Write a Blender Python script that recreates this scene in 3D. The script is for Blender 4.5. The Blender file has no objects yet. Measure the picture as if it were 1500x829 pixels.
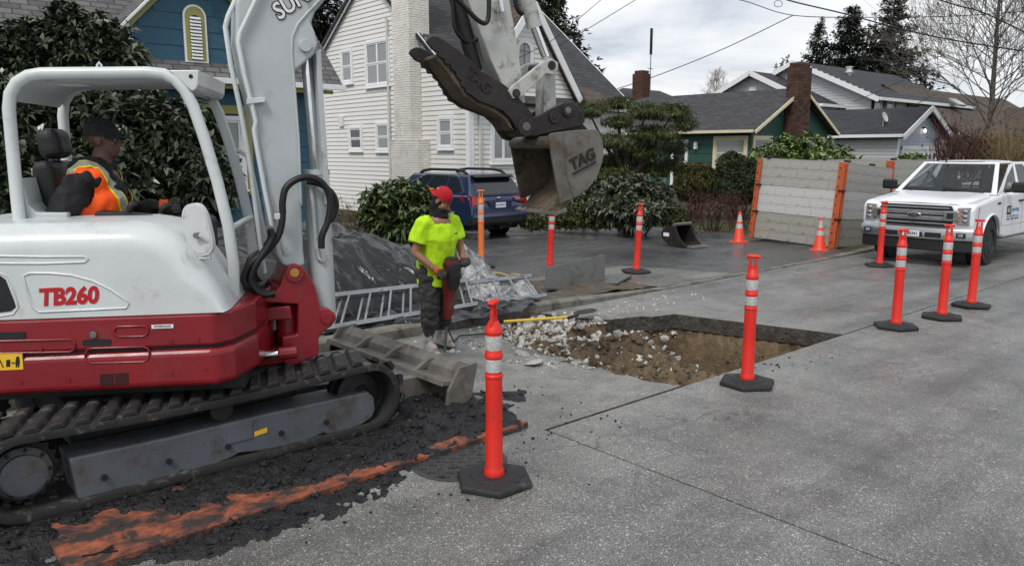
import bpy, bmesh, math, random
import numpy as np
from mathutils import Vector, Matrix, noise
R = math.radians
random.seed(7)
rng = np.random.default_rng(11)
scene = bpy.context.scene
COL = scene.collection

# ------------------------------------------------------------------ camera
# world X runs along the street, world Y towards the house fronts, metres
F_PX, CX, CY, CAM_H = 1140.0, 750.0, 414.5, 2.1
PITCH = math.atan(192.5 / F_PX)
HEAD = R(48.8)
cam = bpy.data.cameras.new('camera')
cam.sensor_width = 36.0
cam.lens = F_PX / 1500 * 36
cam.clip_start = 0.05
cam.clip_end = 3000
cam_o = bpy.data.objects.new('camera', cam)
cam_o.location = (0, 0, CAM_H)
cam_o.rotation_euler = (math.pi / 2 - PITCH, 0, HEAD - math.pi / 2)
COL.objects.link(cam_o)
scene.camera = cam_o

# ------------------------------------------------------------------ sky: broken overcast
SUN_EL, SUN_AZ = R(52), R(205)       # azimuth measured from +X, counter-clockwise
world = bpy.data.worlds.new('World')
scene.world = world
world.use_nodes = True
nt = world.node_tree
for n in list(nt.nodes): nt.nodes.remove(n)
def wn(t, **k):
    n = nt.nodes.new(t)
    for a, b in k.items(): setattr(n, a, b)
    return n
out = wn('ShaderNodeOutputWorld'); bg = wn('ShaderNodeBackground')
sky = wn('ShaderNodeTexSky', sky_type='NISHITA', sun_disc=False, sun_elevation=SUN_EL,
         sun_rotation=math.pi / 2 - SUN_AZ, air_density=1.0, dust_density=3.0, ozone_density=1.0)
tc = wn('ShaderNodeTexCoord')
# cloud deck: project the direction on a flat layer so that clouds shrink towards the horizon
sep = wn('ShaderNodeSeparateXYZ'); nt.links.new(tc.outputs['Generated'], sep.inputs[0])
zc = wn('ShaderNodeMath', operation='MAXIMUM'); nt.links.new(sep.outputs[2], zc.inputs[0]); zc.inputs[1].default_value = 0.0
za = wn('ShaderNodeMath', operation='ADD'); nt.links.new(zc.outputs[0], za.inputs[0]); za.inputs[1].default_value = 0.16
dv = []
for i in (0, 1):
    d = wn('ShaderNodeMath', operation='DIVIDE'); nt.links.new(sep.outputs[i], d.inputs[0]); nt.links.new(za.outputs[0], d.inputs[1]); dv.append(d)
cmb = wn('ShaderNodeCombineXYZ'); nt.links.new(dv[0].outputs[0], cmb.inputs[0]); nt.links.new(dv[1].outputs[0], cmb.inputs[1])
cmb.inputs[2].default_value = 3.7
n1 = wn('ShaderNodeTexNoise'); n1.inputs['Scale'].default_value = 1.15; n1.inputs['Detail'].default_value = 7; n1.inputs['Roughness'].default_value = 0.52; n1.inputs['Distortion'].default_value = 0.35
nt.links.new(cmb.outputs[0], n1.inputs['Vector'])
rmp = wn('ShaderNodeValToRGB'); nt.links.new(n1.outputs['Fac'], rmp.inputs[0])
e = rmp.color_ramp.elements
e[0].position = 0.32; e[0].color = (4.0, 4.6, 5.4, 1)
e[1].position = 0.68; e[1].color = (9.6, 9.7, 9.7, 1)
m = e.new(0.48); m.color = (7.0, 7.3, 7.7, 1)
mx = wn('ShaderNodeMixRGB'); mx.inputs[0].default_value = 0.9
nt.links.new(sky.outputs[0], mx.inputs[1]); nt.links.new(rmp.outputs[0], mx.inputs[2])
nt.links.new(mx.outputs[0], bg.inputs[0]); bg.inputs[1].default_value = 0.082
nt.links.new(bg.outputs[0], out.inputs[0])
sun = bpy.data.lights.new('sun', 'SUN'); sun.energy = 1.4; sun.angle = R(18); sun.color = (1, 0.965, 0.92)
sun_o = bpy.data.objects.new('sun', sun); COL.objects.link(sun_o)
sd = Vector((math.cos(SUN_EL) * math.cos(SUN_AZ), math.cos(SUN_EL) * math.sin(SUN_AZ), math.sin(SUN_EL)))
sun_o.rotation_euler = sd.to_track_quat('Z', 'Y').to_euler()
sun_o.location = sd * 60
vs = scene.view_settings
vs.view_transform = 'Standard'; vs.look = 'None'; vs.gamma = 1; vs.exposure = 0.55; vs.use_curve_mapping = False

# ------------------------------------------------------------------ survey helpers (photo ray -> point on a known plane)
_F = Vector((math.cos(HEAD) * math.cos(PITCH), math.sin(HEAD) * math.cos(PITCH), -math.sin(PITCH)))
_R = Vector((math.sin(HEAD), -math.cos(HEAD), 0))
_U = _R.cross(_F)
_C = Vector((0, 0, CAM_H))
def ray(x, y): return _F + _R * ((x - CX) / F_PX) - _U * ((y - CY) / F_PX)
def PZ(x, y, z=0.0):
    d = ray(x, y); return _C + d * ((z - CAM_H) / d.z)
def PY(x, y, Y):
    d = ray(x, y); return _C + d * (Y / d.y)
def PX(x, y, X):
    d = ray(x, y); return _C + d * (X / d.x)
def PD(x, y, depth):
    return _C + ray(x, y) * depth
class Plane:
    """vertical plane through p0 with heading ang; uv(px,py) -> (along, height)"""
    def __init__(s, p0, ang):
        s.p0 = Vector((p0[0], p0[1], 0)); s.t = Vector((math.cos(ang), math.sin(ang), 0)); s.n = Vector((-math.sin(ang), math.cos(ang), 0))
        s.mat = Matrix(((s.t.x, s.n.x, 0, p0[0]), (s.t.y, s.n.y, 0, p0[1]), (0, 0, 1, 0), (0, 0, 0, 1)))
    def uv(s, x, y, off=0.0):
        d = ray(x, y); t = (s.p0 + s.n * off - _C).dot(s.n) / d.dot(s.n); P = _C + d * t
        return (P - s.p0).dot(s.t), P.z

# ------------------------------------------------------------------ mesh helpers
class MB:
    def __init__(s): s.v = []; s.f = []; s.mi = []
    def add(s, vs, fs, mi=0):
        o = len(s.v); s.v += [Vector(p) for p in vs]
        s.f += [tuple(i + o for i in q) for q in fs]; s.mi += [mi] * len(fs); return s
    def bb(s, x0, x1, y0, y1, z0, z1, mi=0, xf=None):
        vs = [(x0,y0,z0),(x1,y0,z0),(x1,y1,z0),(x0,y1,z0),(x0,y0,z1),(x1,y0,z1),(x1,y1,z1),(x0,y1,z1)]
        if xf: vs = [xf @ Vector(p) for p in vs]
        return s.add(vs, [(3,2,1,0),(4,5,6,7),(0,1,5,4),(1,2,6,5),(2,3,7,6),(3,0,4,7)], mi)
    def prism(s, poly, a0, a1, fn=None, mi=0):
        """poly of (u,w); extruded from a0 to a1; fn(u,a,w)->xyz"""
        fn = fn or (lambda u, a, w: (u, a, w)); n = len(poly)
        ar = sum(poly[i][0]*poly[(i+1)%n][1]-poly[(i+1)%n][0]*poly[i][1] for i in range(n))
        if ar < 0: poly = poly[::-1]
        vs = [fn(u, a0, w) for u, w in poly] + [fn(u, a1, w) for u, w in poly]
        fs = [tuple(range(n)), tuple(range(2*n-1, n-1, -1))] + [(i, i+n, (i+1)%n+n, (i+1)%n) for i in range(n)]
        return s.add(vs, fs, mi)
    def tube(s, path, r, n=8, cap=True, closed=False, mi=0, flat=1.0):
        P = [Vector(p) for p in path]; k = len(P)
        rs = r if isinstance(r, (list, tuple)) else [r]*k
        prev = None; vs = []
        for i in range(k):
            if closed: t = P[(i+1)%k]-P[i-1]
            else: t = P[min(i+1,k-1)]-P[max(i-1,0)]
            if t.length < 1e-9: t = Vector((0,0,1))
            t.normalize()
            if prev is None:
                a = Vector((0,0,1)) if abs(t.z) < .9 else Vector((1,0,0))
                u = t.cross(a).normalized()
            else:
                u = prev - t*prev.dot(t)
                u = u.normalized() if u.length > 1e-6 else t.orthogonal().normalized()
            prev = u; w = t.cross(u)
            for j in range(n):
                an = 2*math.pi*j/n; vs.append(P[i]+(u*math.cos(an)+w*math.sin(an)*flat)*rs[i])
        fs = []
        for i in range(k if closed else k-1):
            a, b = i*n, ((i+1)%k)*n
            fs += [(a+j, a+(j+1)%n, b+(j+1)%n, b+j) for j in range(n)]
        if cap and not closed:
            fs += [tuple(range(n-1,-1,-1)), tuple(range((k-1)*n, k*n))]
        return s.add(vs, fs, mi)
    def lathe(s, prof, n=16, xf=None, mi=0):
        vs = []
        for r, z in prof:
            for j in range(n):
                an = 2*math.pi*j/n; vs.append(Vector((r*math.cos(an), r*math.sin(an), z)))
        if xf: vs = [xf @ p for p in vs]
        k = len(prof); fs = []
        for i in range(k-1):
            fs += [(i*n+j, i*n+(j+1)%n, (i+1)*n+(j+1)%n, (i+1)*n+j) for j in range(n)]
        fs += [tuple(range(n-1,-1,-1)), tuple(range((k-1)*n, k*n))]
        return s.add(vs, fs, mi)
    def cyl(s, a, b, r, n=16, mi=0): return s.tube([a, b], r, n, mi=mi)
    def loft(s, rings, cap=True, closed=True, mi=0):
        n = len(rings[0]); vs = [p for r in rings for p in r]; fs = []
        for i in range(len(rings)-1):
            fs += [(i*n+j, i*n+(j+1)%n, (i+1)*n+(j+1)%n, (i+1)*n+j) for j in range(n if closed else n-1)]
        if cap: fs += [tuple(range(n-1,-1,-1)), tuple(range((len(rings)-1)*n, len(rings)*n))]
        return s.add(vs, fs, mi)
    def ell(s, c, r, n=12, m=8, xf=None, mi=0):
        vs = []; fs = []
        for i in range(m+1):
            th = math.pi*i/m
            for j in range(n):
                ph = 2*math.pi*j/n
                p = Vector((r[0]*math.sin(th)*math.cos(ph), r[1]*math.sin(th)*math.sin(ph), r[2]*math.cos(th)))
                if xf: p = xf @ p
                vs.append(p + Vector(c))
        for i in range(m):
            fs += [(i*n+j, (i+1)*n+j, (i+1)*n+(j+1)%n, i*n+(j+1)%n) for j in range(n)]
        return s.add(vs, fs, mi)
    def xf(s, M): s.v = [M @ p for p in s.v]; return s
    def mesh(s, name='m', smooth=None):
        me = bpy.data.meshes.new(name); me.from_pydata([tuple(p) for p in s.v], [], s.f)
        if any(s.mi): me.polygons.foreach_set('material_index', s.mi)
        bm = bmesh.new(); bm.from_mesh(me); bmesh.ops.remove_doubles(bm, verts=bm.verts, dist=1e-5)
        bmesh.ops.recalc_face_normals(bm, faces=bm.faces); bm.to_mesh(me); bm.free()
        if smooth is not None:
            me.polygons.foreach_set('use_smooth', [True]*len(me.polygons)); me.set_sharp_from_angle(angle=R(smooth))
        return me
    def build(s, name, mats, parent=None, smooth=None, bevel=0, seg=2, origin=None):
        """origin: world point taken off every vertex (the parent thing's base)"""
        if origin is not None:
            o = Vector(origin); s.v = [p - o for p in s.v]
        return link(name, s.mesh(name, smooth), mats, parent, bevel, seg)
def link(name, me, mats, parent=None, bevel=0, seg=2):
    mats = mats if isinstance(mats, (list, tuple)) else [mats]
    if not me.materials:
        for m_ in mats: me.materials.append(MAT[m_] if isinstance(m_, str) else m_)
    o = bpy.data.objects.new(name, me); COL.objects.link(o)
    if parent: o.parent = parent
    if bevel:
        b = o.modifiers.new('b', 'BEVEL'); b.width = bevel; b.segments = seg; b.limit_method = 'ANGLE'; b.angle_limit = R(35); b.use_clamp_overlap = True
    return o
def fast(name, V, Q, mats, parent=None, smooth=False):
    """V (n,3) array, Q (m,k) index array"""
    me = bpy.data.meshes.new(name); V = np.asarray(V, np.float32); Q = np.asarray(Q, np.int32)
    me.vertices.add(len(V)); me.vertices.foreach_set('co', V.ravel())
    m_, k = Q.shape
    me.loops.add(m_*k); me.loops.foreach_set('vertex_index', Q.ravel())
    me.polygons.add(m_); me.polygons.foreach_set('loop_start', np.arange(0, m_*k, k, dtype=np.int32))
    if smooth: me.polygons.foreach_set('use_smooth', np.ones(m_, bool))
    me.update(calc_edges=True); me.validate()
    return link(name, me, mats, parent)
def tag(o, label=None, cat=None, group=None, kind=None):
    if label: o['label'] = label
    if cat: o['category'] = cat
    if group: o['group'] = group
    if kind: o['kind'] = kind
    return o
def thing(name, label, cat, loc=(0,0,0), rz=0, group=None):
    o = bpy.data.objects.new(name, None); o.empty_display_size = .2; COL.objects.link(o)
    o.location = loc; o.rotation_euler = (0, 0, rz)
    return tag(o, label, cat, group)
def dup(o, parent=None):
    c = o.copy(); COL.objects.link(c)
    if parent: c.parent = parent
    for ch in list(o.children): dup(ch, c)
    return c
_font = {}
def text_mb(body, size, shear=0.0, bold=0.0, ext=0.0008, sx=1.0, spacing=1.0):
    cu = bpy.data.curves.new('t', 'FONT'); cu.body = body; cu.size = size; cu.shear = shear; cu.offset = bold; cu.extrude = ext
    cu.align_x = 'CENTER'; cu.align_y = 'CENTER'; cu.space_character = spacing; cu.resolution_u = 3
    o = bpy.data.objects.new('t', cu); COL.objects.link(o)
    dg = bpy.context.evaluated_depsgraph_get(); me = bpy.data.meshes.new_from_object(o.evaluated_get(dg))
    mb = MB(); mb.add([(v.co.x*sx, v.co.y, v.co.z) for v in me.vertices], [tuple(p.vertices) for p in me.polygons])
    bpy.data.objects.remove(o); bpy.data.meshes.remove(me); bpy.data.curves.remove(cu)
    return mb
def bake(mods_fn, mb, name):
    """apply modifiers set up by mods_fn(obj) and return the resulting mesh"""
    me = mb.mesh(name) if isinstance(mb, MB) else mb
    o = bpy.data.objects.new('tmp', me); COL.objects.link(o); mods_fn(o)
    dg = bpy.context.evaluated_depsgraph_get(); r = bpy.data.meshes.new_from_object(o.evaluated_get(dg))
    bpy.data.objects.remove(o); r.name = name
    return r

# ------------------------------------------------------------------ materials
def c(r, g, b):
    f = lambda x: (x/255/12.92) if x/255 <= .04045 else ((x/255+.055)/1.055)**2.4
    return (f(r), f(g), f(b))
MAT = {}
class N:
    def __init__(s, name):
        s.m = bpy.data.materials.new(name); s.m.use_nodes = True; s.t = s.m.node_tree; s.b = s.t.nodes['Principled BSDF']; MAT[name] = s.m
        s.tc = s.n('ShaderNodeTexCoord')
    def n(s, t, **k):
        x = s.t.nodes.new(t)
        for a, b in k.items():
            if hasattr(x, a) and a not in x.inputs: setattr(x, a, b)
            else: x.inputs[a].default_value = b
        return x
    def l(s, a, b): s.t.links.new(a, b)
    def noise(s, scale, detail=4, rough=.55, dist=0, src=None, stretch=None):
        x = s.n('ShaderNodeTexNoise'); x.inputs['Scale'].default_value = scale; x.inputs['Detail'].default_value = detail
        x.inputs['Roughness'].default_value = rough; x.inputs['Distortion'].default_value = dist
        src = src or s.tc.outputs['Object']
        if stretch:
            mp = s.n('ShaderNodeMapping'); mp.inputs['Scale'].default_value = stretch; s.l(src, mp.inputs[0]); src = mp.outputs[0]
        s.l(src, x.inputs['Vector']); return x.outputs['Fac']
    def ramp(s, fac, stops):
        x = s.n('ShaderNodeValToRGB'); s.l(fac, x.inputs[0]); e = x.color_ramp.elements
        while len(e) < len(stops): e.new(.5)
        for i, (p, cl) in enumerate(stops):
            e[i].position = p; e[i].color = (cl, cl, cl, 1) if isinstance(cl, (int, float)) else tuple(cl)+(1,)
        return x.outputs[0]
    def mix(s, fac, a, b, mode='MIX'):
        x = s.n('ShaderNodeMixRGB', blend_type=mode)
        for i, q in enumerate((fac, a, b)):
            if isinstance(q, (int, float)): x.inputs[i].default_value = q if i == 0 else (q, q, q, 1)
            elif isinstance(q, tuple): x.inputs[i].default_value = q[:3]+(1,)
            else: s.l(q, x.inputs[i])
        return x.outputs[0]
    def bump(s, h, dist=.01, strength=1.0):
        x = s.n('ShaderNodeBump'); x.inputs['Strength'].default_value = strength; x.inputs['Distance'].default_value = dist
        s.l(h, x.inputs['Height'])
        if s.b.inputs['Normal'].links: s.l(s.b.inputs['Normal'].links[0].from_socket, x.inputs['Normal'])
        s.l(x.outputs[0], s.b.inputs['Normal']); return s
    def col(s, q):
        if isinstance(q, tuple): s.b.inputs['Base Color'].default_value = q[:3]+(1,)
        else: s.l(q, s.b.inputs['Base Color'])
        return s
    def rough(s, q):
        if isinstance(q, (int, float)): s.b.inputs['Roughness'].default_value = q
        else: s.l(q, s.b.inputs['Roughness'])
        return s
    def set(s, **k):
        for a, v in k.items(): s.b.inputs[a.replace('_', ' ')].default_value = v
        return s
def sc(cl, f): return tuple(max(0, min(1, x*f)) for x in cl)
def mat(name, col, rough=.6, metal=0., var=.12, vs=4., bump=0., bs=60., dirt=None, ds=3., da=.35, coat=0., spec=.5, rv=.1, stretch=None):
    k = N(name); a = k.noise(vs, 5, .6, stretch=stretch)
    q = k.mix(k.ramp(a, [(.3, 0.), (.7, 1.)]), sc(col, 1-var), sc(col, 1+var))
    if dirt:
        d = k.ramp(k.noise(ds, 8, .68, .3), [(.70-da*.42, 0.), (.84-da*.35, 1.)]); q = k.mix(d, q, dirt)
    k.col(q); k.set(Metallic=metal, Specular_IOR_Level=spec)
    k.rough(k.ramp(k.noise(vs*2.3, 4), [(.3, max(.02, rough-rv)), (.7, min(1, rough+rv))]))
    if coat: k.set(Coat_Weight=coat, Coat_Roughness=.08)
    if bump: k.bump(k.noise(bs, 4), bump)
    return k
def glassmat(name, col=(.02,.024,.028), rough=.06):
    k = N(name); k.col(col).rough(rough); k.set(Specular_IOR_Level=.8); return k
# ================================================================== GROUND
def aggregate(name, dark, light, cell=200., wet=.35, white=.1):
    k = N(name)
    v = k.n('ShaderNodeTexVoronoi'); v.inputs['Scale'].default_value = cell; k.l(k.tc.outputs['Object'], v.inputs['Vector'])
    sepc = k.n('ShaderNodeSeparateColor'); k.l(v.outputs['Color'], sepc.inputs[0])
    stones = k.ramp(sepc.outputs[0], [(0., sc(dark, .5)), (.5, dark), (.88, light), (.98, sc(light, 1.35))])
    v2 = k.n('ShaderNodeTexVoronoi'); v2.inputs['Scale'].default_value = cell*.55; k.l(k.tc.outputs['Object'], v2.inputs['Vector'])
    sp2 = k.n('ShaderNodeSeparateColor'); k.l(v2.outputs['Color'], sp2.inputs[0])
    pick = k.ramp(sp2.outputs[1], [(.9, 0.), (.92, 1.)])
    stones = k.mix(pick, stones, k.ramp(sp2.outputs[2], [(0., sc(dark, .4)), (.5, light), (1., sc(light, 2.2))]))
    fine = k.noise(300., 2); stones = k.mix(.35, stones, k.ramp(fine, [(.35, sc(dark, .4)), (.65, light)]), 'MIX')
    big = k.noise(.55, 6, .62, .4)
    q = k.mix(k.ramp(big, [(.35, .55), (.62, 1.12)]), (0, 0, 0), stones) if False else k.mix(1., stones, k.ramp(big, [(.3, .62), (.52, .95), (.72, 1.2)]), 'MULTIPLY')
    mid = k.noise(3.1, 7, .7, .8)
    q = k.mix(1., q, k.ramp(mid, [(.3, .72), (.5, 1.), (.75, 1.18)]), 'MULTIPLY')
    # pale cement dust scuffs
    du = k.ramp(k.noise(1.3, 9, .72, 1.2, stretch=(.7, 1.6, 1)), [(.56, 0.), (.72, white*2.4)])
    q = k.mix(du, q, c(150, 150, 146))
    # dark tyre drips and oil spots
    # streaks of traffic wear along the street, hairline cracks, cement slurry round the dig
    q = k.mix(1., q, k.ramp(k.noise(1., 5, .6, .3, stretch=(.12, 1.5, 1)), [(.34, .68), (.5, 1.), (.68, 1.16)]), 'MULTIPLY')
    vc = k.n('ShaderNodeTexVoronoi', feature='DISTANCE_TO_EDGE'); vc.inputs['Scale'].default_value = .42
    wv = k.n('ShaderNodeVectorMath', operation='ADD'); k.l(k.tc.outputs['Object'], wv.inputs[0])
    nz = k.n('ShaderNodeTexNoise'); nz.inputs['Scale'].default_value = 2.2; nz.inputs['Detail'].default_value = 6; k.l(k.tc.outputs['Object'], nz.inputs['Vector']); k.l(nz.outputs['Color'], wv.inputs[1]); k.l(wv.outputs[0], vc.inputs['Vector'])
    ck = k.mix(1., k.ramp(vc.outputs['Distance'], [(.0, 1.), (.006, 0.)]), k.ramp(k.noise(.45, 3), [(.52, 0.), (.58, .75)]), 'MULTIPLY'); q = k.mix(ck, q, sc(dark, .25))
    sl_ = k.n('ShaderNodeVectorMath', operation='DISTANCE'); k.l(k.tc.outputs['Object'], sl_.inputs[0]); sl_.inputs[1].default_value = (6.1, 6.3, 0)
    ds_ = k.mix(1., k.ramp(k.mix(0., k.n('ShaderNodeMath').outputs[0], 0.) if False else sl_.outputs['Value'], [(.0, 1.), (1., 1.)]), 1., 'MULTIPLY') if False else None
    mr = k.n('ShaderNodeMapRange'); mr.inputs['From Min'].default_value = 4.2; mr.inputs['From Max'].default_value = .8; k.l(sl_.outputs['Value'], mr.inputs['Value'])
    q = k.mix(k.mix(1., mr.outputs[0], k.ramp(k.noise(1.9, 8, .7, .9), [(.40, 0.), (.66, .8)]), 'MULTIPLY'), q, c(158, 155, 148))
    ol = k.ramp(k.noise(5.5, 3, .5), [(.70, 0.), (.78, .6)]); q = k.mix(ol, q, sc(dark, .35))
    k.col(q)
    k.rough(k.ramp(k.noise(.7, 6, .62, .5), [(.36, .17), (.55, .42), (.72, .7)]))
    k.set(Specular_IOR_Level=.45)
    k.bump(v.outputs['Distance'], .004, .6); k.bump(fine, .002, .5); k.bump(k.noise(14, 5), .004, .5)
    return k
aggregate('road_concrete', c(98, 98, 96), c(158, 157, 153))
aggregate('drive_asphalt', c(62, 62, 62), c(104, 104, 102), 160., white=.04)
aggregate('apron_concrete', c(108, 106, 101), c(144, 142, 136), 170., white=.1)
mat('kerb_concrete', c(112, 108, 100), .8, var=.3, vs=5, bump=.006, bs=70, dirt=c(58, 50, 42), ds=4, da=.5)
mat('soil', c(108, 91, 69), .95, var=.35, vs=9, bump=.03, bs=38, dirt=c(66, 53, 40), ds=3.4, da=.5)
mat('slab_edge', c(74, 70, 64), .95, var=.4, vs=14, bump=.03, bs=30, dirt=c(44, 38, 32), ds=6, da=.5)
mat('verge_soil', c(88, 80, 68), .95, var=.35, vs=7, bump=.02, bs=40, dirt=c(58, 52, 44), ds=4, da=.5)
mat('rubble', c(198, 195, 188), .95, var=.25, vs=7, bump=.02, bs=30, dirt=c(104, 90, 72), ds=6, da=.35)
mat('asphalt_crumb', c(24, 24, 25), .55, var=.45, vs=18, bump=.025, bs=45, rv=.25)
mat('plate_orange', c(152, 82, 55), .75, var=.35, vs=11, bump=.004, bs=90, dirt=c(52, 44, 40), ds=7, da=.78)
mat('plate_steel_edge', c(84, 62, 50), .7, .5, var=.3, vs=12, bump=.002)
mat('black_mark', c(14, 14, 14), .6)
k = mat('yard_ground', c(62, 58, 40), .95, var=.4, vs=2.2, bump=.03, bs=20, dirt=c(52, 66, 26), ds=.9, da=.55)

struct = lambda o: tag(o, kind='structure')
# hole outline (surveyed corner points on the slab surface)
hole_left = [PZ(*p) for p in [(1000, 565), (955, 559), (905, 548), (868, 536), (846, 526), (800, 520), (775, 508), (752, 503), (735, 494), (742, 480), (756, 470)]]
H_R0, H_R1 = Vector((8.72, 4.12, 0)), Vector((8.18, 6.13, 0))
H_B = [Vector((7.82, 6.22, 0)), Vector((7.62, 6.38, 0)), Vector((7.3, 6.42, 0)), Vector((7.12, 6.6, 0)), Vector((6.98, 6.98, 0)), Vector((6.9, 7.34, 0))]
G = .011
road_base = MB()
for x0, x1, y0, y1 in [(-80, -12.01, -9, 7.34), (42.01, 220, -9, 7.34)]:
    road_base.bb(x0, x1, y0, y1, -.3, 0)
road = struct(road_base.build('road', 'road_concrete'))
def slab(poly, dz=0, rough_edge=False):
    mb = MB(); mb.prism([(p[0], p[1]) for p in poly], -.19, dz, lambda u, a, w: (u, w, a))
    if rough_edge: mb.mi = [0, 0] + [1]*(len(mb.f)-2)
    return mb.build('slab', ['road_concrete', 'slab_edge'], road, bevel=.006, seg=1)
rect = lambda x0, x1, y0, y1: [(x0+G, y0+G), (x1-G, y0+G), (x1-G, y1-G), (x0+G, y1-G)]
def jitter_edge(pts, amp, step, seed):
    r = random.Random(seed); out_ = []
    for a, b in zip(pts[:-1], pts[1:]):
        n = max(1, int((b-a).length/step)); d = (b-a); nn = Vector((-d.y, d.x, 0)).normalized()
        for i in range(n): out_.append(a + d*(i/n) + nn*r.uniform(-amp, amp))
    out_.append(pts[-1]); return out_
for x0, x1 in [(-12, -4), (-4, 3.95), (3.95, 20), (20, 42)]:
    if x0 != -4: slab(rect(x0, x1, -2.2, 4.11))
    slab(rect(x0, x1, -9, -2.2))
for x0, x1 in [(-12, -4), (24, 42)]: slab(rect(x0, x1, 4.11, 7.34))
le = jitter_edge(hole_left, .035, .09, 3)
slab([(-4+G, -2.2+G), (3.95-G, -2.2+G), (3.95-G, 4.11+G)] + [(p.x, max(p.y, 4.11+G)) for p in le] + [(6.35, 7.33), (-4+G, 7.33)], rough_edge=True)
be = jitter_edge([H_R1] + H_B, .03, .07, 5)
slab([(24-G, 4.11+G), (24-G, 7.33)] + [(p.x, p.y) for p in reversed(be)] + [(H_R0.x, 4.11+G)], rough_edge=True)

# soil in the dug hole -------------------------------------------------
def fbm(x, y, s, o=4):
    return noise.fractal(Vector((x*s, y*s, 1.7)), 1.0, 2.0, o)
nx, ny = 130, 96
gx = np.linspace(4.3, 8.85, nx); gy = np.linspace(4.0, 7.45, ny)
def wall_d(x, y):
    d1 = (H_R0.x + (y-4.12)*(H_R1.x-H_R0.x)/(H_R1.y-H_R0.y)) - x
    xb = x; yb = 6.13 + max(0, (8.18-x))*.33
    if x < 7.15: yb = 7.6
    return min(d1, yb - y)
V = []
for y in gy:
    for x in gx:
        n_ = fbm(x, y, 1.3); n2 = fbm(x+5, y, 6.0); n3 = fbm(x, y+9, 21., 2)
        z = -.16 + .12*n_ + .075*n2 + .03*n3
        z += .24*math.exp(-(((x-6.15)/.75)**2 + ((y-5.45)/.55)**2)) + .12*math.exp(-(((x-5.6)/.35)**2+((y-6.2)/.4)**2))
        z += .10*math.exp(-(((x-6.3)/.5)**2 + ((y-4.55)/.3)**2))
        t = min(1, max(0, (x-6.75-.25*(y-5))/.85)); z -= 1.2*t*t*(3-2*t)  # deep end sunk past its likely depth so that it falls darker
        if y > 6.4 and x < 7.2: z = max(z, -.03+.03*n2)
        dnear = y-4.12
        if dnear < .12 and t > .1: z = max(z, -.2-max(0, dnear)*7)
        z = max(z, -.22 - max(0, wall_d(x, y))*5.5 + .05*n2) if t > .05 else z
        if wall_d(x, y) < 0: z = -.2
        V.append((x, y, z))
Q = [(j*nx+i, j*nx+i+1, (j+1)*nx+i+1, (j+1)*nx+i) for j in range(ny-1) for i in range(nx-1)]
dirt = struct(fast('dug_soil', V, Q, 'soil', smooth=True))
soil_h = lambda x, y: V[int(np.clip(round((y-4.0)/(7.45-4.0)*(ny-1)), 0, ny-1))*nx + int(np.clip(round((x-4.3)/(8.85-4.3)*(nx-1)), 0, nx-1))][2]

# kerb, verge, driveway, yards -----------------------------------------
kp = [(7.35, -.2), (7.35, .10), (7.375, .125), (7.52, .13), (7.52, -.2)]
def kerb(x0, x1, drop0=False, drop1=False):
    mb = MB(); rings = []
    xs = np.linspace(x0, x1, 26)
    for x in xs:
        h = 1.0
        if drop1: h = min(h, max(.12, (x1-x)/1.0))
        if drop0: h = min(h, max(.12, (x-x0)/1.0))
        rings.append([(x, y+.006*noise.noise(Vector((x*2, y*9, 0))), z*h if z > 0 else z) for y, z in kp])
    mb.loft(rings); return mb.build('kerb', 'kerb_concrete', smooth=30)
struct(kerb(-60, 9.5, drop1=True)); struct(kerb(15.0, 120, drop0=True))
mb = MB(); mb.bb(9.5, 15.0, 7.35, 7.52, -.2, .016); struct(mb.build('kerb', 'kerb_concrete', bevel=.01))
mb = MB(); mb.prism([(9.15, 7.52), (11.6, 7.52), (11.1, 9.0), (10.9, 9.35), (9.6, 9.35), (9.3, 8.4)], -.1, .024, lambda u, a, w: (u, w, a))
struct(mb.build('driveway_apron', 'apron_concrete', bevel=.006))
mb = MB(); mb.prism([(11.6, 7.52), (15.9, 7.52), (16.9, 8.6), (17.6, 12.2), (17.0, 14.6), (14.6, 15.4), (13.9, 19.8), (9.0, 21.5), (7.6, 17.0), (7.0, 11.0), (7.3, 9.35), (10.9, 9.35), (11.1, 9.0)], -.1, .02, lambda u, a, w: (u, w, a))
struct(mb.build('driveway', 'drive_asphalt', bevel=.004))
mb = MB(); mb.bb(-60, 9.2, 8.95, 9.36, -.1, .03)
struct(mb.build('pavement', 'apron_concrete', bevel=.008))
# verge soil between kerb and pavement, slightly uneven
nx2, ny2 = 150, 14; V2 = []
for y in np.linspace(7.5, 9.0, ny2):
    for x in np.linspace(-6, 9.6, nx2):
        V2.append((x, y, .07 + .04*fbm(x, y, 3.) - .06*max(0, (x-9.0)/.6)))
Q2 = [(j*nx2+i, j*nx2+i+1, (j+1)*nx2+i+1, (j+1)*nx2+i) for j in range(ny2-1) for i in range(nx2-1)]
struct(fast('verge', V2, Q2, 'verge_soil', smooth=True))
# yards
nx3, ny3 = 120, 60; V3 = []
for y in np.linspace(7.5, 60, ny3):
    for x in np.linspace(-40, 110, nx3):
        V3.append((x, y, -.03))
Q3 = [(j*nx3+i, j*nx3+i+1, (j+1)*nx3+i+1, (j+1)*nx3+i) for j in range(ny3-1) for i in range(nx3-1)]
yard = MB(); yard.add([(-400, 7.53, -.03), (600, 7.53, -.03), (600, 900, -.03), (-400, 900, -.03), (-400, -900, -.03), (600, -900, -.03), (600, -9, -.03), (-400, -9, -.03)], [(0, 1, 2, 3), (4, 5, 6, 7)])
struct(yard.build('ground', 'yard_ground'))

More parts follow.
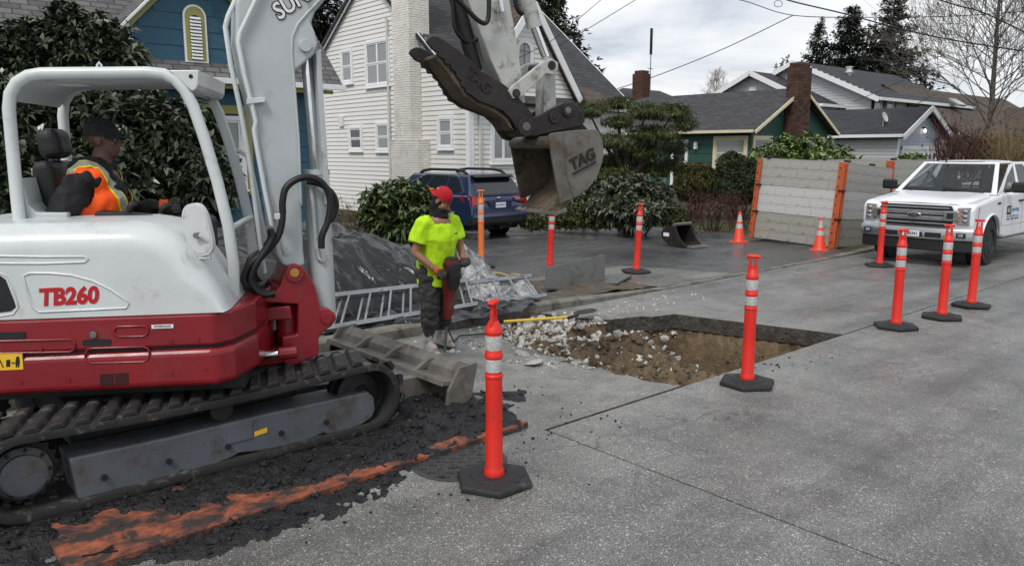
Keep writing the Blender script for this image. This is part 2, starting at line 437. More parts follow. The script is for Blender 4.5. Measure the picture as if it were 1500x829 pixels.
# steel road plate under the digger, orange paint mostly worn or buried ----
pe = lambda x: 4.13 + (x-.9)*.034
mb = MB(); mb.prism([(3.87, pe(3.87)), (.70, pe(.70)), (.64, 6.55), (3.85, 6.62)],     .004, .045, lambda u, a, w: (u, w, a))
pl_ = mb.build('steel_plate', 'plate_orange', bevel=.003)
tag(pl_, 'flat steel road plate with worn orange paint under the excavator track', 'plate')
# thin black trident-shaped mark laid on the plate's corner
mk = MB()
o_ = PZ(150, 808, .048)
ax = Vector((.95, -.1, 0)).normalized(); ay = Vector((.1, .95, 0)).normalized()
def stroke(pts, r):
    P = [o_ + ax*a + ay*b for a, b in pts]
    for p, q in zip(P[:-1], P[1:]):
        d = (q-p).normalized(); n_ = Vector((-d.y, d.x, 0))*r
        mk.add([p-n_-d*r, q-n_+d*r, q+n_+d*r, p+n_-d*r], [(0, 1, 2, 3)])
stroke([(-.085, .015), (-.04, .0), (.05, .015)], .009); mk.v = [v_ + Vector((0, 0, .0)) for v_ in mk.v]
stroke([(.05, .045), (.0, .0), (.06, -.03)], .008)
for i_, v_ in enumerate(mk.v): v_.z += .0006*(i_//4)
mk.build('trident_mark', 'black_mark', pl_)

# loose asphalt round the tracks ----------------------------------------
nx4, ny4 = 210, 130; V4 = []
def crumb_z(x, y):
    d = y - pe(x); n1_ = fbm(x, y, 2.2); n2_ = fbm(x+3, y+1, 8., 4); n3_ = fbm(x, y, 26., 2)
    if d < 0:
        w = .30 + .18*n1_ - max(0, x-2.1)*.5
        if x < 1.5: w -= (1.5-x)*.5
        m_ = (w + d)/.14
        z = min(.030*min(1, max(-1, m_)) + .030*n2_*max(0, min(1, m_+.4)) + .014*n3_ - .004, .036)
        if w < .02: z = -.03
    else:
        m_ = (d - .035 - (.46*max(0, 1-abs(x-.95)/1.1) if x > .95 else .46) + .14*n1_ + .09*n2_)/.12
        z = .045 + .03*min(1, max(-1, m_)) + .028*n2_ + .015*n3_ - .004
        if x > 3.1 and d > .25: z += .03
    if x > 3.85 - .1*n1_:
        g_ = (.78 - abs(y-4.92-.05*(x-4))*1.9 - (x-3.85)*.95 + .35*n1_)/.2
        z = .022*min(1, max(-1.6, g_)) + .03*n2_*max(0, min(1, g_)) + .012*n3_*max(0, min(1, g_)) - .012
    if x < 3.25 and y > 4.74: z = min(z, .056 + .012*n2_)
    if y > 6.9: z = -.05
    e_ = min(x-.05, 1)
    return z
for y in np.linspace(3.75, 7.0, ny4):
    for x in np.linspace(0.05, 4.9, nx4):
        V4.append((x, y, crumb_z(x, y)))
Q4 = [(j*nx4+i, j*nx4+i+1, (j+1)*nx4+i+1, (j+1)*nx4+i) for j in range(ny4-1) for i in range(nx4-1)]
cr = fast('loose_asphalt', V4, Q4, 'asphalt_crumb', smooth=True)
tag(cr, 'loose black asphalt crumbs heaped round the excavator track', 'asphalt', kind='stuff')

# angular chunk meshes ---------------------------------------------------
def chunk_mesh(seed, flat=1.0, mname='rubble'):
    r = random.Random(seed); bm = bmesh.new(); bmesh.ops.create_icosphere(bm, subdivisions=2, radius=.5)
    cuts = [(Vector((r.uniform(-1, 1), r.uniform(-1, 1), r.uniform(-1, 1))).normalized(), r.uniform(.2, .42)) for _ in range(9)]
    for v in bm.verts:
        for n_, d in cuts:
            q = v.co.dot(n_)
            if q > d: v.co -= n_*(q-d)
        v.co += Vector((r.uniform(-1, 1), r.uniform(-1, 1), r.uniform(-1, 1)))*.025
        v.co.z *= flat
    me = bpy.data.meshes.new('chunk'); bm.to_mesh(me); bm.free(); me.materials.append(MAT[mname]); return me
CH = [chunk_mesh(i, .8) for i in range(6)]
CHF = [chunk_mesh(20+i, .35) for i in range(3)]
r = random.Random(4)
spots = []
for px, py, sz in [(772, 482, 34), (795, 470, 22), (838, 468, 26), (876, 470, 22), (905, 468, 18), (930, 462, 14), (944, 450, 10), (973, 466, 18), (974, 478, 14), (930, 472, 16), (955, 470, 12), (850, 478, 18), (870, 480, 12), (812, 462, 14), (900, 460, 12), (960, 478, 12), (985, 485, 12), (995, 500, 16), (990, 512, 18), (1008, 510, 9), (848, 522, 10), (943, 500, 9), (985, 530, 12), (965, 528, 9), (820, 478, 14), (760, 470, 12), (755, 495, 18), (740, 486, 14)]:
    p = PZ(px, py, 0.0); spots.append((p.x, p.y, sz*p.length/1140, False))
for px, py, sz in [(783, 534, 34), (765, 520, 26), (842, 533, 16), (862, 540, 12), (745, 530, 12), (812, 540, 14)]:
    p = PZ(px, py, 0.0); spots.append((p.x, p.y, sz*p.length/1140, True))
for i, (x, y, s_, fl) in enumerate(spots):
    o = bpy.data.objects.new('concrete_chunk', (CHF if fl else CH)[i % (3 if fl else 6)]); COL.objects.link(o)
    o.scale = (s_, s_*r.uniform(.7, 1), s_*r.uniform(.7, 1)); o.rotation_euler = (r.uniform(-.3, .3), r.uniform(-.3, .3), r.uniform(0, 6))
    inside = not fl
    z = max(soil_h(x, y), -.3) if inside else 0
    if (x - 5.0)*1 < -.3: z = 0
    o.location = (x, y, z + s_*(.12 if fl else .26))
    tag(o, 'pale flat flake of broken concrete on the slab beside the hole' if fl else 'pale lump of broken concrete lying on the dug soil', 'rubble', 'flat concrete flakes' if fl else 'concrete lumps in the hole')
def scatter(name, n, fn, smin, smax, mname, label, cat, seed):
    """many tiny angular bits in one mesh"""
    r = np.random.default_rng(seed); base = np.array([(1,0,0),(-1,0,0),(0,1,0),(0,-1,0),(0,0,1),(0,0,-1)], float)
    fc = np.array([(0,2,4),(2,1,4),(1,3,4),(3,0,4),(2,0,5),(1,2,5),(3,1,5),(0,3,5)])
    Vs, Fs = [], []; k_ = 0
    while k_ < n:
        p = fn(r)
        if p is None: continue
        s_ = smin + (smax-smin)*r.random()**3
        v_ = base*s_*.5*(0.5+r.random((6, 1))); a = r.random()*6.28; ca, sa = math.cos(a), math.sin(a)
        v_ = v_ + r.normal(0, .12*s_, v_.shape); v_[:, 2] *= .75
        v_ = np.stack([v_[:,0]*ca-v_[:,1]*sa, v_[:,0]*sa+v_[:,1]*ca, v_[:,2]], 1) + np.array(p)
        Vs.append(v_); Fs.append(fc+6*k_); k_ += 1
    o = fast(name, np.concatenate(Vs), np.concatenate(Fs), mname); return tag(o, label, cat, kind='stuff')
def f_soil(r):
    x, y = r.uniform(4.6, 8.3), r.uniform(4.2, 7.3); z = soil_h(x, y)
    if z < -.45 and r.random() < .8: return None
    w_ = math.exp(-((y-6.45)/.42)**2) + .5*math.exp(-((x-5.3)/.5)**2)*math.exp(-((y-5.9)/.7)**2) + .05
    return (x, y, z+.006) if r.random() < w_ else None
scatter('concrete_rubble', 3000, f_soil, .012, .11, 'rubble', 'small pale concrete rubble strewn over the dug brown soil', 'rubble', 5)
def f_slab(r):
    if r.random() < .55:
        a = hole_left[r.integers(3, len(hole_left)-1)]; x, y = a.x + r.normal(-.1, .22), a.y + r.normal(0, .22)
    else: x, y = r.normal(8.2, .7), r.normal(6.75, .18)
    if y > 7.3 or y < 4.2: return None
    return (x, y, .006)
def f_clod(r):
    x, y = r.uniform(5.0, 7.4), r.uniform(4.2, 6.6); z = soil_h(x, y)
    return (x, y, z+.004) if z > -.4 else None
scatter('soil_clods', 1500, f_clod, .012, .10, 'soil', 'brown soil clods on the dug heap in the hole', 'soil', 15)
scatter('concrete_grit', 520, f_slab, .008, .05, 'rubble', 'pale concrete grit scattered on the slab round the hole', 'grit', 6)
def f_crumb(r):
    x, y = r.uniform(.3, 4.8), r.uniform(3.8, 6.6); z = crumb_z(x, y); d = y-pe(x)
    lim = .004 if d < 0 or x > 3.9 else .049
    return (x, y, z+.004) if z > lim else None
scatter('asphalt_lumps', 2600, f_crumb, .01, .075, 'asphalt_crumb', 'angular black asphalt lumps on the loose crumb heap by the track', 'asphalt', 8)
def f_edge(r):
    x = r.uniform(.6, 4.7); y = pe(x) - abs(r.normal(.1, .3)) if r.random() < .6 else 4.85+r.normal(0, .3)
    if r.random() < .25: x, y = 6.75+r.normal(0, .5), 4.0+r.normal(0, .25)
    return (x, y, .004)
scatter('asphalt_grit', 330, f_edge, .006, .035, 'asphalt_crumb', 'black asphalt grit spilled on the bare slab', 'grit', 9)
# manhole cover --------------------------------------------------------
mat('cast_iron', c(72, 72, 72), .6, .4, var=.25, vs=14, bump=.004, bs=60)
mc = PZ(672, 676, 0); mc = Vector((mc.x, mc.y, 0))
mh = thing('manhole_cover', 'round dark iron cover with a woven bar pattern beside the steel plate', 'manhole cover', mc)
b_ = MB(); b_.lathe([(.0, .001), (.335, .001), (.335, .007), (.31, .009), (.305, .006), (0, .006)], 36); b_.build('lid', 'cast_iron', mh, smooth=40)
bars = MB(); st = .062
for i in range(-5, 6):
    for j in range(-5, 6):
        x, y = i*st, j*st
        if math.hypot(x, y) > .285: continue
        if abs(x+.02) < .075 and abs(y+.10) < .05: continue
        if (i+j) % 2: bars.bb(x-.026, x+.026, y-.008, y+.008, .006, .014); bars.bb(x-.026, x+.026, y-.028, y-.014, .006, .014)
        else: bars.bb(x-.008, x+.008, y-.026, y+.026, .006, .0135); bars.bb(x+.014, x+.028, y-.026, y+.026, .006, .0135)
bars.xf(Matrix.Rotation(R(48.8-90), 4, 'Z')).build('tread_bars', 'cast_iron', mh)
tx = text_mb('ER', .085, bold=.003, ext=.006).xf(Matrix.Translation((-.02, -.10, .009)) @ Matrix.Rotation(R(0), 4, 'Z')).xf(Matrix.Rotation(R(48.8-90), 4, 'Z')); tx.build('letters', 'cast_iron', mh)
# ================================================================== HOUSES
def shingle(name, col, row=.14, wid=.3):
    k = N(name)
    b = k.n('ShaderNodeTexBrick'); b.offset = .5; b.inputs['Scale'].default_value = 1.0
    b.inputs['Brick Width'].default_value = wid; b.inputs['Row Height'].default_value = row; b.inputs['Mortar Size'].default_value = .014; b.inputs['Bias'].default_value = 0
    b.inputs['Color1'].default_value = sc(col, .6)+(1,); b.inputs['Color2'].default_value = sc(col, 1.4)+(1,); b.inputs['Mortar'].default_value = sc(col, .2)+(1,)
    k.l(k.tc.outputs['UV'], b.inputs['Vector'])
    q = k.mix(.3, b.outputs['Color'], k.mix(1., col, k.ramp(k.noise(9, 5, .7), [(.3, .6), (.7, 1.35)]), 'MULTIPLY'))
    ms = k.ramp(k.noise(1.1, 6, .7), [(.58, 0.), (.75, .35)]); q = k.mix(ms, q, c(70, 72, 58))
    k.col(q); k.rough(.85); k.bump(b.outputs['Fac'], -.02); k.bump(k.noise(40, 3), .006)
shingle('shingle_dark', c(62, 62, 65), .2, .42); shingle('shingle_brown', c(80, 68, 58), .2, .42); shingle('shingle_blue', c(98, 97, 97), .15, .3); shingle('shingle_charcoal', c(50, 52, 57), .24, .5)
mat('siding_white', c(224, 222, 218), .55, var=.05, vs=1.5, dirt=c(184, 181, 174), ds=1.6, da=.2)
mat('siding_grey', c(186, 188, 190), .6, var=.06, vs=1.5); mat('siding_bluegrey', c(168, 178, 192), .6, var=.06, vs=1.5)
mat('trim_white', c(232, 233, 234), .5, var=.04, dirt=c(190, 188, 182), ds=3, da=.2)
mat('trim_cream', c(214, 204, 172), .6, var=.06); mat('trim_olive', c(150, 148, 84), .6, var=.08)
mat('paint_teal', c(46, 88, 108), .65, var=.12, vs=2.2, bump=.003, bs=40, dirt=c(36, 70, 88), ds=2.2, da=.4)
mat('paint_green', c(38, 76, 66), .6, var=.1, vs=2.5)
mat('brick_white', c(228, 224, 216), .8, var=.12, vs=3, bump=.012, bs=22, dirt=c(132, 124, 114), ds=5, da=.2)
mat('mortar_pale', c(172, 167, 158), .9); mat('mortar_dark', c(58, 48, 42), .9)
k = N('brick_red'); oi = k.n('ShaderNodeObjectInfo')
q = k.ramp(oi.outputs['Random'], [(0., c(50, 38, 33)), (.4, c(84, 54, 42)), (.75, c(102, 68, 50)), (1., c(76, 62, 54))])
k.col(k.mix(k.ramp(k.noise(5, 6, .7), [(.45, 0.), (.7, .8)]), q, c(44, 36, 32))); k.rough(.9); k.bump(k.noise(30, 4), .01)
glassmat('window_glass', (.26, .27, .27), .08); glassmat('window_dark', (.025, .028, .03), .05)
mat('blind', c(176, 178, 178), .8, var=.05); mat('curtain', c(150, 152, 154), .9, var=.3, vs=8, stretch=(9, 9, .4))
mat('grey_metal', c(120, 122, 124), .45, .6, var=.1); mat('gutter_white', c(206, 206, 204), .5, dirt=c(150, 146, 138), ds=4, da=.3)
k = N('lamp_glow'); k.col((1, .9, .75)); k.set(Emission_Color=(1, .86, .62, 1), Emission_Strength=4.)

BOARD = {}
def board_mesh(hh, dep, m_):
    key = (round(hh, 4), dep, m_)
    if key not in BOARD:
        mb = MB(); mb.prism([(0, 0), (dep, 0), (dep, .012), (.004, hh), (0, hh)], 0, 1, lambda u, a, w: (a, -u, w)); me = mb.mesh('board'); me.materials.append(MAT[m_]); BOARD[key] = me
    return BOARD[key]
class Wall:
    """frame on a wall: a along, out = outward, z up (house-local coordinates)"""
    def __init__(s, house, p0, along):
        s.h = house; s.p0 = Vector((p0[0], p0[1], 0)) - Vector((house.location.x, house.location.y, 0)); a = Vector((along[0], along[1], 0)).normalized()
        o = Vector((a.y, -a.x, 0))
        s.a, s.o = a, o
        s.M = Matrix(((a.x, -o.x, 0, s.p0.x), (a.y, -o.y, 0, s.p0.y), (0, 0, 1, 0), (0, 0, 0, 1)))   # local x along, local -y outward
    def boards(s, z0, z1, hh, ext, mname, dep=.022, name='board'):
        z = z0; me = board_mesh(hh, dep, mname)
        while z < z1 - .01:
            for (a0, a1) in ext(z + hh*.5):
                if a1 - a0 < .04: continue
                o = link(name, me, mname, s.h); o.matrix_local = s.M @ Matrix.Translation((a0, 0, z)) @ Matrix.Diagonal((a1-a0, 1, min(1, (z1-z)/hh), 1))
            z += hh
    def box(s, mb, a0, a1, o0, o1, z0, z1): return mb.bb(a0, a1, -o1, -o0, z0, z1, xf=s.M)
    def part(s, name, m_, boxes, bevel=.006, parent=None):
        mb = MB()
        for b in boxes: s.box(mb, *b)
        return mb.build(name, m_, parent or s.h, bevel=bevel)
    def window(s, a0, a1, z0, z1, trim='trim_white', glass='window_glass', cas=.10, split='h', inner='blind', sill=True):
        f = s.part('window', trim, [(a0-cas, a0, .0, .075, z0-cas, z1+cas), (a1, a1+cas, .0, .075, z0-cas, z1+cas), (a0, a1, .0, .073, z1, z1+cas), (a0, a1, .0, .073, z0-cas, z0)] + ([(a0-cas-.03, a1+cas+.03, .0, .10, z0-cas-.04, z0-cas)] if sill else []))
        panes = []
        zm = (z0+z1)/2; am = (a0+a1)/2; sw = .045
        if 'v' in split: cells = [(a0, am, z0, z1), (am, a1, z0, z1)]
        else: cells = [(a0, a1, z0, z1)]
        for (b0, b1, c0, c1) in cells:
            sub = [(c0, (c0+c1)/2, .042), ((c0+c1)/2, c1, .056)] if 'h' in split else [(c0, c1, .05)]
            for (d0, d1, oo) in sub:
                s.part('sash', trim, [(b0, b0+sw, .01, oo, d0, d1), (b1-sw, b1, .01, oo, d0, d1), (b0+sw, b1-sw, .01, oo-.002, d0, d0+sw), (b0+sw, b1-sw, .01, oo-.002, d1-sw, d1)], .004, f)
                s.part('pane', glass, [(b0+sw, b1-sw, .028, .032, d0+sw, d1-sw)], 0, f)
        return f
def roof_plane(name, m_, house, p_eave0, p_eave1, p_rid0, p_rid1, th=.1, name2=None):
    """thick sloping quad with UVs in metres; points in world"""
    o = Vector(house.location); P = [Vector(p)-o for p in (p_eave0, p_eave1, p_rid1, p_rid0)]
    n = (P[1]-P[0]).cross(P[3]-P[0]).normalized()
    if n.z < 0: n = -n
    me = bpy.data.meshes.new(name); vs_ = [p for p in P] + [p - n*th for p in P]
    me.from_pydata([tuple(v) for v in vs_], [], [(0, 1, 2, 3), (7, 6, 5, 4), (0, 4, 5, 1), (1, 5, 6, 2), (2, 6, 7, 3), (3, 7, 4, 0)])
    uv = me.uv_layers.new(name='UVMap'); ex = (P[1]-P[0]).normalized(); ey = n.cross(ex)
    for l in me.loops:
        d = me.vertices[l.vertex_index].co - P[0]; uv.data[l.index].uv = (d.dot(ex), abs(d.dot(ey)))
    bm = bmesh.new(); bm.from_mesh(me); bmesh.ops.recalc_face_normals(bm, faces=bm.faces); bm.to_mesh(me); bm.free()
    return link(name, me, m_, house)
def beam(name, m_, house, a, b, w, h, up=Vector((0, 0, 1)), bevel=.006, parent=None):
    """rectangular bar from a to b (world), w sideways, h along up"""
    o = Vector(house.location); a, b = Vector(a)-o, Vector(b)-o; t = (b-a).normalized(); s_ = t.cross(up).normalized(); u = s_.cross(t)
    mb = MB(); mb.add([a+s_*i*w/2+u*j*h/2 for i, j in ((-1,-1),(1,-1),(1,1),(-1,1))] + [b+s_*i*w/2+u*j*h/2 for i, j in ((-1,-1),(1,-1),(1,1),(-1,1))], [(0,1,2,3),(7,6,5,4),(0,4,5,1),(1,5,6,2),(2,6,7,3),(3,7,4,0)])
    return mb.build(name, m_, parent or house, bevel=bevel)
def core(house, boxes, m_, name='wall'):
    mb = MB(); o = house.location
    for (x0, x1, y0, y1, z0, z1) in boxes: mb.bb(x0-o.x, x1-o.x, y0-o.y, y1-o.y, z0, z1)
    return mb.build(name, m_, house)
def gable_core(house, X0, X1, poly, m_, axis='x', name='gable_wall'):
    """poly of (y,z) extruded in x (axis x) or (x,z) extruded in y"""
    mb = MB(); o = house.location
    if axis == 'x': mb.prism(poly, X0, X1, lambda u, a, w: (a-o.x, u-o.y, w))
    else: mb.prism(poly, X0, X1, lambda u, a, w: (u-o.x, a-o.y, w))
    return mb.build(name, m_, house)

# ---- white clapboard house ---------------------------------------------------
WX, WY = 14.5, 18.5
wh = thing('white_house', 'white clapboard house with steep dark roof and painted brick chimney behind the car', 'house', (WX, WY, 0))
RY, RZ, EZ, EY = 23.9, 8.15, 3.55, 18.15     # ridge and front eave
BY, BZ = 28.2, 5.15                            # back eave
sl = (RZ-EZ)/(RY-EY); slb = (RZ-BZ)/(BY-RY)
gable_core(wh, WX+.0, WX+.2, [(WY, -.3), (27.3, -.3), (27.3, RZ-(27.3-RY)*slb-.12), (RY, RZ-.12), (WY, RZ-(RY-WY)*sl-.12)], 'siding_white')
core(wh, [(WX+.02, 21.5, WY+.02, 27.2, -.3, 3.5)], 'siding_white')
lw = Wall(wh, (WX, 27.3), (0, -1))           # outward -X
aof = lambda y: 27.3 - y
def ext_l(z):
    y1 = 27.3; y0 = WY
    if z > EZ: y0 = max(y0, EY + (z-EZ)/sl + .02)
    if z > BZ: y1 = min(y1, BY - (z-BZ)/slb - .02)
    segs = [(aof(y1), aof(y0))] if y1 > y0 else []
    return segs
lw.boards(-.2, 7.9, .148, ext_l, 'siding_white', .026)
# windows on the side wall
for (y1, y0, z0, z1, sp, gl) in [(25.80, 25.17, 4.58, 5.58, 'h', 'window_glass'), (24.10, 22.75, 4.36, 5.70, 'hv', 'window_glass'), (25.40, 24.66, 2.20, 2.90, 'h', 'window_dark'), (23.55, 22.86, 2.18, 2.98, 'h', 'window_glass'), (19.93, 19.32, 2.26, 3.06, 'h', 'window_glass')]:
    lw.window(aof(y1), aof(y0), z0, z1, split=sp, glass=gl)
lw.part('vent_cover', 'siding_white', [(aof(26.15), aof(25.85), .02, .09, 3.0, 3.38)])
for b_ in [(aof(18.62), aof(18.44), .0, .04, -.2, 3.6), (aof(27.36), aof(27.2), .0, .04, -.2, 5.6)]: lw.part('corner_board', 'trim_white', [b_])
beam('downpipe', 'gutter_white', wh, (WX-.08, 22.72, -.2), (WX-.08, 22.72, 6.4), .07, .07, Vector((0, 1, 0)))
for (ya, za, yb, zb) in [(RY, RZ, EY, EZ), (RY, RZ, BY, BZ)]:
    beam('rake_board', 'trim_white', wh, (WX-.13, ya, za-.10), (WX-.13, yb, zb-.10), .04, .18)
    beam('rake_trim', 'trim_white', wh, (WX-.19, ya, za-.04), (WX-.19, yb, zb-.04), .06, .06)
RX1 = 21.75
roof_plane('roof', 'shingle_dark', wh, (WX-.22, EY, EZ), (RX1, EY, EZ), (WX-.22, RY, RZ), (RX1, RY, RZ))
roof_plane('roof', 'shingle_dark', wh, (RX1, BY, BZ), (WX-.22, BY, BZ), (RX1, RY, RZ), (WX-.22, RY, RZ))
gable_core(wh, 21.3, 21.5, [(WY, -.3), (27.3, -.3), (27.3, BZ), (RY, RZ-.15), (WY, RZ-(RY-WY)*sl-.15)], 'siding_white')
beam('rake_board', 'trim_white', wh, (RX1-.03, RY, RZ-.12), (RX1-.03, EY, EZ-.12), .04, .2)
beam('gutter', 'gutter_white', wh, (18.9, EY-.05, EZ-.06), (RX1, EY-.05, EZ-.06), .1, .1)
# front gable
GX0, GX1, GPX, GPZ, GZ0, GZ1 = 14.75, 18.75, 16.85, 6.55, 3.75, 3.95
fw = Wall(wh, (WX, WY), (1, 0))              # outward -Y
gable_core(wh, WY-.0, WY+.3, [(14.5, -.3), (18.8, -.3), (18.8, 4.0), (GPX, 6.4), (14.9, 3.9), (14.5, 3.5)], 'siding_white', 'y')
core(wh, [(18.8, 21.4, WY+.0, WY+.1, -.3, 3.5)], 'siding_white')
def ext_f(z):
    x0, x1 = 14.5, 21.45
    if z > 3.5: x1 = 18.85
    if z > 3.7:
        x0 = max(x0, 14.7 + (z-3.75)*(GPX-14.75)/(GPZ-3.75)); x1 = min(x1, 18.85 - (z-3.9)*(18.85-GPX)/(GPZ-3.9))
    return [(x0-WX, x1-WX)] if x1 > x0 else []
fw.boards(-.2, 6.4, .148, ext_f, 'siding_white', .026)
fw.part('corner_board', 'trim_white', [(-.03, .16, .0, .045, -.2, 3.6)])
beam('downpipe', 'gutter_white', wh, (14.86, WY-.08, -.2), (14.86, WY-.08, 3.6), .07, .07, Vector((0, 1, 0)))
beam('rake_board', 'trim_white', wh, (GPX, WY-.28, GPZ), (14.55, WY-.28, 3.62), .05, .22)
beam('rake_board', 'trim_white', wh, (GPX, WY-.29, GPZ), (18.95, WY-.29, 3.72), .05, .22)
roof_plane('roof', 'shingle_brown', wh, (14.45, WY-.3, 3.62), (14.45, 19.3, 3.62), (GPX, WY-.3, GPZ+.1), (GPX, 22.6, GPZ+.1))
roof_plane('roof', 'shingle_brown', wh, (19.05, WY-.3, 3.72), (19.05, 19.3, 3.72), (GPX, WY-.3, GPZ+.1), (GPX, 22.6, GPZ+.1))
roof_plane('porch_roof', 'shingle_brown', wh, (18.7, WY-.9, 3.62), (20.6, WY-.9, 3.62), (19.4, WY+.35, 4.25), (19.9, WY+.35, 4.25))
def arch_window(w, ac, z0, zs, hw, cas=.09, glass='window_glass'):
    """round-headed window: jambs to zs, half-round head of half width hw"""
    def ringpts(r): return [(ac-r, z0)] + [(ac+r*math.cos(t), zs+r*math.sin(t)) for t in np.linspace(math.pi, 0, 15)] + [(ac+r, z0)]
    A, B = ringpts(hw+cas), ringpts(hw)
    mb = MB(); vs_ = []
    for (q, oo) in ((A, .0), (A, .07), (B, .07), (B, .0)): vs_ += [w.M @ Vector((a, -oo, z)) for a, z in q]
    n_ = len(A); fs = []
    for k_ in range(4):
        for i in range(n_-1): fs.append((k_*n_+i, k_*n_+i+1, ((k_+1) % 4)*n_+i+1, ((k_+1) % 4)*n_+i))
    mb.add(vs_, fs)
    w.box(mb, ac-hw-cas-.04, ac+hw+cas+.04, 0, .1, z0-.09, z0)
    f = mb.build('window', 'trim_white', w.h, smooth=40)
    g = MB(); g.prism(B, -.03, -.026, lambda u, a, z: tuple(w.M @ Vector((u, a, z)))); g.build('pane', glass, f)
    m2 = MB(); w.box(m2, ac-.012, ac+.012, .03, .045, z0, zs+hw); w.box(m2, ac-hw, ac+hw, .03, .044, zs-.01, zs+.01)
    w.box(m2, ac-hw, ac+hw, .03, .044, (z0+zs)/2-.01, (z0+zs)/2+.01); m2.build('glazing_bar', 'grey_metal', f)
    return f
p0, p1 = PY(756, 120, WY), PY(778, 55, WY)
arch_window(fw, (p0.x+p1.x)/2-WX, 4.3, 5.15, .24, .12)
fw.window(15.42-WX, 16.2-WX, 1.85, 3.1, split='v', glass='window_glass', cas=.12)
p0 = PY(873, 190, WY); arch_window(fw, p0.x-WX, 1.3, 2.45, .3, .12)
p0 = PY(905, 190, WY); fw.part('front_door', 'trim_white', [(p0.x-WX-.5, p0.x-WX+.5, 0, .08, .4, 2.6)])
# painted brick chimney, real bricks
def brick_stack(house, x0, x1, y0, y1, z0, z1, name, mname, mortar, bl=.21, bh=.068, parts=False, rag=0):
    o = house.location; mb = MB(); g = .010; cr_ = MB()
    cr_.bb(x0+.015-o.x, x1-.015-o.x, y0+.015-o.y, y1-.015-o.y, z0, z1-.01)
    st_ = cr_.build(name, mortar, house)
    r = random.Random(hash(name) % 1000); row = 0; z = z0; unit = None
    while z < z1-.02:
        zt = min(z+bh, z1)
        for side in ('x', 'y'):
            lo, hi = (y0, y1) if side == 'x' else (x0, x1)
            a = lo - (bl*.5 if (row + (side == 'y')) % 2 else 0)
            while a < hi-.01:
                b0, b1 = max(a, lo), min(a+bl-g, hi); a += bl
                if b1-b0 < .03: continue
                pr_ = r.uniform(0, .008); w_ = .05
                if rag and r.random() < .05: continue
                bx = (x0-pr_-o.x, x0+w_-o.x, b0-o.y, b1-o.y, z-.0, zt-g) if side == 'x' else (b0-o.x, b1-o.x, y0-pr_-o.y, y0+w_-o.y, z+.0005, zt-g-.0005)
                if parts:
                    if unit is None:
                        um = MB(); um.bb(0, 1, 0, 1, 0, 1); unit = um.mesh('brick')
                    ob = link('brick', unit, mname, st_); ob.location = (bx[0], bx[2], bx[4]); ob.scale = (bx[1]-bx[0], bx[3]-bx[2], bx[5]-bx[4])
                else: mb.bb(*bx)
        z += bh; row += 1
    # back faces
    mb.bb(x1-.02-o.x, x1-o.x, y0+.02-o.y, y1-o.y, z0, z1-.012); mb.bb(x0+.02-o.x, x1-.02-o.x, y1-.02-o.y, y1-o.y+.001, z0, z1-.013)
    b = mb.build('brickwork', mname, st_); tag(b, kind='stuff'); return st_
brick_stack(wh, WX-.46, WX+.3, PX(601, 150, WX-.46).y, PX(577, 150, WX-.46).y, 2.45, 9.3, 'chimney', 'brick_white', 'mortar_pale', .2, .075)
brick_stack(wh, WX-.50, WX-.02, PX(613, 250, WX-.5).y, PX(574, 250, WX-.5).y, -.2, 2.45, 'chimney_base', 'brick_white', 'mortar_pale', .2, .075)

# ---- blue house ----------------------------------------------------------------
bh_ = thing('blue_house', 'teal blue house with olive trim and louvred gable vent behind the leafy bush', 'house', (5.7, 16, 0))
core(bh_, [(-6, 8.45, 16.0, 24, -.2, 3.5)], 'paint_teal')
bw = Wall(bh_, (0, 16.0), (1, 0))
bw.boards(-.1, 3.42, .33, lambda z: [(-6, 8.47)], 'paint_teal', .02, 'shake_course')
roof_plane('roof', 'shingle_blue', bh_, (-6.5, 15.55, 3.52), (8.72, 15.55, 3.52), (-6.5, 19.6, 7.6), (8.72, 19.6, 7.6), .08)
roof_plane('roof', 'shingle_blue', bh_, (8.72, 24.4, 3.5), (-6.5, 24.4, 3.5), (8.72, 19.6, 7.6), (-6.5, 19.6, 7.6), .08)
gable_core(bh_, 8.2, 8.45, [(16, 3.3), (24, 3.3), (19.7, 7.4)], 'paint_teal')
beam('gutter', 'trim_white', bh_, (-6.5, 15.5, 3.46), (8.74, 15.5, 3.46), .09, .11)
beam('frieze', 'trim_olive', bh_, (-6.5, 15.62, 3.36), (8.5, 15.62, 3.36), .06, .08)
DZ0, DZ1 = 3.62, 5.12
gable_core(bh_, 15.86, 17.5, [(4.30, DZ0-.3), (7.30, DZ0-.3), (7.30, 4.15), (6.33, DZ1), (5.22, DZ1), (4.30, 4.15)], 'paint_teal', 'y', 'dormer_wall')
dw = Wall(bh_, (0, 15.86), (1, 0))
def ext_d(z):
    if z > 5.08: return []
    x0, x1 = 4.30, 7.30
    if z > 4.15: x0 = 4.30+(z-4.15)*.95; x1 = 7.30-(z-4.15)*1.0
    return [(x0, x1)]
dw.boards(3.5, 5.1, .30, ext_d, 'paint_teal', .018, 'shake_course')
for (xa, za, xb, zb) in [(4.05, 3.98, 5.2, 5.17), (6.36, 5.17, 7.55, 3.98)]:
    beam('rake_board', 'trim_olive', bh_, (xa, 15.80, za-.02), (xb, 15.80, zb-.02), .05, .13)
    beam('rake_trim', 'trim_white', bh_, (xa-.0, 15.72, za+.07), (xb, 15.72, zb+.07), .22, .05)
beam('rake_board', 'trim_olive', bh_, (5.15, 15.8, 5.14), (6.4, 15.8, 5.14), .05, .10)
beam('rake_trim', 'trim_white', bh_, (5.12, 15.72, 5.22), (6.44, 15.72, 5.22), .2, .05)
roof_plane('roof', 'shingle_blue', bh_, (4.0, 15.65, 4.08), (4.0, 19.3, 4.08), (5.2, 15.65, 5.27), (5.2, 19.3, 5.27), .06)
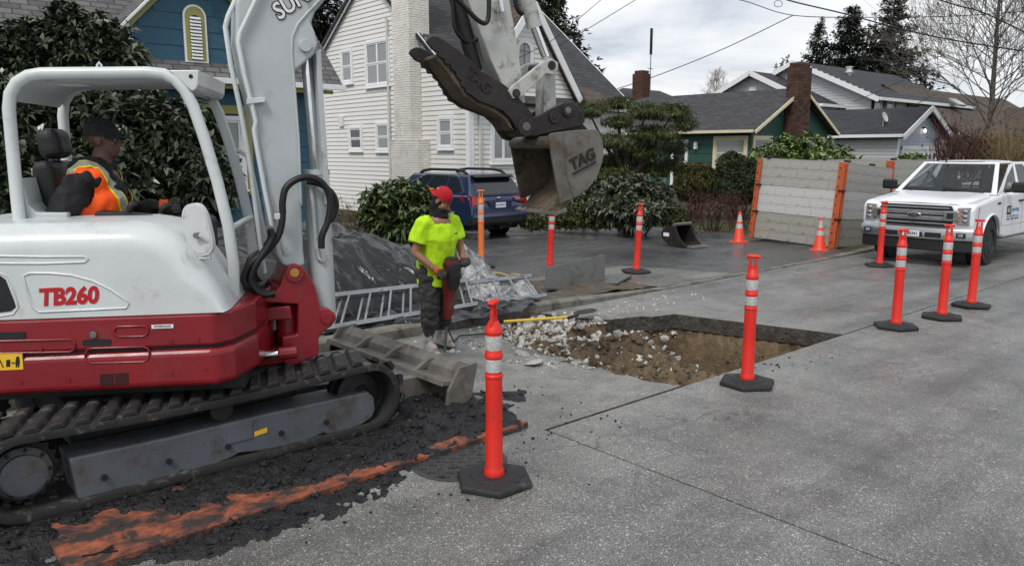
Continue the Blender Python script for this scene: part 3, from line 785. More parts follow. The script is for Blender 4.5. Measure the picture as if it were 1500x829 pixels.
roof_plane('roof', 'shingle_blue', bh_, (7.6, 15.65, 4.08), (7.6, 19.3, 4.08), (6.36, 15.65, 5.27), (6.36, 19.3, 5.27), .06)
roof_plane('roof', 'shingle_blue', bh_, (5.2, 15.65, 5.26), (6.36, 15.65, 5.26), (5.6, 16.6, 6.1), (5.95, 16.6, 6.1), .06)
# louvred arched vent
vt = MB(); ac = 5.70
A = [(ac-.22, 3.80)] + [(ac+.22*math.cos(t), 4.66+.22*math.sin(t)) for t in np.linspace(math.pi, 0, 13)] + [(ac+.22, 3.80)]
B = [(ac-.185, 3.83)] + [(ac+.185*math.cos(t), 4.66+.185*math.sin(t)) for t in np.linspace(math.pi, 0, 13)] + [(ac+.185, 3.83)]
Cc = [(ac-.105, 3.85)] + [(ac+.105*math.cos(t), 4.58+.105*math.sin(t)) for t in np.linspace(math.pi, 0, 13)] + [(ac+.105, 3.85)]
vt.prism(A, -.06, -.02, lambda u, a, z: tuple(dw.M @ Vector((u, a, z)))); vo = vt.build('vent', 'trim_white', bh_)
v2_ = MB(); v2_.prism(B, -.068, -.05, lambda u, a, z: tuple(dw.M @ Vector((u, a, z)))); v2_.build('vent_casing', 'trim_olive', vo)
v3_ = MB(); v3_.prism(Cc, -.072, -.05, lambda u, a, z: tuple(dw.M @ Vector((u, a, z)))); v3_.build('vent_backing', 'black_mark', vo)
for i in range(13):
    z = 3.87 + i*.062; hw = .103 if z < 4.58 else math.sqrt(max(0, .105**2-(z-4.58)**2))
    if hw < .03: continue
    l_ = MB(); l_.prism([(.07, z), (.105, z-.012), (.105, z+.004), (.075, z+.034)], ac-hw, ac+hw, lambda u, a, w: tuple(dw.M @ Vector((a, -u, w)))); l_.build('louvre', 'trim_white', vo)
p0, p1 = PY(296, 180, 16), PY(352, 215, 16)
bw.window(p0.x+.02, p1.x, 1.4, 2.72, trim='trim_white', glass='window_glass', cas=.09, split='h')
bw.part('window_head', 'trim_olive', [(p0.x-.3, p1.x+.18, 0, .07, 2.85, 3.02)])
bw.part('window_jamb', 'trim_olive', [(p1.x+.10, p1.x+.24, 0, .06, 1.2, 2.85)])

# ---- green house ----------------------------------------------------------------
gh = thing('green_house', 'dark green bungalow with cream trimmed corner windows and red brick chimney', 'house', (32, 20, 0))
gx1, gpx, gz, gpz = 39.1, 35.75, 3.05, 5.12
core(gh, [(32.02, gx1-.02, 20.02, 34, -.2, 3.1)], 'paint_green')
gable_core(gh, 20.0, 20.2, [(32, -.2), (gx1, -.2), (gx1, gz+.1), (gpx, gpz-.12), (32, gz+.1)], 'paint_green', 'y')
gw = Wall(gh, (32, 20), (1, 0)); gs = Wall(gh, (32, 34), (0, -1))
gw.boards(-.1, 2.95, .42, lambda z: [(0, gx1-32)], 'paint_green', .022); gs.boards(-.1, 2.95, .42, lambda z: [(0, 14)], 'paint_green', .022)
gw.part('gable_panel', 'paint_green', [(0, 7.1, 0, .02, 2.95, 3.16)], 0)
roof_plane('roof', 'shingle_dark', gh, (31.55, 19.6, 2.98), (31.55, 34.4, 2.98), (gpx, 19.6, gpz), (gpx, 34.4, gpz))
roof_plane('roof', 'shingle_dark', gh, (gx1+.45, 34.4, 2.98), (gx1+.45, 19.6, 2.98), (gpx, 34.4, gpz), (gpx, 19.6, gpz))
beam('gutter', 'trim_cream', gh, (31.5, 19.6, 3.0), (31.5, 34.4, 3.0), .13, .13); beam('gutter', 'trim_cream', gh, (gx1+.5, 19.6, 3.0), (gx1+.5, 30, 3.0), .13, .13)
beam('rake_board', 'trim_cream', gh, (31.6, 19.55, 2.94), (gpx, 19.55, gpz-.06), .05, .15); beam('rake_board', 'trim_cream', gh, (gx1+.4, 19.56, 2.94), (gpx, 19.56, gpz-.06), .05, .15)
gs.window(14-1.82, 14-.28, 1.35, 2.66, 'trim_cream', 'window_glass', .15, 'h'); gw.window(.28, 1.62, 1.35, 2.66, 'trim_cream', 'window_glass', .15, 'h'); gw.window(5.2, 6.6, 1.35, 2.66, 'trim_cream', 'window_glass', .15, 'h')
gs.window(14-4.3, 14-3.55, .6, 2.55, 'trim_white', 'window_dark', .12, 'h')
gs.part('wall_lamp', 'trim_white', [(14-3.0, 14-2.85, .02, .2, 2.2, 2.55)], .03)
gw.part('vent', 'paint_green', [(2.35, 2.62, .0, .05, 3.75, 4.25)])
brick_stack(gh, 34.75, 35.95, 19.35, 19.95, 1.6, 6.02, 'chimney', 'brick_red', 'mortar_dark', .3, .145, parts=True)
brick_stack(gh, 34.83, 35.87, 19.42, 19.9, 6.0, 6.22, 'chimney_cap', 'brick_red', 'mortar_dark', .26, .11, parts=True)

# ---- grey two-storey house with garage --------------------------------------------
ga = thing('grey_house', 'pale grey two-storey house with dark roof and double hung windows above garage', 'house', (47.5, 25, 0))
bc = PY(1278, 140, 25.0); BX = bc.x
pk = PX(1167, 90, BX); rb = PX(1140, 106, BX)
ebz = PX(1275, 138, BX).z
core(ga, [(BX+.02, BX+16, 25.02, 25+2*(pk.y-25), -.2, ebz-.1)], 'siding_grey')
by1 = 25 + 2*(pk.y-25)
gable_core(ga, BX, BX+.2, [(25, -.2), (by1, -.2), (by1, ebz), (pk.y, pk.z-.15), (25, ebz)], 'siding_grey')
sw_ = Wall(ga, (BX, by1), (0, -1))
gsl = (pk.z-ebz)/(pk.y-25)
sw_.boards(1.0, pk.z-.2, .2, lambda z: [(0 if z < ebz else (z-ebz)/gsl, (by1-25) - (0 if z < ebz else (z-ebz)/gsl))], 'siding_grey', .03)
fwb = Wall(ga, (BX, 25), (1, 0)); fwb.boards(2.4, ebz, .2, lambda z: [(0, 16)], 'siding_grey', .03)
fwb.part('corner_board', 'trim_white', [(-.02, .25, 0, .05, 0, ebz)])
for px in (1286, 1304, 1337): 
    q0 = PY(px, 145, 25).x - BX; fwb.window(q0-.45, q0+.45, ebz-1.5, ebz-.45, 'trim_white', 'window_dark', .14, 'h')
    for b_ in [(q0-1.0, q0-.6, 0, .05, ebz-1.6, ebz-.3), (q0+.6, q0+1.0, 0, .05, ebz-1.6, ebz-.3)]: fwb.part('shutter', 'paint_green', [b_])
ov = .7
roof_plane('roof', 'shingle_charcoal', ga, (BX-.5, 25-ov, ebz-ov*gsl), (BX+17, 25-ov, ebz-ov*gsl), (BX-.5, pk.y, pk.z), (BX+17, pk.y, pk.z), .15)
roof_plane('roof', 'shingle_charcoal', ga, (BX+17, by1+ov, ebz-ov*gsl), (BX-.5, by1+ov, ebz-ov*gsl), (BX+17, pk.y, pk.z), (BX-.5, pk.y, pk.z), .15)
for ye in (25-ov, by1+ov): beam('rake_board', 'trim_white', ga, (BX-.52, ye, ebz-ov*gsl-.12), (BX-.52, pk.y, pk.z-.12), .08, .32)
beam('gutter', 'trim_white', ga, (BX-.5, 25-ov-.08, ebz-ov*gsl-.05), (BX+17, 25-ov-.08, ebz-ov*gsl-.05), .16, .2)
vp = PY(1243, 115, 29); vm = MB(); vm.lathe([(.16, -.3), (.16, .35), (.3, .4), (.3, .5), (.2, .52), (.2, .75), (.26, .78), (.26, .85), (0, .88)], 12, Matrix.Translation(vp-Vector(ga.location))); vm.build('roof_vent', 'gutter_white', ga, smooth=40)
# garage wing
gar = thing('grey_garage', 'pale blue grey garage with lit lamp and white door with arched panes', 'garage', (47.55, 20, 0))
GX = 47.55; GW = 6.6; gpk = PY(1357, 157, 20).z; gez = 3.0
core(gar, [(GX+.02, GX+GW, 20.02, 25.3, -.2, gez)], 'siding_bluegrey')
gable_core(gar, 20, 20.2, [(GX, -.2), (GX+GW, -.2), (GX+GW, gez), (GX+GW/2, gpk-.2), (GX, gez)], 'siding_bluegrey', 'y')
g1 = Wall(gar, (GX, 20), (1, 0)); g2 = Wall(gar, (GX, 25.3), (0, -1))
gs2 = (gpk-.2-gez)/(GW/2)
g1.boards(-.1, gpk-.3, .2, lambda z: [(0 if z < gez else (z-gez)/gs2, GW-(0 if z < gez else (z-gez)/gs2))], 'siding_bluegrey', .03)
g2.boards(-.1, gez, .2, lambda z: [(0, 5.3)], 'siding_grey', .03)
roof_plane('roof', 'shingle_charcoal', gar, (GX-.5, 19.5, gez-.05), (GX-.5, 26.5, gez-.05), (GX+GW/2, 19.5, gpk), (GX+GW/2, 26.5, gpk), .12)
roof_plane('roof', 'shingle_charcoal', gar, (GX+GW+.5, 26.5, gez-.05), (GX+GW+.5, 19.5, gez-.05), (GX+GW/2, 26.5, gpk), (GX+GW/2, 19.5, gpk), .12)
for xe in (GX-.5, GX+GW+.5): beam('rake_board', 'trim_white', gar, (xe, 19.46, gez-.12), (GX+GW/2, 19.46, gpk-.1), .08, .3)
beam('gutter', 'trim_white', gar, (GX-.55, 19.5, gez), (GX-.55, 25, gez), .16, .18)
g1.part('corner_board', 'trim_white', [(-.02, .22, 0, .05, -.1, gez)])
dr = g1.part('garage_door', 'trim_white', [(.7, 5.9, 0, .05, 0, 2.2)])
g1.part('door_frame', 'trim_white', [(.5, .7, 0, .1, 0, 2.4), (5.9, 6.1, 0, .1, 0, 2.4), (.5, 6.1, 0, .11, 2.2, 2.42)])
for i in range(8):
    a = 1.05 + i*.62
    pm = MB(); pm.prism([(a-.16, 1.62), (a+.16, 1.62), (a+.16, 1.85), (a, 2.06), (a-.16, 1.85)], -.06, -.03, lambda u, w_, z: tuple(g1.M @ Vector((u, w_, z)))); pm.build('pane', 'window_dark', dr)
lp = PY(1350, 192, 20); lm = MB(); lm.ell(Vector((lp.x, 19.8, lp.z))-Vector(gar.location), (.07, .07, .11)); lm.build('lamp', 'lamp_glow', gar, smooth=60)
g1.part('lamp_bracket', 'black_mark', [(lp.x-GX-.06, lp.x-GX+.06, 0, .18, lp.z+.14, lp.z+.22)])
g1.part('gable_vent', 'trim_white', [(GW/2-.2, GW/2+.2, 0, .06, 3.9, 4.4)])
an = thing('roof_antenna', 'thin metal antenna and small dish on the dark garage roof', 'antenna', (49.0, 21.5, 3.6))
am = MB(); am.tube([(0, 0, 0), (0, 0, .9)], .03, 6); am.tube([(-.5, .1, .75), (.5, -.1, .75)], .02, 5); am.tube([(-.3, 0, .5), (0, 0, .85), (.3, 0, .5)], .02, 5)
am.build('mast', 'grey_metal', an); dm = MB(); dm.lathe([(.02, 0), (.2, .04), (.32, .12), (.3, .13), (.0, .03)], 14, Matrix.Translation((-.6, -.2, .5)) @ Matrix.Rotation(R(70), 4, 'X')); dm.tube([(-.6, -.2, -.1), (-.6, -.2, .5)], .025, 6); dm.build('dish', 'gutter_white', an, smooth=40)
# ---- grey house wing behind the green house ------------------------------------------
gb = thing('grey_gabled_house', 'pale grey gabled house with attic vent behind the green bungalow', 'house', (52, 36, 0))
AX = 52.; apk = PX(1105, 105, AX); al = PX(1042, 144, AX); asl = (apk.z-al.z)/abs(al.y-apk.y); ary = apk.y-5.6; aez = apk.z-asl*5.6
gable_core(gb, AX, AX+8, [(al.y-.5, -.2), (ary+.5, -.2), (ary+.5, aez), (apk.y, apk.z-.2), (al.y-.5, al.z)], 'siding_grey')
aw = Wall(gb, (AX, al.y), (0, -1))
aw.boards(1.5, apk.z-.4, .22, lambda z: [(max(.5, (z-al.z)/asl+.3), al.y-max(ary+.5, ary+(z-aez)/asl+.3))], 'siding_grey', .03)
aw.part('attic_vent', 'trim_white', [(al.y-apk.y-.3, al.y-apk.y+.3, 0, .08, apk.z-2.0, apk.z-1.1)])
roof_plane('roof', 'shingle_charcoal', gb, (AX-.6, ary, aez), (AX+9, ary, aez), (AX-.6, apk.y, apk.z), (AX+9, apk.y, apk.z), .15)
roof_plane('roof', 'shingle_charcoal', gb, (AX+9, al.y, al.z), (AX-.6, al.y, al.z), (AX+9, apk.y, apk.z), (AX-.6, apk.y, apk.z), .15)
beam('rake_board', 'trim_white', gb, (AX-.63, ary, aez-.15), (AX-.63, apk.y, apk.z-.15), .1, .34); beam('rake_board', 'trim_white', gb, (AX-.63, al.y, al.z-.15), (AX-.63, apk.y, apk.z-.15), .1, .34)
beam('gutter', 'trim_white', gb, (AX-.6, ary-.05, aez), (AX+9, ary-.05, aez), .16, .2)
# ---- hip roofed house with chimney between white and green ---------------------------
hh_ = thing('hip_roof_house', 'low house with dark hip roof and dark brick chimney behind the juniper', 'house', (36, 36, 0))
pc = PD(940, 130, 48); hx, hy = pc.x, pc.y
hh_.location = (hx, hy, 0)
core(hh_, [(hx-5, hx+6, hy-4, hy+5, -.2, 3.2)], 'siding_grey')
rz_ = pc.z; 
for e0, e1, r0, r1 in [((-5.6, -4.6), (6.6, -4.6), (-1.2, .5), (2.4, .5)), ((6.6, 5.6), (-5.6, 5.6), (2.4, .5), (-1.2, .5)), ((-5.6, 5.6), (-5.6, -4.6), (-1.2, .5), (-1.2, .5)), ((6.6, -4.6), (6.6, 5.6), (2.4, .5), (2.4, .5))]:
    roof_plane('roof', 'shingle_dark', hh_, (hx+e0[0], hy+e0[1], 3.2), (hx+e1[0], hy+e1[1], 3.2), (hx+r0[0], hy+r0[1], rz_), (hx+r1[0]+.001, hy+r1[1], rz_+.001), .1)
cp = PD(940, 110, 46)
brick_stack(hh_, cp.x-.38, cp.x+.38, cp.y-.38, cp.y+.38, 4.0, cp.z+.05, 'chimney', 'brick_red', 'mortar_dark', .24, .12)
brick_stack(hh_, cp.x-.3, cp.x+.3, cp.y-.3, cp.y+.3, cp.z+.04, cp.z+.24, 'chimney_cap', 'brick_red', 'mortar_dark', .24, .1)
at_ = PD(952, 132, 46); a2 = PD(952, 48, 46)
ant = thing('aerial_mast', 'tall thin aerial mast with black top beside the dark chimney', 'aerial', (at_.x, at_.y, at_.z-1.4))
mm_ = MB(); hz = a2.z-ant.location.z; mm_.tube([(0, 0, 0), (0, 0, hz)], .03, 6); mm_.tube([(-.25, 0, hz*.55), (.25, 0, hz*.55)], .02, 5); mm_.build('mast', 'grey_metal', ant)
m3 = MB(); m3.tube([(0, 0, hz*.72), (0, 0, hz*1.03)], .08, 8); m3.build('antenna_element', 'black_mark', ant)
# ---- far brown roofed house on the right ----------------------------------------------
fh = thing('brown_roof_house', 'distant house with broad brown roof and skylight behind bare shrubs', 'house', (0, 0, 0))
f0 = PD(1430, 150, 62); fh.location = (f0.x, f0.y, 0)
core(fh, [(f0.x-8, f0.x+16, f0.y-2, f0.y+8, -.2, 3.3)], 'siding_grey')
roof_plane('roof', 'shingle_brown', fh, (f0.x-9, f0.y-3, 3.0), (f0.x+18, f0.y-3, 3.0), (f0.x-9, f0.y+3.5, 7.1), (f0.x+18, f0.y+3.5, 7.1), .15)
roof_plane('roof', 'shingle_brown', fh, (f0.x+18, f0.y+10, 3.0), (f0.x-9, f0.y+10, 3.0), (f0.x+18, f0.y+3.5, 7.1), (f0.x-9, f0.y+3.5, 7.1), .15)
sk = PD(1401, 152, 60.5); skm = MB(); skm.bb(-.7, .7, -.5, .5, 0, .18, xf=Matrix.Translation(Vector((sk.x, sk.y, sk.z))-Vector(fh.location)) @ Matrix.Rotation(R(32), 4, 'X')); skm.build('skylight', 'window_glass', fh, bevel=.05)
roof_plane('porch_roof', 'shingle_brown', fh, (f0.x+6, f0.y-7, 3.0), (f0.x+6, f0.y-1, 3.0), (f0.x+10, f0.y-7, 5.9), (f0.x+10, f0.y+1, 5.9), .15)
roof_plane('porch_roof', 'shingle_brown', fh, (f0.x+14, f0.y-7, 3.0), (f0.x+14, f0.y-1, 3.0), (f0.x+10, f0.y-7, 5.9), (f0.x+10, f0.y+1, 5.9), .15)
gable_core(fh, f0.y-6.5, f0.y-6.3, [(f0.x+6.6, 0), (f0.x+13.4, 0), (f0.x+13.4, 3.2), (f0.x+10, 5.7), (f0.x+6.6, 3.2)], 'siding_grey', 'y')
beam('rake_board', 'trim_white', fh, (f0.x+5.8, f0.y-7.05, 2.8), (f0.x+10, f0.y-7.05, 5.8), .1, .3); beam('rake_board', 'trim_white', fh, (f0.x+14.2, f0.y-7.05, 2.8), (f0.x+10, f0.y-7.05, 5.8), .1, .3)
# ================================================================== VEGETATION
def leafmat(name, cols, rough=.45, trans=.15, spec=.5):
    k = N(name); g = k.n('ShaderNodeNewGeometry')
    st_ = [(i/(len(cols)-1), cl) for i, cl in enumerate(cols)]
    q = k.ramp(g.outputs['Random Per Island'], st_)
    q = k.mix(1., q, k.ramp(k.noise(1.7, 4), [(.3, .65), (.7, 1.3)]), 'MULTIPLY')
    k.col(q); k.rough(rough); k.set(Specular_IOR_Level=spec, Subsurface_Weight=0)
    if trans: k.set(Transmission_Weight=0)
leafmat('leaf_laurel', [c(34, 42, 30), c(52, 62, 44), c(70, 80, 58), c(108, 114, 92)], .32, spec=.6)
leafmat('leaf_rhodo', [c(38, 52, 30), c(60, 76, 42), c(84, 100, 58), c(112, 124, 80)], .4)
leafmat('leaf_rhodo_dull', [c(50, 58, 44), c(72, 80, 62), c(96, 104, 84), c(120, 122, 102)], .45)
leafmat('leaf_bright', [c(56, 76, 34), c(84, 106, 52), c(116, 134, 72), c(142, 154, 92)], .4)
leafmat('needle_juniper', [c(26, 38, 20), c(46, 60, 28), c(74, 86, 38), c(108, 112, 52)], .7)
leafmat('needle_dark', [c(20, 28, 22), c(32, 42, 32), c(46, 56, 42)], .8)
leafmat('needle_mid', [c(32, 42, 28), c(50, 62, 38), c(68, 78, 48)], .8)
leafmat('leaf_topiary', [c(34, 48, 22), c(52, 68, 30), c(70, 86, 40)], .6); leafmat('leaf_olive', [c(58, 58, 26), c(84, 82, 40), c(104, 100, 54)], .6)
leafmat('leaf_purple', [c(42, 22, 26), c(66, 32, 36), c(88, 48, 48)], .6); leafmat('leaf_cover', [c(42, 50, 28), c(66, 76, 36), c(92, 100, 48), c(74, 66, 40)], .7)
mat('bark', c(74, 64, 54), .95, var=.3, vs=8, bump=.02, bs=25, stretch=(1, 1, .3)); mat('bark_grey', c(96, 92, 84), .95, var=.25, vs=8, bump=.01, bs=25)
mat('twig_red', c(78, 44, 40), .8, var=.3); mat('twig_brown', c(98, 80, 58), .85, var=.3); mat('twig_tan', c(122, 106, 74), .85, var=.25)

def unit(a): return a/np.maximum(np.linalg.norm(a, axis=1, keepdims=True), 1e-9)
def leaf_arrays(P, D, L, ratio=.36, fold=.12, droop=.15):
    n = len(P); up = np.tile(np.array([[0, 0, 1.]]), (n, 1)); S = unit(np.cross(D, up + rng.normal(0, .35, (n, 3)))); Nn = np.cross(S, D)
    L = np.asarray(L).reshape(-1, 1)
    mid = P + D*L*.48; w = S*L*ratio*.5
    tip = P + D*L - np.array([[0, 0, 1.]])*L*droop
    V = np.stack([P, mid+w+Nn*L*fold, tip, mid-w+Nn*L*fold], 1).reshape(-1, 3)
    return V, np.arange(4*n).reshape(-1, 4)
def whorls(Cn, A, per, L, spread=1.05, jit=.2):
    """leaf rosettes at points Cn with axes A"""
    n = len(Cn); A = unit(A); T = unit(np.cross(A, rng.normal(0, 1, (n, 3)))); B = np.cross(A, T)
    Cr = np.repeat(Cn, per, 0); an = np.tile(np.arange(per)*2*math.pi/per, n) + np.repeat(rng.uniform(0, 6.28, n), per) + rng.normal(0, .2, n*per)
    sp_ = spread + rng.normal(0, jit, n*per)
    D = np.repeat(A, per, 0)*np.cos(sp_)[:, None] + (np.repeat(T, per, 0)*np.cos(an)[:, None] + np.repeat(B, per, 0)*np.sin(an)[:, None])*np.sin(sp_)[:, None]
    Ls = L*rng.uniform(.6, 1.15, n*per)
    return Cr, unit(D), Ls
def blob_points(blobs, n, shell=.5, lump=.25):
    """points in a union of ellipsoids, biased to the outside; returns points and outward normals"""
    w = np.array([b[3]*b[4]*b[5] for b in blobs])**.67; w = w/w.sum(); P, Nn = [], []
    for b, k_ in zip(blobs, rng.multinomial(n, w)):
        d = unit(rng.normal(0, 1, (k_, 3))); r = (1 - rng.random(k_)**1.6*shell)
        lum = np.array([1 + lump*noise.noise(Vector(q)*2.3 + Vector(b[:3])) for q in d])
        P.append(np.array(b[:3]) + d*(r*lum)[:, None]*np.array(b[3:6])); Nn.append(unit(d/np.array(b[3:6])))
    return np.concatenate(P), np.concatenate(Nn)
def pxblobs(lst, depth0=None):
    out_ = []
    for b in lst:
        px, py, rx, ry = b[:4]; d = b[4] if len(b) > 4 else depth0; p = PD(px, py, d)
        ry_ = b[5] if len(b) > 5 else rx*d/F_PX
        out_.append((p.x, p.y, p.z, rx*d/F_PX, ry_, ry*d/F_PX))
    return out_
def bush(name, label, cat, blobs, n, per, L, m_, spread=1.05, shell=.5, ratio=.36, stems=8, stem_m='bark', group=None, stem_r=.03, upb=.5, extra_inner=0.):
    """stems + leafy crown; base on the ground under the blobs"""
    cx_ = float(np.mean([b[0] for b in blobs])); cy_ = float(np.mean([b[1] for b in blobs]))
    t = thing(name, label, cat, (cx_, cy_, 0), group=group); off = np.array([cx_, cy_, 0])
    P, Nn = blob_points(blobs, n, shell); keep = P[:, 2] > .05; P, Nn = P[keep], Nn[keep]
    A = Nn + np.array([[0, 0, upb]]) + rng.normal(0, .3, P.shape)
    Cr, D, Ls = whorls(P, A, per, L, spread)
    V, Q = leaf_arrays(Cr - off, D, Ls, ratio)
    fast('foliage', V, Q, m_, t)
    if stems:
        mb = MB(); r = random.Random(len(name)+n)
        for i in range(stems):
            b = blobs[i % len(blobs)]; e = Vector((b[0]+r.uniform(-.6, .6)*b[3]-cx_, b[1]+r.uniform(-.6, .6)*b[4]-cy_, b[2]+r.uniform(-.2, .7)*b[5])); s_ = Vector((e.x*.35, e.y*.35, 0)); mid = s_.lerp(e, .5)+Vector((r.uniform(-.1, .1), r.uniform(-.1, .1), .08))
            mb.tube([s_, s_.lerp(mid, .5), mid, mid.lerp(e, .55), e], [stem_r, stem_r*.8, stem_r*.6, stem_r*.4, stem_r*.15], 5)
        mb.build('stems', stem_m, t, smooth=60)
    return t
# big evergreen behind the digger
bush('laurel_bush', 'tall dark evergreen bush with glossy leaves behind the excavator canopy', 'bush',
     pxblobs([(40, 215, 95, 120, 12.2), (150, 200, 95, 95, 12.6), (60, 90, 62, 55, 12.8), (140, 85, 66, 62, 12.9), (5, 110, 55, 70, 12.3), (235, 235, 85, 85, 12.3), (300, 270, 50, 60, 12.0), (-60, 200, 90, 140, 12.5), (120, 290, 130, 80, 11.6), (285, 200, 40, 50, 12.6), (180, 120, 34, 60, 12.7), (100, 42, 24, 34, 12.9)]),
     5200, 9, .21, 'leaf_laurel', stems=16, stem_r=.05, shell=.55)
# behind the tarp heap
bush('rhododendron_bush', 'green broad-leaved bush between the tarp heap and the parked car', 'bush', pxblobs([(585, 300, 42, 34, 14.6), (618, 308, 28, 30, 14.8), (556, 312, 30, 34, 14.4), (600, 330, 60, 30, 14.5)]), 620, 8, .2, 'leaf_rhodo', stems=8)
def twigs(name, label, cat, base_px, depth, h, spread, n, m_, r0=.012, fork=3, group=None, seed=1, leaf=None):
    p = PD(*base_px, depth); p = Vector((p.x, p.y, 0)); t = thing(name, label, cat, p, group=group); mb = MB(); r = random.Random(seed); tips = []
    def grow(a, d, L, rad, k_):
        e = a + d*L; m1 = a.lerp(e, .5) + Vector((r.uniform(-1, 1), r.uniform(-1, 1), r.uniform(-.3, 1)))*L*.07
        mb.tube([a, m1, e], [rad, rad*.8, rad*.55], 4, cap=False)
        if k_ > 0:
            for _ in range(fork):
                q = a.lerp(e, r.uniform(.45, 1.)); dd = (d + Vector((r.uniform(-1, 1), r.uniform(-1, 1), r.uniform(-.35, .8)))*.6).normalized(); grow(q, dd, L*r.uniform(.45, .75), rad*.55, k_-1)
        else: tips.append(tuple(e))
    for i in range(n):
        a = Vector((r.uniform(-1, 1)*spread*.3, r.uniform(-1, 1)*spread*.3, 0)); d = Vector((r.uniform(-1, 1)*spread, r.uniform(-1, 1)*spread, h)).normalized(); grow(a, d, h*r.uniform(.45, .65), r0, 2)
    mb.build('twigs', m_, t)
    if leaf:
        T = np.array(tips); T = T[rng.random(len(T)) < leaf[2]]; Cr, D, Ls = whorls(T, rng.normal(0, 1, T.shape)+np.array([[0, 0, .4]]), 4, leaf[1]); V, Q = leaf_arrays(Cr, D, Ls, .5); fast('foliage', V, Q, leaf[0], t)
    return t
twigs('bare_shrub', 'bare brown twiggy shrub beside the white house wall', 'shrub', (528, 340), 15.0, 1.2, .75, 26, 'twig_brown', .012, seed=2, leaf=('leaf_cover', .06, .25))
# front garden
bush('rhododendron_bush', 'dull green rhododendron below the juniper beside the driveway', 'bush', pxblobs([(925, 285, 46, 28, 19.5), (900, 300, 38, 26, 19.3), (955, 300, 34, 26, 19.4), (930, 310, 55, 20, 19.2)]), 700, 9, .21, 'leaf_rhodo_dull', stems=8)
bush('round_topiary', 'rounded olive green clipped shrub in front of the green bungalow', 'shrub', pxblobs([(1018, 268, 33, 30, 25)]), 6500, 5, .06, 'leaf_olive', ratio=.5, stems=5, shell=.3)
bush('cone_topiary', 'dark green conical clipped shrub beside the concrete panel box', 'shrub', pxblobs([(1078, 272, 36, 30, 24.5), (1070, 245, 22, 22, 24.6), (1092, 246, 18, 16, 24.6), (1072, 232, 10, 10, 24.6), (1100, 268, 22, 30, 24.4)]), 9000, 5, .055, 'leaf_topiary', ratio=.5, stems=5, shell=.3)
bush('rhododendron_bush', 'large bright green rhododendron rising behind the concrete panel box', 'bush', pxblobs([(1175, 226, 44, 28, 27), (1130, 236, 34, 22, 26.5), (1215, 236, 38, 20, 27), (1155, 222, 30, 22, 27), (1180, 255, 75, 30, 26.5)]), 900, 9, .26, 'leaf_bright', stems=8)
bush('garden_shrub', 'small green shrub peeping over the farther panel box', 'shrub', pxblobs([(1335, 240, 24, 13, 30), (1350, 244, 18, 10, 30)]), 160, 8, .22, 'leaf_bright', stems=4)
bush('heather_bank', 'low dark green planting along the driveway edge below the bucket', 'plants', pxblobs([(795, 318, 36, 16, 19.6), (840, 316, 40, 17, 19.8), (880, 322, 30, 13, 19.4), (775, 325, 18, 12, 19.4), (985, 318, 24, 14, 19.2)]), 1500, 6, .10, 'leaf_cover', ratio=.4, stems=0)
bush('garden_shrub', 'fine leaved dark shrub behind the raised bucket beside the white house', 'shrub', pxblobs([(860, 268, 34, 30, 21.5), (885, 250, 30, 20, 22), (845, 300, 30, 22, 21)]), 900, 6, .12, 'leaf_rhodo', ratio=.4, stems=5)
for i, (bx, by, dd, h_, n_) in enumerate([(1010, 326, 20.0, 1.1, 26), (1045, 328, 20.5, 1.2, 26), (1080, 324, 21.5, 1.1, 24)]):
    twigs('red_twig_shrub', ['dark red twiggy shrub beside the loose spare bucket', 'dark red twiggy shrub between two other red shrubs', 'dark red twiggy shrub next to the small traffic cone'][i], 'shrub', (bx, by), dd, h_, .8, n_, 'twig_red', .010, seed=20+i, group='red twig shrubs', leaf=('leaf_purple', .06, .3))
# cloud-pruned juniper
jd = 21.0
jt = PD(915, 250, jd); jun = thing('juniper_tree', 'cloud-pruned juniper with layered yellow green pads in the front garden', 'tree', (jt.x, jt.y, 0)); jo = np.array([jt.x, jt.y, 0])
tr = MB(); jr = random.Random(5)
pads = [(862, 160, 34, 16), (905, 150, 30, 12), (948, 162, 36, 16), (985, 163, 34, 18), (1003, 180, 20, 18), (905, 178, 26, 12), (955, 195, 44, 16), (895, 206, 36, 16), (935, 222, 46, 16), (990, 215, 24, 16), (890, 236, 40, 16), (950, 246, 44, 18), (905, 254, 30, 14), (985, 240, 24, 14)]
pb = []
for i, (px, py, rx, ry) in enumerate(pads):
    p = PD(px, py, jd + jr.uniform(-.7, .7)); pb.append((p.x, p.y, p.z, rx*jd/F_PX*.8, rx*jd/F_PX*.8, ry*jd/F_PX*.6))
    e = Vector((p.x-jt.x, p.y-jt.y, p.z-.05)); s_ = Vector((jr.uniform(-.25, .25), jr.uniform(-.2, .2), max(.3, p.z*.45))); m_ = s_.lerp(e, .55)+Vector((0, 0, -.1))
    tr.tube([s_, m_, e], [.06, .045, .015], 6)
tr.tube([(0, 0, 0), (.08, .03, .7), (-.06, .0, 1.5), (.1, 0, 2.3)], [.13, .11, .09, .05], 8); tr.tube([(.1, 0, .3), (.45, .1, 1.0), (.6, .1, 1.9)], [.10, .08, .05], 8)
tr.build('trunk', 'bark', jun, smooth=60)
P, Nn = blob_points(pb, 13000, .7, .7)
D = unit(Nn*.6 + rng.normal(0, .45, P.shape) + np.array([[0, 0, -.25]])); Cr, D2, Ls = whorls(P, D, 6, .105, .5, .25); V_, Q_ = leaf_arrays(Cr-jo, D2, Ls, .16, .05, .3); fast('crown', V_, Q_, 'needle_juniper', jun)

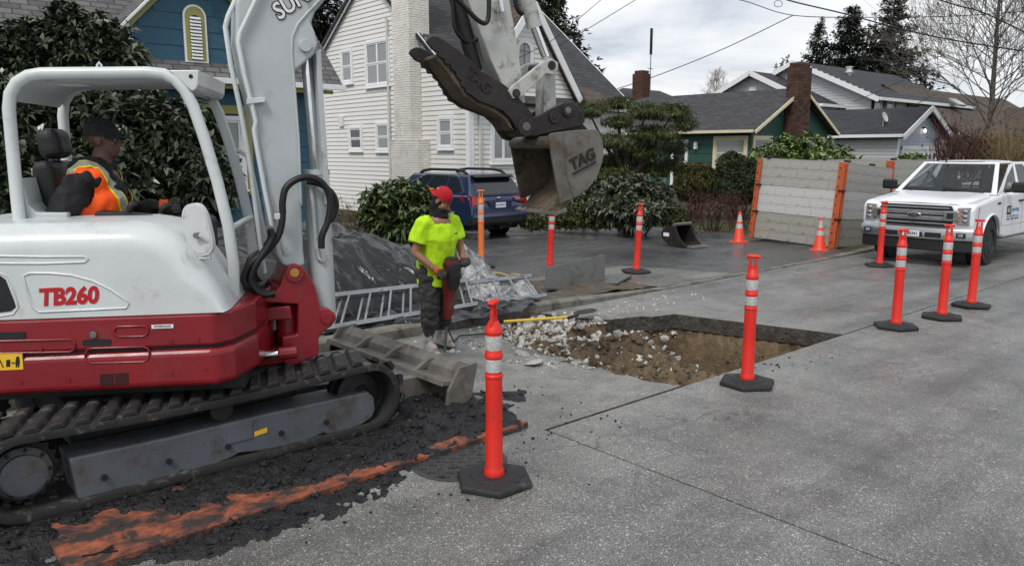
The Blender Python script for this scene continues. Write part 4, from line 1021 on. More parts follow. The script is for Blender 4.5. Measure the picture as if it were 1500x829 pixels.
def conifer(name, label, px, py_top, py_base, depth, rbase, m_='needle_dark', seed=1, dens=1., group=None, sparse=.0, cat='tree'):
    r = np.random.default_rng(seed); top = PD(px, py_top, depth); base = Vector((top.x, top.y, 0)); H = top.z
    t = thing(name, label, cat, base, group=group); mb = MB(); P, D, L = [], [], []
    lean = r.normal(0, .02, 2)
    mb.tube([(0, 0, 0), (lean[0]*H*.5, lean[1]*H*.5, H*.5), (lean[0]*H, lean[1]*H, H)], [H*.018, H*.011, .02], 6)
    z = H*.12
    while z < H*.985:
        f = 1 - z/H; rr = rbase*(f**.8)*(1+.0*r.normal())+.15; nb = int((4+3*r.random())*dens)
        for _ in range(nb):
            if r.random() < sparse: continue
            a = r.uniform(0, 6.28); ll = rr*r.uniform(.45, 1.2); tilt = r.uniform(-.25, .12) + .3*(1-f)
            d = np.array([math.cos(a), math.sin(a), tilt]); o_ = np.array([lean[0]*z, lean[1]*z, z+r.uniform(-.3, .3)])
            e = o_ + d*ll; mb.tube([tuple(o_), tuple(o_+d*ll*.5+np.array([0, 0, -.04*ll])), tuple(e)], [.03+.012*ll, .02+.006*ll, .01], 3, cap=False)
            ns = int(6+ll*9)
            tt = r.uniform(.15, 1.05, ns); p = o_ + d*ll*tt[:, None] + r.normal(0, .05*ll+.06, (ns, 3)); dr = d + r.normal(0, .55, (ns, 3)) + np.array([0, 0, -.15])
            P.append(p); D.append(dr); L.append(r.uniform(.4, .9, ns)*(.4+.13*ll))
        z += H*.018*(1+r.random())
    mb.build('trunk', 'bark', t); P = np.concatenate(P); D = unit(np.concatenate(D)); L = np.concatenate(L)
    Cr, D2, Ls = whorls(P, D, 3, 1., .45, .3); Ls = Ls*np.repeat(L, 3); V, Q = leaf_arrays(Cr, D2, Ls, .3, .08, .12); fast('crown', V, Q, m_, t); return t
gcon = 'tall conifers behind the grey house'
conifer('conifer_tree', 'slim dark conifer standing left of two taller ones behind the grey house', 1188, 28, 130, 85, 3.6, seed=3, dens=1.8, sparse=.12, group=gcon)
conifer('conifer_tree', 'broad dark conifer in the middle of three behind the grey house', 1250, 6, 130, 88, 7.0, seed=4, dens=2.2, sparse=.05, group=gcon)
conifer('conifer_tree', 'tallest dark conifer with drooping boughs behind the grey house', 1308, -22, 140, 84, 6.4, seed=5, dens=2.1, sparse=.1, group=gcon)
conifer('conifer_tree', 'dark conifer showing above the roof of the white house', 806, -50, 120, 52, 5.0, 'needle_mid', seed=6, dens=2.2)
conifer('conifer_tree', 'dark conifer seen between the excavator boom and the white house', 462, -60, 120, 46, 4.6, 'needle_dark', seed=8, dens=1.9, sparse=.05)
for i, px in enumerate((1137, 1148, 1155)): conifer('conifer_tree', 'tiny far conifer tip above the grey roof', px, 90-i*5, 110, 140, 1.6, seed=30+i, dens=.9, sparse=.2, group='far conifer tips')
# bare deciduous trees
def bare_tree(name, label, px, py_top, depth, spread, m_, seed, levels=6, cat='tree', r0=.16, base_px=None, first=.22):
    r = random.Random(seed); top = PD(px, py_top, depth); base = Vector((top.x, top.y, 0)); H = top.z; t = thing(name, label, cat, base); mb = MB()
    def grow(a, d, L, rad, k_):
        n = 3; pts = [a]; dd = d.copy()
        for _ in range(n):
            dd = (dd + Vector((r.gauss(0, .10), r.gauss(0, .10), r.gauss(.05, .06)))).normalized(); pts.append(pts[-1] + dd*L/n)
        rad = max(rad, .0095); mb.tube(pts, [rad*(1-.45*i/n) for i in range(n+1)], 5 if rad > .03 else 3, cap=False)
        if k_ == 0: return
        nb = r.choice((3, 4, 4, 5)) if k_ > 1 else r.choice((3, 4, 5))
        for i in range(nb):
            f = r.uniform(.3, 1.0); q = pts[0].lerp(pts[-1], f) if False else pts[min(n, int(f*n)+0)].lerp(pts[min(n, int(f*n)+1)], f*n-int(f*n))
            ax = Vector((r.gauss(0, 1), r.gauss(0, 1), r.gauss(.1, .5))); ax = (ax - d*ax.dot(d)).normalized(); an = r.uniform(.4, .95)
            nd = (dd*math.cos(an) + ax*math.sin(an)*spread + Vector((0, 0, .12))).normalized(); grow(q, nd, L*r.uniform(.55, .8), rad*r.uniform(.45, .6), k_-1)
    pts = [Vector((0, 0, 0)), Vector((.1, 0, H*.3)), Vector((0, .1, H*.6)), Vector((.05, .05, H*.95))]; mb.tube(pts, [r0, r0*.8, r0*.5, r0*.12], 8); mb.build('trunk', m_, t, smooth=60); mb2 = mb; mb = MB()
    nl = 92
    for i in range(nl):
        f = first + (1-first)*i/nl; q = Vector((0, 0, H*f)); a = i*2.4 + r.uniform(-.4, .4); el = r.uniform(.35, .75)+f*.3
        d = Vector((math.cos(a)*math.cos(el), math.sin(a)*math.cos(el), math.sin(el))); grow(q, d, H*(.27*(1-f)+.07), r0*(.2*(1-f)+.05), levels-3)
    mb.build('crown', m_, t); return t
bare_tree('bare_tree', 'tall bare leafless tree with many upswept branches at the far right', 1484, -170, 40, 1.0, 'bark_grey', 12, levels=6, r0=.17, first=.2)
bare_tree('bare_tree', 'small far leafless tree above the green bungalow roof', 1050, 112, 95, 1.0, 'twig_brown', 14, levels=5, r0=.12)
gs_ = [('tangled leafless brown shrub behind the white pickup truck', 1455, 205, 40, 3.6, 2.6, 26, 'twig_brown', 'leaf_cover', .12), ('tangled tan shrub right of the purple-leaved one', 1425, 215, 42, 3.3, 2.2, 24, 'twig_tan', 'leaf_cover', .15), ('tall tan leafless shrub below the bare tree', 1495, 205, 38, 3.6, 2.4, 26, 'twig_tan', 'leaf_cover', .12), ('purple-leaved shrub beside the lit garage gable', 1398, 210, 41, 3.6, 1.8, 24, 'twig_red', 'leaf_purple', .3)]
for i, (lb_, px, py, dd, h_, sp_, n_, m_, lf, fr) in enumerate(gs_): twigs('bare_shrub', lb_, 'shrub', (px, 240), dd, h_, sp_, n_, m_, .03, 4, seed=50+i, leaf=(lf, .14, fr))
# pale trunk of a birch by the conifers
# grass and moss along the driveway's garden edge
gp = []
for a, b, n_ in (((13.9, 15.45), (17.2, 14.5), 900), ((17.2, 14.5), (17.9, 11.6), 700), ((14.8, 15.6), (19, 17), 900)):
    t_ = rng.random(n_); gp.append(np.stack([a[0]+(b[0]-a[0])*t_, a[1]+(b[1]-a[1])*t_, np.zeros(n_)], 1) + np.abs(rng.normal(0, .25, (n_, 3)))*np.array([1, 1, 0]))
gp = np.concatenate(gp); D = unit(rng.normal(0, .5, gp.shape)+np.array([[0, 0, 1.]])); leafmat('grass', [c(66, 82, 28), c(96, 110, 40), c(120, 124, 56)], .7)
V_, Q_ = leaf_arrays(gp, D, rng.uniform(.05, .13, len(gp)), .18); tag(fast('grass_edge', V_, Q_, 'grass'), 'short mossy grass along the garden edge of the driveway', 'grass', kind='stuff')
# ================================================================== EXCAVATOR
mat('ex_white', c(200, 205, 205), .36, var=.07, vs=2.5, dirt=c(158, 157, 150), ds=3.2, da=.3, coat=.2)
mat('ex_grey', c(176, 182, 184), .42, var=.08, vs=3, dirt=c(120, 116, 106), ds=5, da=.28)
mat('ex_red', c(128, 22, 32), .36, var=.14, vs=3, dirt=c(112, 56, 54), ds=4.5, da=.3, coat=.15)
mat('ex_frame', c(84, 88, 94), .55, var=.2, vs=4, dirt=c(70, 58, 46), ds=5, da=.42, bump=.002)
mat('ex_dark', c(24, 25, 26), .6, var=.2, vs=5, bump=.002)
mat('worn_steel', c(112, 108, 102), .55, .35, var=.25, vs=6, dirt=c(86, 66, 48), ds=4, da=.45, bump=.004, bs=40)
mat('dark_steel', c(46, 43, 41), .55, .3, var=.3, vs=5, dirt=c(84, 74, 64), ds=6, da=.3, bump=.004, bs=40)
mat('bucket_inner', c(94, 82, 66), .85, var=.35, vs=8, dirt=c(44, 40, 36), ds=4, da=.55, bump=.01, bs=30)
mat('rubber', c(38, 37, 36), .75, var=.3, vs=6, dirt=c(112, 106, 98), ds=9, da=.36, bump=.003, bs=50)
mat('hose', c(15, 15, 16), .5, var=.2); mat('seat_vinyl', c(22, 22, 23), .55, var=.2, bump=.002, bs=150)
mat('chrome', (.78, .79, .8), .12, 1., var=.05); mat('decal_red', c(176, 24, 32), .5, var=.04); mat('decal_yellow', c(228, 180, 40), .5, var=.06)
mat('decal_white', c(225, 225, 225), .5, var=.03); mat('mirror_back', c(196, 198, 200), .4, var=.05, dirt=c(120, 118, 112), ds=9, da=.3); mat('grease', c(168, 128, 48), .4, var=.3, vs=20)
mat('arm_paint', c(178, 180, 176), .5, var=.08, vs=4, dirt=c(98, 84, 68), ds=7, da=.42, bump=.003)

EX0 = Vector((1.68, 5.8, 0))
ex = thing('excavator', 'white and red compact excavator with open canopy, raised bucket and rubber tracks', 'excavator', EX0)
def expart(mb, name, m_, parent=None, **k): return mb.build(name, m_, parent or ex, origin=EX0, **k)

# ---------- undercarriage ----------
SX, IX, TZ, TR = .655, 2.84, .315, .238
def track_pt(s_, R_=TR):
    D = IX-SX; Lc = math.pi*TR; L = 2*D+2*Lc; s_ %= L
    if s_ < D:
        x = SX + s_; sag = -.03*math.sin(math.pi*s_/D)   # top run, sags
        return x, TZ+TR+sag, 0.
    s_ -= D
    if s_ < Lc: a = math.pi/2 - s_/TR; return IX+TR*math.cos(a), TZ+TR*math.sin(a), a-math.pi/2
    s_ -= Lc
    if s_ < D: return IX-s_, TZ-TR, math.pi
    s_ -= D; a = -math.pi/2 - s_/TR; return SX+TR*math.cos(a), TZ+TR*math.sin(a), a-math.pi/2
TL = 2*(IX-SX)+2*math.pi*TR
lug = MB(); lug.prism([(-.05, 0), (.05, 0), (.032, .036), (-.032, .036)], -.2, .2, lambda u, a, w: (u + a*.42, a, w)); lug_me = lug.mesh('lug')
ilug = MB(); ilug.bb(-.02, .02, -.055, .055, -.05, 0)
ilug_me = ilug.mesh('guide_lug')
def make_track(y0):
    mb = MB(); rings = []
    n = 120
    for i in range(n):
        x, z, a = track_pt(TL*i/n); nx_, nz_ = -math.sin(a), math.cos(a)
        rings.append([(x+nx_*o_, y0+yy, z+nz_*o_) for yy, o_ in ((-.2, -.032), (-.205, .0), (-.2, .018), (-.185, .024), (.185, .024), (.2, .018), (.205, .0), (.2, -.032))])
    rings.append(rings[0])
    mb.loft(rings, cap=False); tr = expart(mb, 'track', 'rubber', smooth=35)
    N_ = 46
    for i in range(N_):
        x, z, a = track_pt(TL*i/N_)
        M_ = Matrix.Translation(Vector((x, y0, z))-EX0) @ Matrix.Rotation(-a, 4, 'Y') @ Matrix.Translation((0, 0, .02))
        o = link('lug', lug_me, 'rubber', tr); o.matrix_local = M_
        b = o.modifiers.new('b', 'BEVEL'); b.width = .008; b.segments = 1
        g = link('guide_lug', ilug_me, 'rubber', tr); g.matrix_local = Matrix.Translation(Vector((x, y0, z))-EX0) @ Matrix.Rotation(-a, 4, 'Y')
    return tr
YN, YF = 5.02, 6.58
make_track(YN); make_track(YF)
fp = [Plane((0, 4.87), 0).uv(*q) for q in [(101, 672), (250, 640), (400, 604), (540, 574), (548, 582), (550, 600), (545, 612), (530, 622), (488, 639), (474, 634), (455, 644), (440, 650), (385, 660), (350, 664), (336, 672), (325, 676), (300, 688), (266, 690), (250, 702), (230, 707), (180, 716), (165, 724), (150, 732), (116, 732)]]
for (yy, sgn) in ((YN, -1), (YF, 1)):
    o_ = yy - .15 if sgn < 0 else yy + .15
    mb = MB(); mb.prism(fp, o_, o_ - sgn*.28, lambda u, a, w: (u, a, w)); fr = expart(mb, 'track_frame', 'ex_frame', bevel=.012)
    # sprocket
    pr = []; 
    for i in range(72):
        a = 2*math.pi*i/72; rr = .183 + (.014 if (i % 4) < 2 else -.006); pr.append((SX+rr*math.cos(a), TZ+rr*math.sin(a)))
    mb = MB(); mb.prism(pr, yy-.04, yy+.04); s1 = expart(mb, 'sprocket', 'ex_dark', bevel=.003)
    mb = MB(); ys = yy - .04*1; mb.lathe([(0, 0), (.15, 0), (.15, .05), (.135, .06), (.118, .07), (.118, .1), (.105, .105), (0, .105)], 28, Matrix.Translation((SX, yy+sgn*.04, TZ)) @ Matrix.Rotation(R(90)*(1 if sgn < 0 else -1), 4, 'X')); expart(mb, 'hub', 'ex_frame', s1, smooth=35)
    for i in range(9):
        a = 2*math.pi*i/9; mb = MB(); y1 = yy+sgn*.09; mb.cyl((SX+.136*math.cos(a), y1, TZ+.136*math.sin(a)), (SX+.136*math.cos(a), y1+sgn*.022, TZ+.136*math.sin(a)), .011, 6); expart(mb, 'bolt', 'ex_dark', s1)
    mb = MB(); mb.lathe([(0, -.07), (.05, -.10), (.07, -.06), (.15, -.05), (.165, -.09), (.208, -.08), (.208, -.03), (.185, -.025), (.185, .025), (.208, .03), (.208, .08), (.165, .09), (.15, .05), (.07, .06), (.05, .10), (0, .07)], 32, Matrix.Translation((IX, yy, TZ)) @ Matrix.Rotation(R(90), 4, 'X')); expart(mb, 'idler_wheel', 'ex_dark', smooth=35)
    mb = MB(); mb.lathe([(0, -.12), (.075, -.12), (.075, .12), (0, .12)], 16, Matrix.Translation((1.78, yy, .445)) @ Matrix.Rotation(R(90), 4, 'X')); expart(mb, 'carrier_roller', 'ex_dark', smooth=35)
    for x_ in (1.05, 1.42, 1.79, 2.16, 2.5):
        mb = MB(); mb.lathe([(0, -.13), (.09, -.13), (.09, -.05), (.07, -.045), (.07, .045), (.09, .05), (.09, .13), (0, .13)], 16, Matrix.Translation((x_, yy, .19)) @ Matrix.Rotation(R(90), 4, 'X')); ro = expart(mb, 'track_roller', 'ex_dark', smooth=35)
        mb = MB(); y1 = o_; mb.cyl((x_, y1, .2), (x_, y1+sgn*.02, .2), .02, 6); expart(mb, 'bolt', 'ex_dark', ro)
nb = Plane((0, 4.855), 0)
q0 = nb.uv(352, 634); q1 = nb.uv(380, 640); mb = MB(); mb.bb(q0[0]-.08, q0[0]+.09, 4.862, 4.875, q0[1]-.06, q0[1]+.06); expart(mb, 'name_plate', 'ex_frame', bevel=.004)
q0 = nb.uv(383, 633); mb = MB(); mb.add([(q0[0]-.045, 4.866, q0[1]-.022), (q0[0]+.045, 4.866, q0[1]-.012), (q0[0]+.045, 4.866, q0[1]+.022), (q0[0]-.045, 4.866, q0[1]+.012)], [(0, 1, 2, 3)]); expart(mb, 'sticker', 'decal_yellow')
mb = MB(); mb.bb(.95, 2.45, 5.2, 6.4, .3, .58); mb.lathe([(.0, .5), (.52, .5), (.52, .7), (.0, .7)], 32, Matrix.Translation(EX0)); expart(mb, 'car_body', 'ex_dark', bevel=.03)
# ---------- dozer blade ----------
bp_ = [(3.62, .0), (3.66, .0), (3.70, .08), (3.69, .19), (3.75, .31), (3.82, .365), (3.79, .39), (3.69, .34), (3.64, .23), (3.63, .11)]
bd = MB(); rings = []
mb = MB(); mb.prism(bp_, 4.84, 6.78); bl = expart(mb, 'blade', 'worn_steel', bevel=.006)
for ye in (4.82, 6.765):
    mb = MB(); mb.prism([(3.52, .0), (3.72, -.0), (3.79, .15), (3.85, .40), (3.66, .39), (3.55, .22)], ye, ye+.03); expart(mb, 'end_plate', 'worn_steel', bl, bevel=.004)
mb = MB(); mb.prism([(3.50, .26), (3.7, .24), (3.74, .27), (3.52, .30)], 4.85, 6.76); expart(mb, 'back_rail', 'worn_steel', bl, bevel=.005)
for y_ in (5.3, 5.8, 6.3):
    mb = MB(); mb.prism([(3.5, .27), (3.72, .30), (3.79, .375), (3.69, .37)], y_-.025, y_+.025); expart(mb, 'rib', 'worn_steel', bl, bevel=.004)
for y_ in (5.35, 6.25):
    mb = MB(); mb.prism([(2.3, .26), (2.3, .38), (3.3, .29), (3.66, .25), (3.66, .06), (3.3, .14)], y_-.07, y_+.07); expart(mb, 'blade_arm', 'ex_frame', bevel=.01)
mb = MB(); mb.prism([(3.2, .11), (3.66, .05), (3.66, .26), (3.2, .28)], 5.2, 6.4); expart(mb, 'push_frame', 'worn_steel', bevel=.01)

# ---------- upper structure ----------
UA = R(-31); UP = Plane((EX0.x, EX0.y), UA); UM = UP.mat
def U(u, v, w): return tuple(UM @ Vector((u, v, w)))
def upr(poly, v0, v1): 
    mb = MB(); mb.prism(poly, v0, v1, lambda u, a, w: U(u, a, w)); return mb
def plan(poly, w0, w1):
    mb = MB(); mb.prism(poly, w0, w1, lambda u, a, w: U(u, w, a)); return mb
plan_pts = lambda e=0.: [(.56+e, -.93-e), (.66+e, -.84-e), (.76+e, -.55), (.80+e, .0), (.80+e, .75), (.70+e, .93+e), (-.9, .93+e), (-1.25-e*.7, .82+e*.7), (-1.5-e, .5), (-1.58-e, .0), (-1.5-e, -.5), (-1.25-e*.7, -.82-e*.7), (-.9, -.93-e)]
expart(plan(plan_pts(.01), .93, 1.125), 'skirt_upper', 'ex_red', bevel=.014)
expart(plan(plan_pts(-.012), .905, .94), 'skirt_gap', 'ex_dark')
low = [(u, v) for u, v in plan_pts(.015)]
expart(plan(low, .67, .912), 'skirt_lower', 'ex_red', bevel=.045, seg=4)
mb = MB(); mb.bb(-1.0, .7, -.7, .7, .58, .68, xf=UM); expart(mb, 'turntable', 'ex_dark')
# hood, rounded on its outer edge and nose
ho = -.70
prof_px = [(-120, 326), (0, 326), (120, 323), (205, 322), (238, 327), (262, 338), (284, 355), (303, 380), (320, 405), (332, 425), (340, 442)]
hp = [UP.uv(px, py, ho) for px, py in prof_px]
hp = [(-1.28, 1.13), (-1.36, 1.3), (-1.30, 1.55)] + hp[1:] + [(hp[-1][0]+.012, 1.13)]
hp[3] = (-.9, hp[4][1]-.005)
def inset(pts, d):
    n = len(pts); out_ = []
    for i, (u, w) in enumerate(pts):
        if w < 1.14: out_.append((u - (d*.25 if u > 0 else -d*.25), w)); continue
        a, b = pts[max(0, i-1)], pts[min(n-1, i+1)]; t = Vector((b[0]-a[0], b[1]-a[1])).normalized(); nn = Vector((t.y, -t.x))
        d_ = d*max(.25, min(1, (w-1.13)/.3)); out_.append((u+nn.x*d_, max(w+nn.y*d_, 1.135 + .02*(i % 2))) if False else (u+nn.x*d_, w+nn.y*d_))
    return out_
RB = .15
_in = inset(hp, RB); _cu, _cw = sum(p[0] for p in _in)/len(_in), 1.32
rings = [[U(_cu+(u-_cu)*q_, -.932, _cw+(w-_cw)*q_) for u, w in _in] for q_ in (.01, .5, .93)]
for th in np.linspace(0, math.pi/2, 8):
    d = RB*(1-math.sin(th)); v = -.932 + RB*1.15*(1-math.cos(th))
    rings.append([U(u, v, w) for u, w in inset(hp, d)])
rings.append([U(u, -.24, w) for u, w in hp])
mb = MB(); mb.loft(rings); hood = expart(mb, 'hood', 'ex_white', smooth=32)
SV = -.936   # decal plane just off the hood side
def sp(px, py, off=SV): return UP.uv(px, py, off)
def emboss(pts, r=.008, m_='ex_white', parent=None, closed=True, off=-.931, nm='embossed_rib'):
    P = [U(*(lambda q: (q[0], off, q[1]))(sp(px, py, off))) for px, py in pts]
    mb = MB(); mb.tube(P, r, 6, closed=closed); return expart(mb, nm, m_, parent or hood, smooth=60)
def rounded(px0, py0, px1, py1, r, sk=0): 
    pts = []
    for cx_, cy_, a0 in ((px1-r, py0+r, -90), (px1-r, py1-r, 0), (px0+r, py1-r, 90), (px0+r, py0+r, 180)):
        for t in (0, 45, 90): pts.append((cx_+r*math.cos(R(a0+t)), cy_+r*math.sin(R(a0+t))+sk*(cx_-px0)))
    return pts
emboss([(34, 404), (44, 400), (75, 400), (105, 403), (135, 411), (160, 423), (180, 436), (189, 445), (185, 451), (120, 454), (58, 457), (50, 452), (40, 425)])
emboss([(-160, 372), (0, 375), (60, 376), (124, 376), (129, 380), (124, 384), (60, 386), (-160, 385)])
emboss([(-120, 396), (0, 400), (12, 405), (22, 430), (27, 450), (20, 460), (0, 463), (-120, 466)], .006)
q = [sp(*p) for p in [(-100, 400), (0, 404), (8, 410), (20, 440), (23, 450), (16, 456), (0, 458), (-100, 461)]]
expart(upr(q, -.934, -.925), 'vent_screen', 'ex_dark', hood)
for pts in ([rounded(-150, 502, 110, 520, 8, -.02)], [rounded(167, 478, 217, 493, 7, -.02)], [rounded(125, 510, 219, 532, 9, -.03)]):
    emboss(pts[0], .007, 'ex_red', off=-.944)
q = [sp(px, py, -.948) for px, py in rounded(-40, 488, 37, 498, 2, -.02)]; expart(upr(q, -.946, -.94), 'grab_slot', 'ex_dark')
q = [sp(*p, -.95) for p in rounded(120, 498, 162, 507, 3, -.03)]; expart(upr(q, -.9455, -.94), 'latch_recess', 'ex_dark')
q0 = sp(137, 490, -.945); mb = MB(); mb.cyl(U(q0[0], -.944, q0[1]), U(q0[0], -.956, q0[1]), .02, 16); expart(mb, 'lock_cylinder', 'grey_metal', bevel=.003)
for r_ in range(6):
    for c_ in range(2):
        x0 = 146+c_*22; y0 = 548.5+r_*2.9-(c_*1.2); q = [sp(px, py, -.95) for px, py in ((x0, y0), (x0+20, y0-1), (x0+20, y0+.4), (x0, y0+1.4))]; expart(upr(q, -.9495, -.944), 'vent_slot', 'black_mark')
def decal(mb, name, m_, px, py, off, parent=None, rot=0.):
    q = sp(px, py, off); M_ = UM @ Matrix.Translation((q[0], off, q[1])) @ Matrix.Rotation(R(90), 4, 'X') @ Matrix.Rotation(rot, 4, 'Z'); mb.xf(M_); return expart(mb, name, m_, parent or hood)
decal(text_mb('TB260', .138, shear=.16, bold=.0062, ext=.0008, sx=.88, spacing=1.0), 'model_lettering', 'decal_red', 100, 435, -.9345, rot=R(1.2))
q = [sp(px, py, -.95) for px, py in ((-30, 519), (32, 517), (34, 541), (-30, 544))]; yd = expart(upr(q, -.9485, -.94), 'warning_sticker', 'decal_yellow')
wm = MB()
def wq(pts, off=-.9495):
    P = [U(sp(px, py, off)[0], off, sp(px, py, off)[1]) for px, py in pts]; wm.add(P, [tuple(range(len(P)))])
wq([(24, 522), (28, 522), (29, 530), (28, 538), (26, 538), (26, 531), (25, 538), (23, 538), (22.5, 530)]); wq([(9, 527), (15, 526.5), (15, 537), (9, 537.5)]); wq([(16, 531.5), (18, 529.5), (18, 531), (20, 531), (20, 529.5), (22, 531.5), (20, 533.5), (20, 532), (18, 532), (18, 533.5)], -.9497); wq([(-6, 539), (0, 526), (6, 538.5), (4, 538.5), (0, 530), (-3, 539)]); expart(wm, 'pictogram', 'black_mark', yd)
lb = MB(); lb.bb(-.062, .062, -.012, .012, 0, .001); decal(lb, 'label_plate', 'decal_white', 238, 478, -.9455)
decal(text_mb('HYDRAULIC', .018, bold=.0004, ext=.0003), 'label_text', 'black_mark', 238, 478, -.9475)
# panel seams, bolts, scuffs
for px, py in ((30, 560), (100, 556), (250, 547), (300, 540), (250, 500), (290, 497), (60, 512)):
    q0 = sp(px, py, -.948); mb = MB(); mb.cyl(U(q0[0], -.945, q0[1]), U(q0[0], -.953, q0[1]), .011, 6); expart(mb, 'body_bolt', 'ex_red')
# slots on top of the hood
for px in (66, 80, 94, 108, 122, 136, 178, 190):
    a = UP.uv(px, 333, -.62); top = hp[6][1]
    mb = MB(); mb.bb(a[0]-.012, a[0]+.012, -.76, -.56, top-.004, top+.004, xf=UM); expart(mb, 'cooling_slot', 'black_mark', hood)
# bulkhead behind seat, floor, console
mb = MB(); mb.prism([(-1.5, 1.12), (-1.5, 1.45), (-1.3, 1.62), (-.5, 1.66), (-.42, 1.55), (-.42, 1.12)], -.23, .88, lambda u, a, w: U(u, a, w)); expart(mb, 'engine_cover', 'ex_grey', bevel=.05, seg=3)
q = [UP.uv(px, py, -.45) for px, py in ((28, 260), (38, 300), (50, 312), (96, 312), (96, 330), (20, 330))]
expart(upr(q, -.42, .5), 'rear_bulkhead', 'ex_grey', bevel=.01)
mb = MB(); mb.prism([(-.42, 1.12), (-.42, 1.17), (.78, 1.17), (.78, 1.12)], -.23, .9, lambda u, a, w: U(u, a, w)); expart(mb, 'floor', 'ex_dark')
# front nose carrying the swing bracket
q = [UP.uv(px, py, -.18) for px, py in ((300, 470), (340, 470), (395, 450), (425, 448), (428, 468), (392, 470), (392, 512), (425, 514), (425, 530), (370, 540), (300, 540))]
expart(upr(q, -.18, .18), 'nose_casting', 'ex_red', bevel=.012)
# canopy
NV, FV = -.45, .42
near_px = [(29, 328), (25, 290), (18, 215), (13, 160), (15, 138), (25, 121), (42, 111), (60, 108), (100, 107.5), (160, 107), (215, 106.5), (240, 109), (256, 117), (270, 132), (283, 156), (300, 205), (318, 265), (334, 330), (342, 385), (343, 430), (338, 470)]
npth = [UP.uv(px, py, NV) for px, py in near_px]
mb = MB(); mb.tube([U(u, NV, w) for u, w in npth], .037, 12); can = expart(mb, 'canopy_frame', 'ex_white', smooth=60)
mb = MB(); mb.tube([U(u, FV, w) for u, w in npth], .037, 12); expart(mb, 'far_canopy_frame', 'ex_white', can, smooth=60)
rp = npth[4:14]; mb = MB()
for i in range(len(rp)-1):
    pass
vsr = []
for lay in (.012, -.012):
    for (u, w) in rp:
        for v in (NV+.03, NV+.10, (NV+FV)/2, FV-.10, FV-.03):
            vsr.append(U(u, v, w + lay - (0 if abs(v-(NV+FV)/2) > .3 and False else 0) - (.0 if v in (NV+.03, FV-.03) else .03)))
n5 = 5; m5 = len(rp); fsr = []
for L_ in (0, 1):
    o_ = L_*m5*n5
    for i in range(m5-1):
        for j in range(n5-1): fsr.append((o_+i*n5+j, o_+i*n5+j+1, o_+(i+1)*n5+j+1, o_+(i+1)*n5+j))
mb.add(vsr, fsr); expart(mb, 'roof_panel', 'ex_grey', can, smooth=40)
q = [UP.uv(px, py, NV-.03) for px, py in ((247, 103), (291, 103), (290, 124), (287, 131), (281, 134), (268, 122))]
expart(upr(q, NV-.03, FV+.03), 'front_visor', 'ex_white', can, bevel=.006)
q0 = UP.uv(279, 112, NV-.04); mb = MB(); mb.cyl(U(q0[0], NV-.033, q0[1]), U(q0[0], NV-.02, q0[1]), .013, 12); expart(mb, 'bolt_hole', 'black_mark', can)
for v_ in (NV-.03+.12, FV-.1):
    pass
mb = MB(); a = UP.uv(146, 103, NV); mb.tube([U(a[0]-.012, NV, a[1]-.03), U(a[0]-.012, NV, a[1]+.03), U(a[0], NV, a[1]+.045), U(a[0]+.012, NV, a[1]+.03), U(a[0]+.012, NV, a[1]-.03)], .008, 6); expart(mb, 'lifting_eye', 'ex_white', can, smooth=60)
q0 = UP.uv(58, 128, NV+.12); st_q = [U(u, NV+.2+dv, w-.045) for (u, w), dv in ((rp[3], 0), (rp[4], 0), (rp[4], .25), (rp[3], .25))]
mb = MB(); mb.add(st_q, [(0, 1, 2, 3)]); expart(mb, 'safety_sticker', 'decal_white', can)
# cross rail between front posts, handrails
a = npth[18]; mb = MB(); mb.tube([U(npth[17][0]+.02, NV, npth[17][1]-.02), U(npth[17][0]+.02, FV, npth[17][1]-.02)], .022, 10); expart(mb, 'cross_rail', 'ex_white', can, smooth=60)
hr = [UP.uv(px, py, .45) for px, py in ((338, 224), (352, 221), (363, 230), (371, 262), (380, 310), (388, 350), (384, 362), (372, 366))]
mb = MB(); mb.tube([U(u, .45, w) for u, w in hr], .019, 10); expart(mb, 'handrail', 'ex_white', smooth=60)
# seat
def rbox(mb, cu, cv, cw, su, sv, sw, rot=0.):
    M_ = UM @ Matrix.Translation((cu, cv, cw)) @ Matrix.Rotation(rot, 4, 'Y'); return mb.bb(-su/2, su/2, -sv/2, sv/2, -sw/2, sw/2, xf=M_)
SVV = .02
h0 = UP.uv(80, 211, SVV); mb = MB(); rbox(mb, h0[0], SVV, h0[1], .15, .27, .20, R(-8)); seat = expart(mb, 'seat_headrest', 'seat_vinyl', bevel=.06, seg=4)
b0 = UP.uv(92, 275, SVV); mb = MB(); rbox(mb, b0[0]+.0, SVV, 1.78, .13, .46, .52, R(-12)); expart(mb, 'seat_back', 'seat_vinyl', bevel=.05, seg=4)
mb = MB(); rbox(mb, b0[0]+.28, SVV, 1.52, .5, .48, .14, R(-4)); expart(mb, 'seat_base', 'seat_vinyl', bevel=.05, seg=4)
mb = MB(); rbox(mb, b0[0]+.22, SVV, 1.34, .4, .4, .3); expart(mb, 'seat_pedestal', 'ex_dark', bevel=.02)
mb = MB(); mb.tube([U(h0[0]-.02, SVV-.06, h0[1]-.2), U(h0[0], SVV-.06, h0[1])], .012, 8); mb.tube([U(h0[0]-.02, SVV+.06, h0[1]-.2), U(h0[0], SVV+.06, h0[1])], .012, 8); expart(mb, 'headrest_post', 'grey_metal', seat)
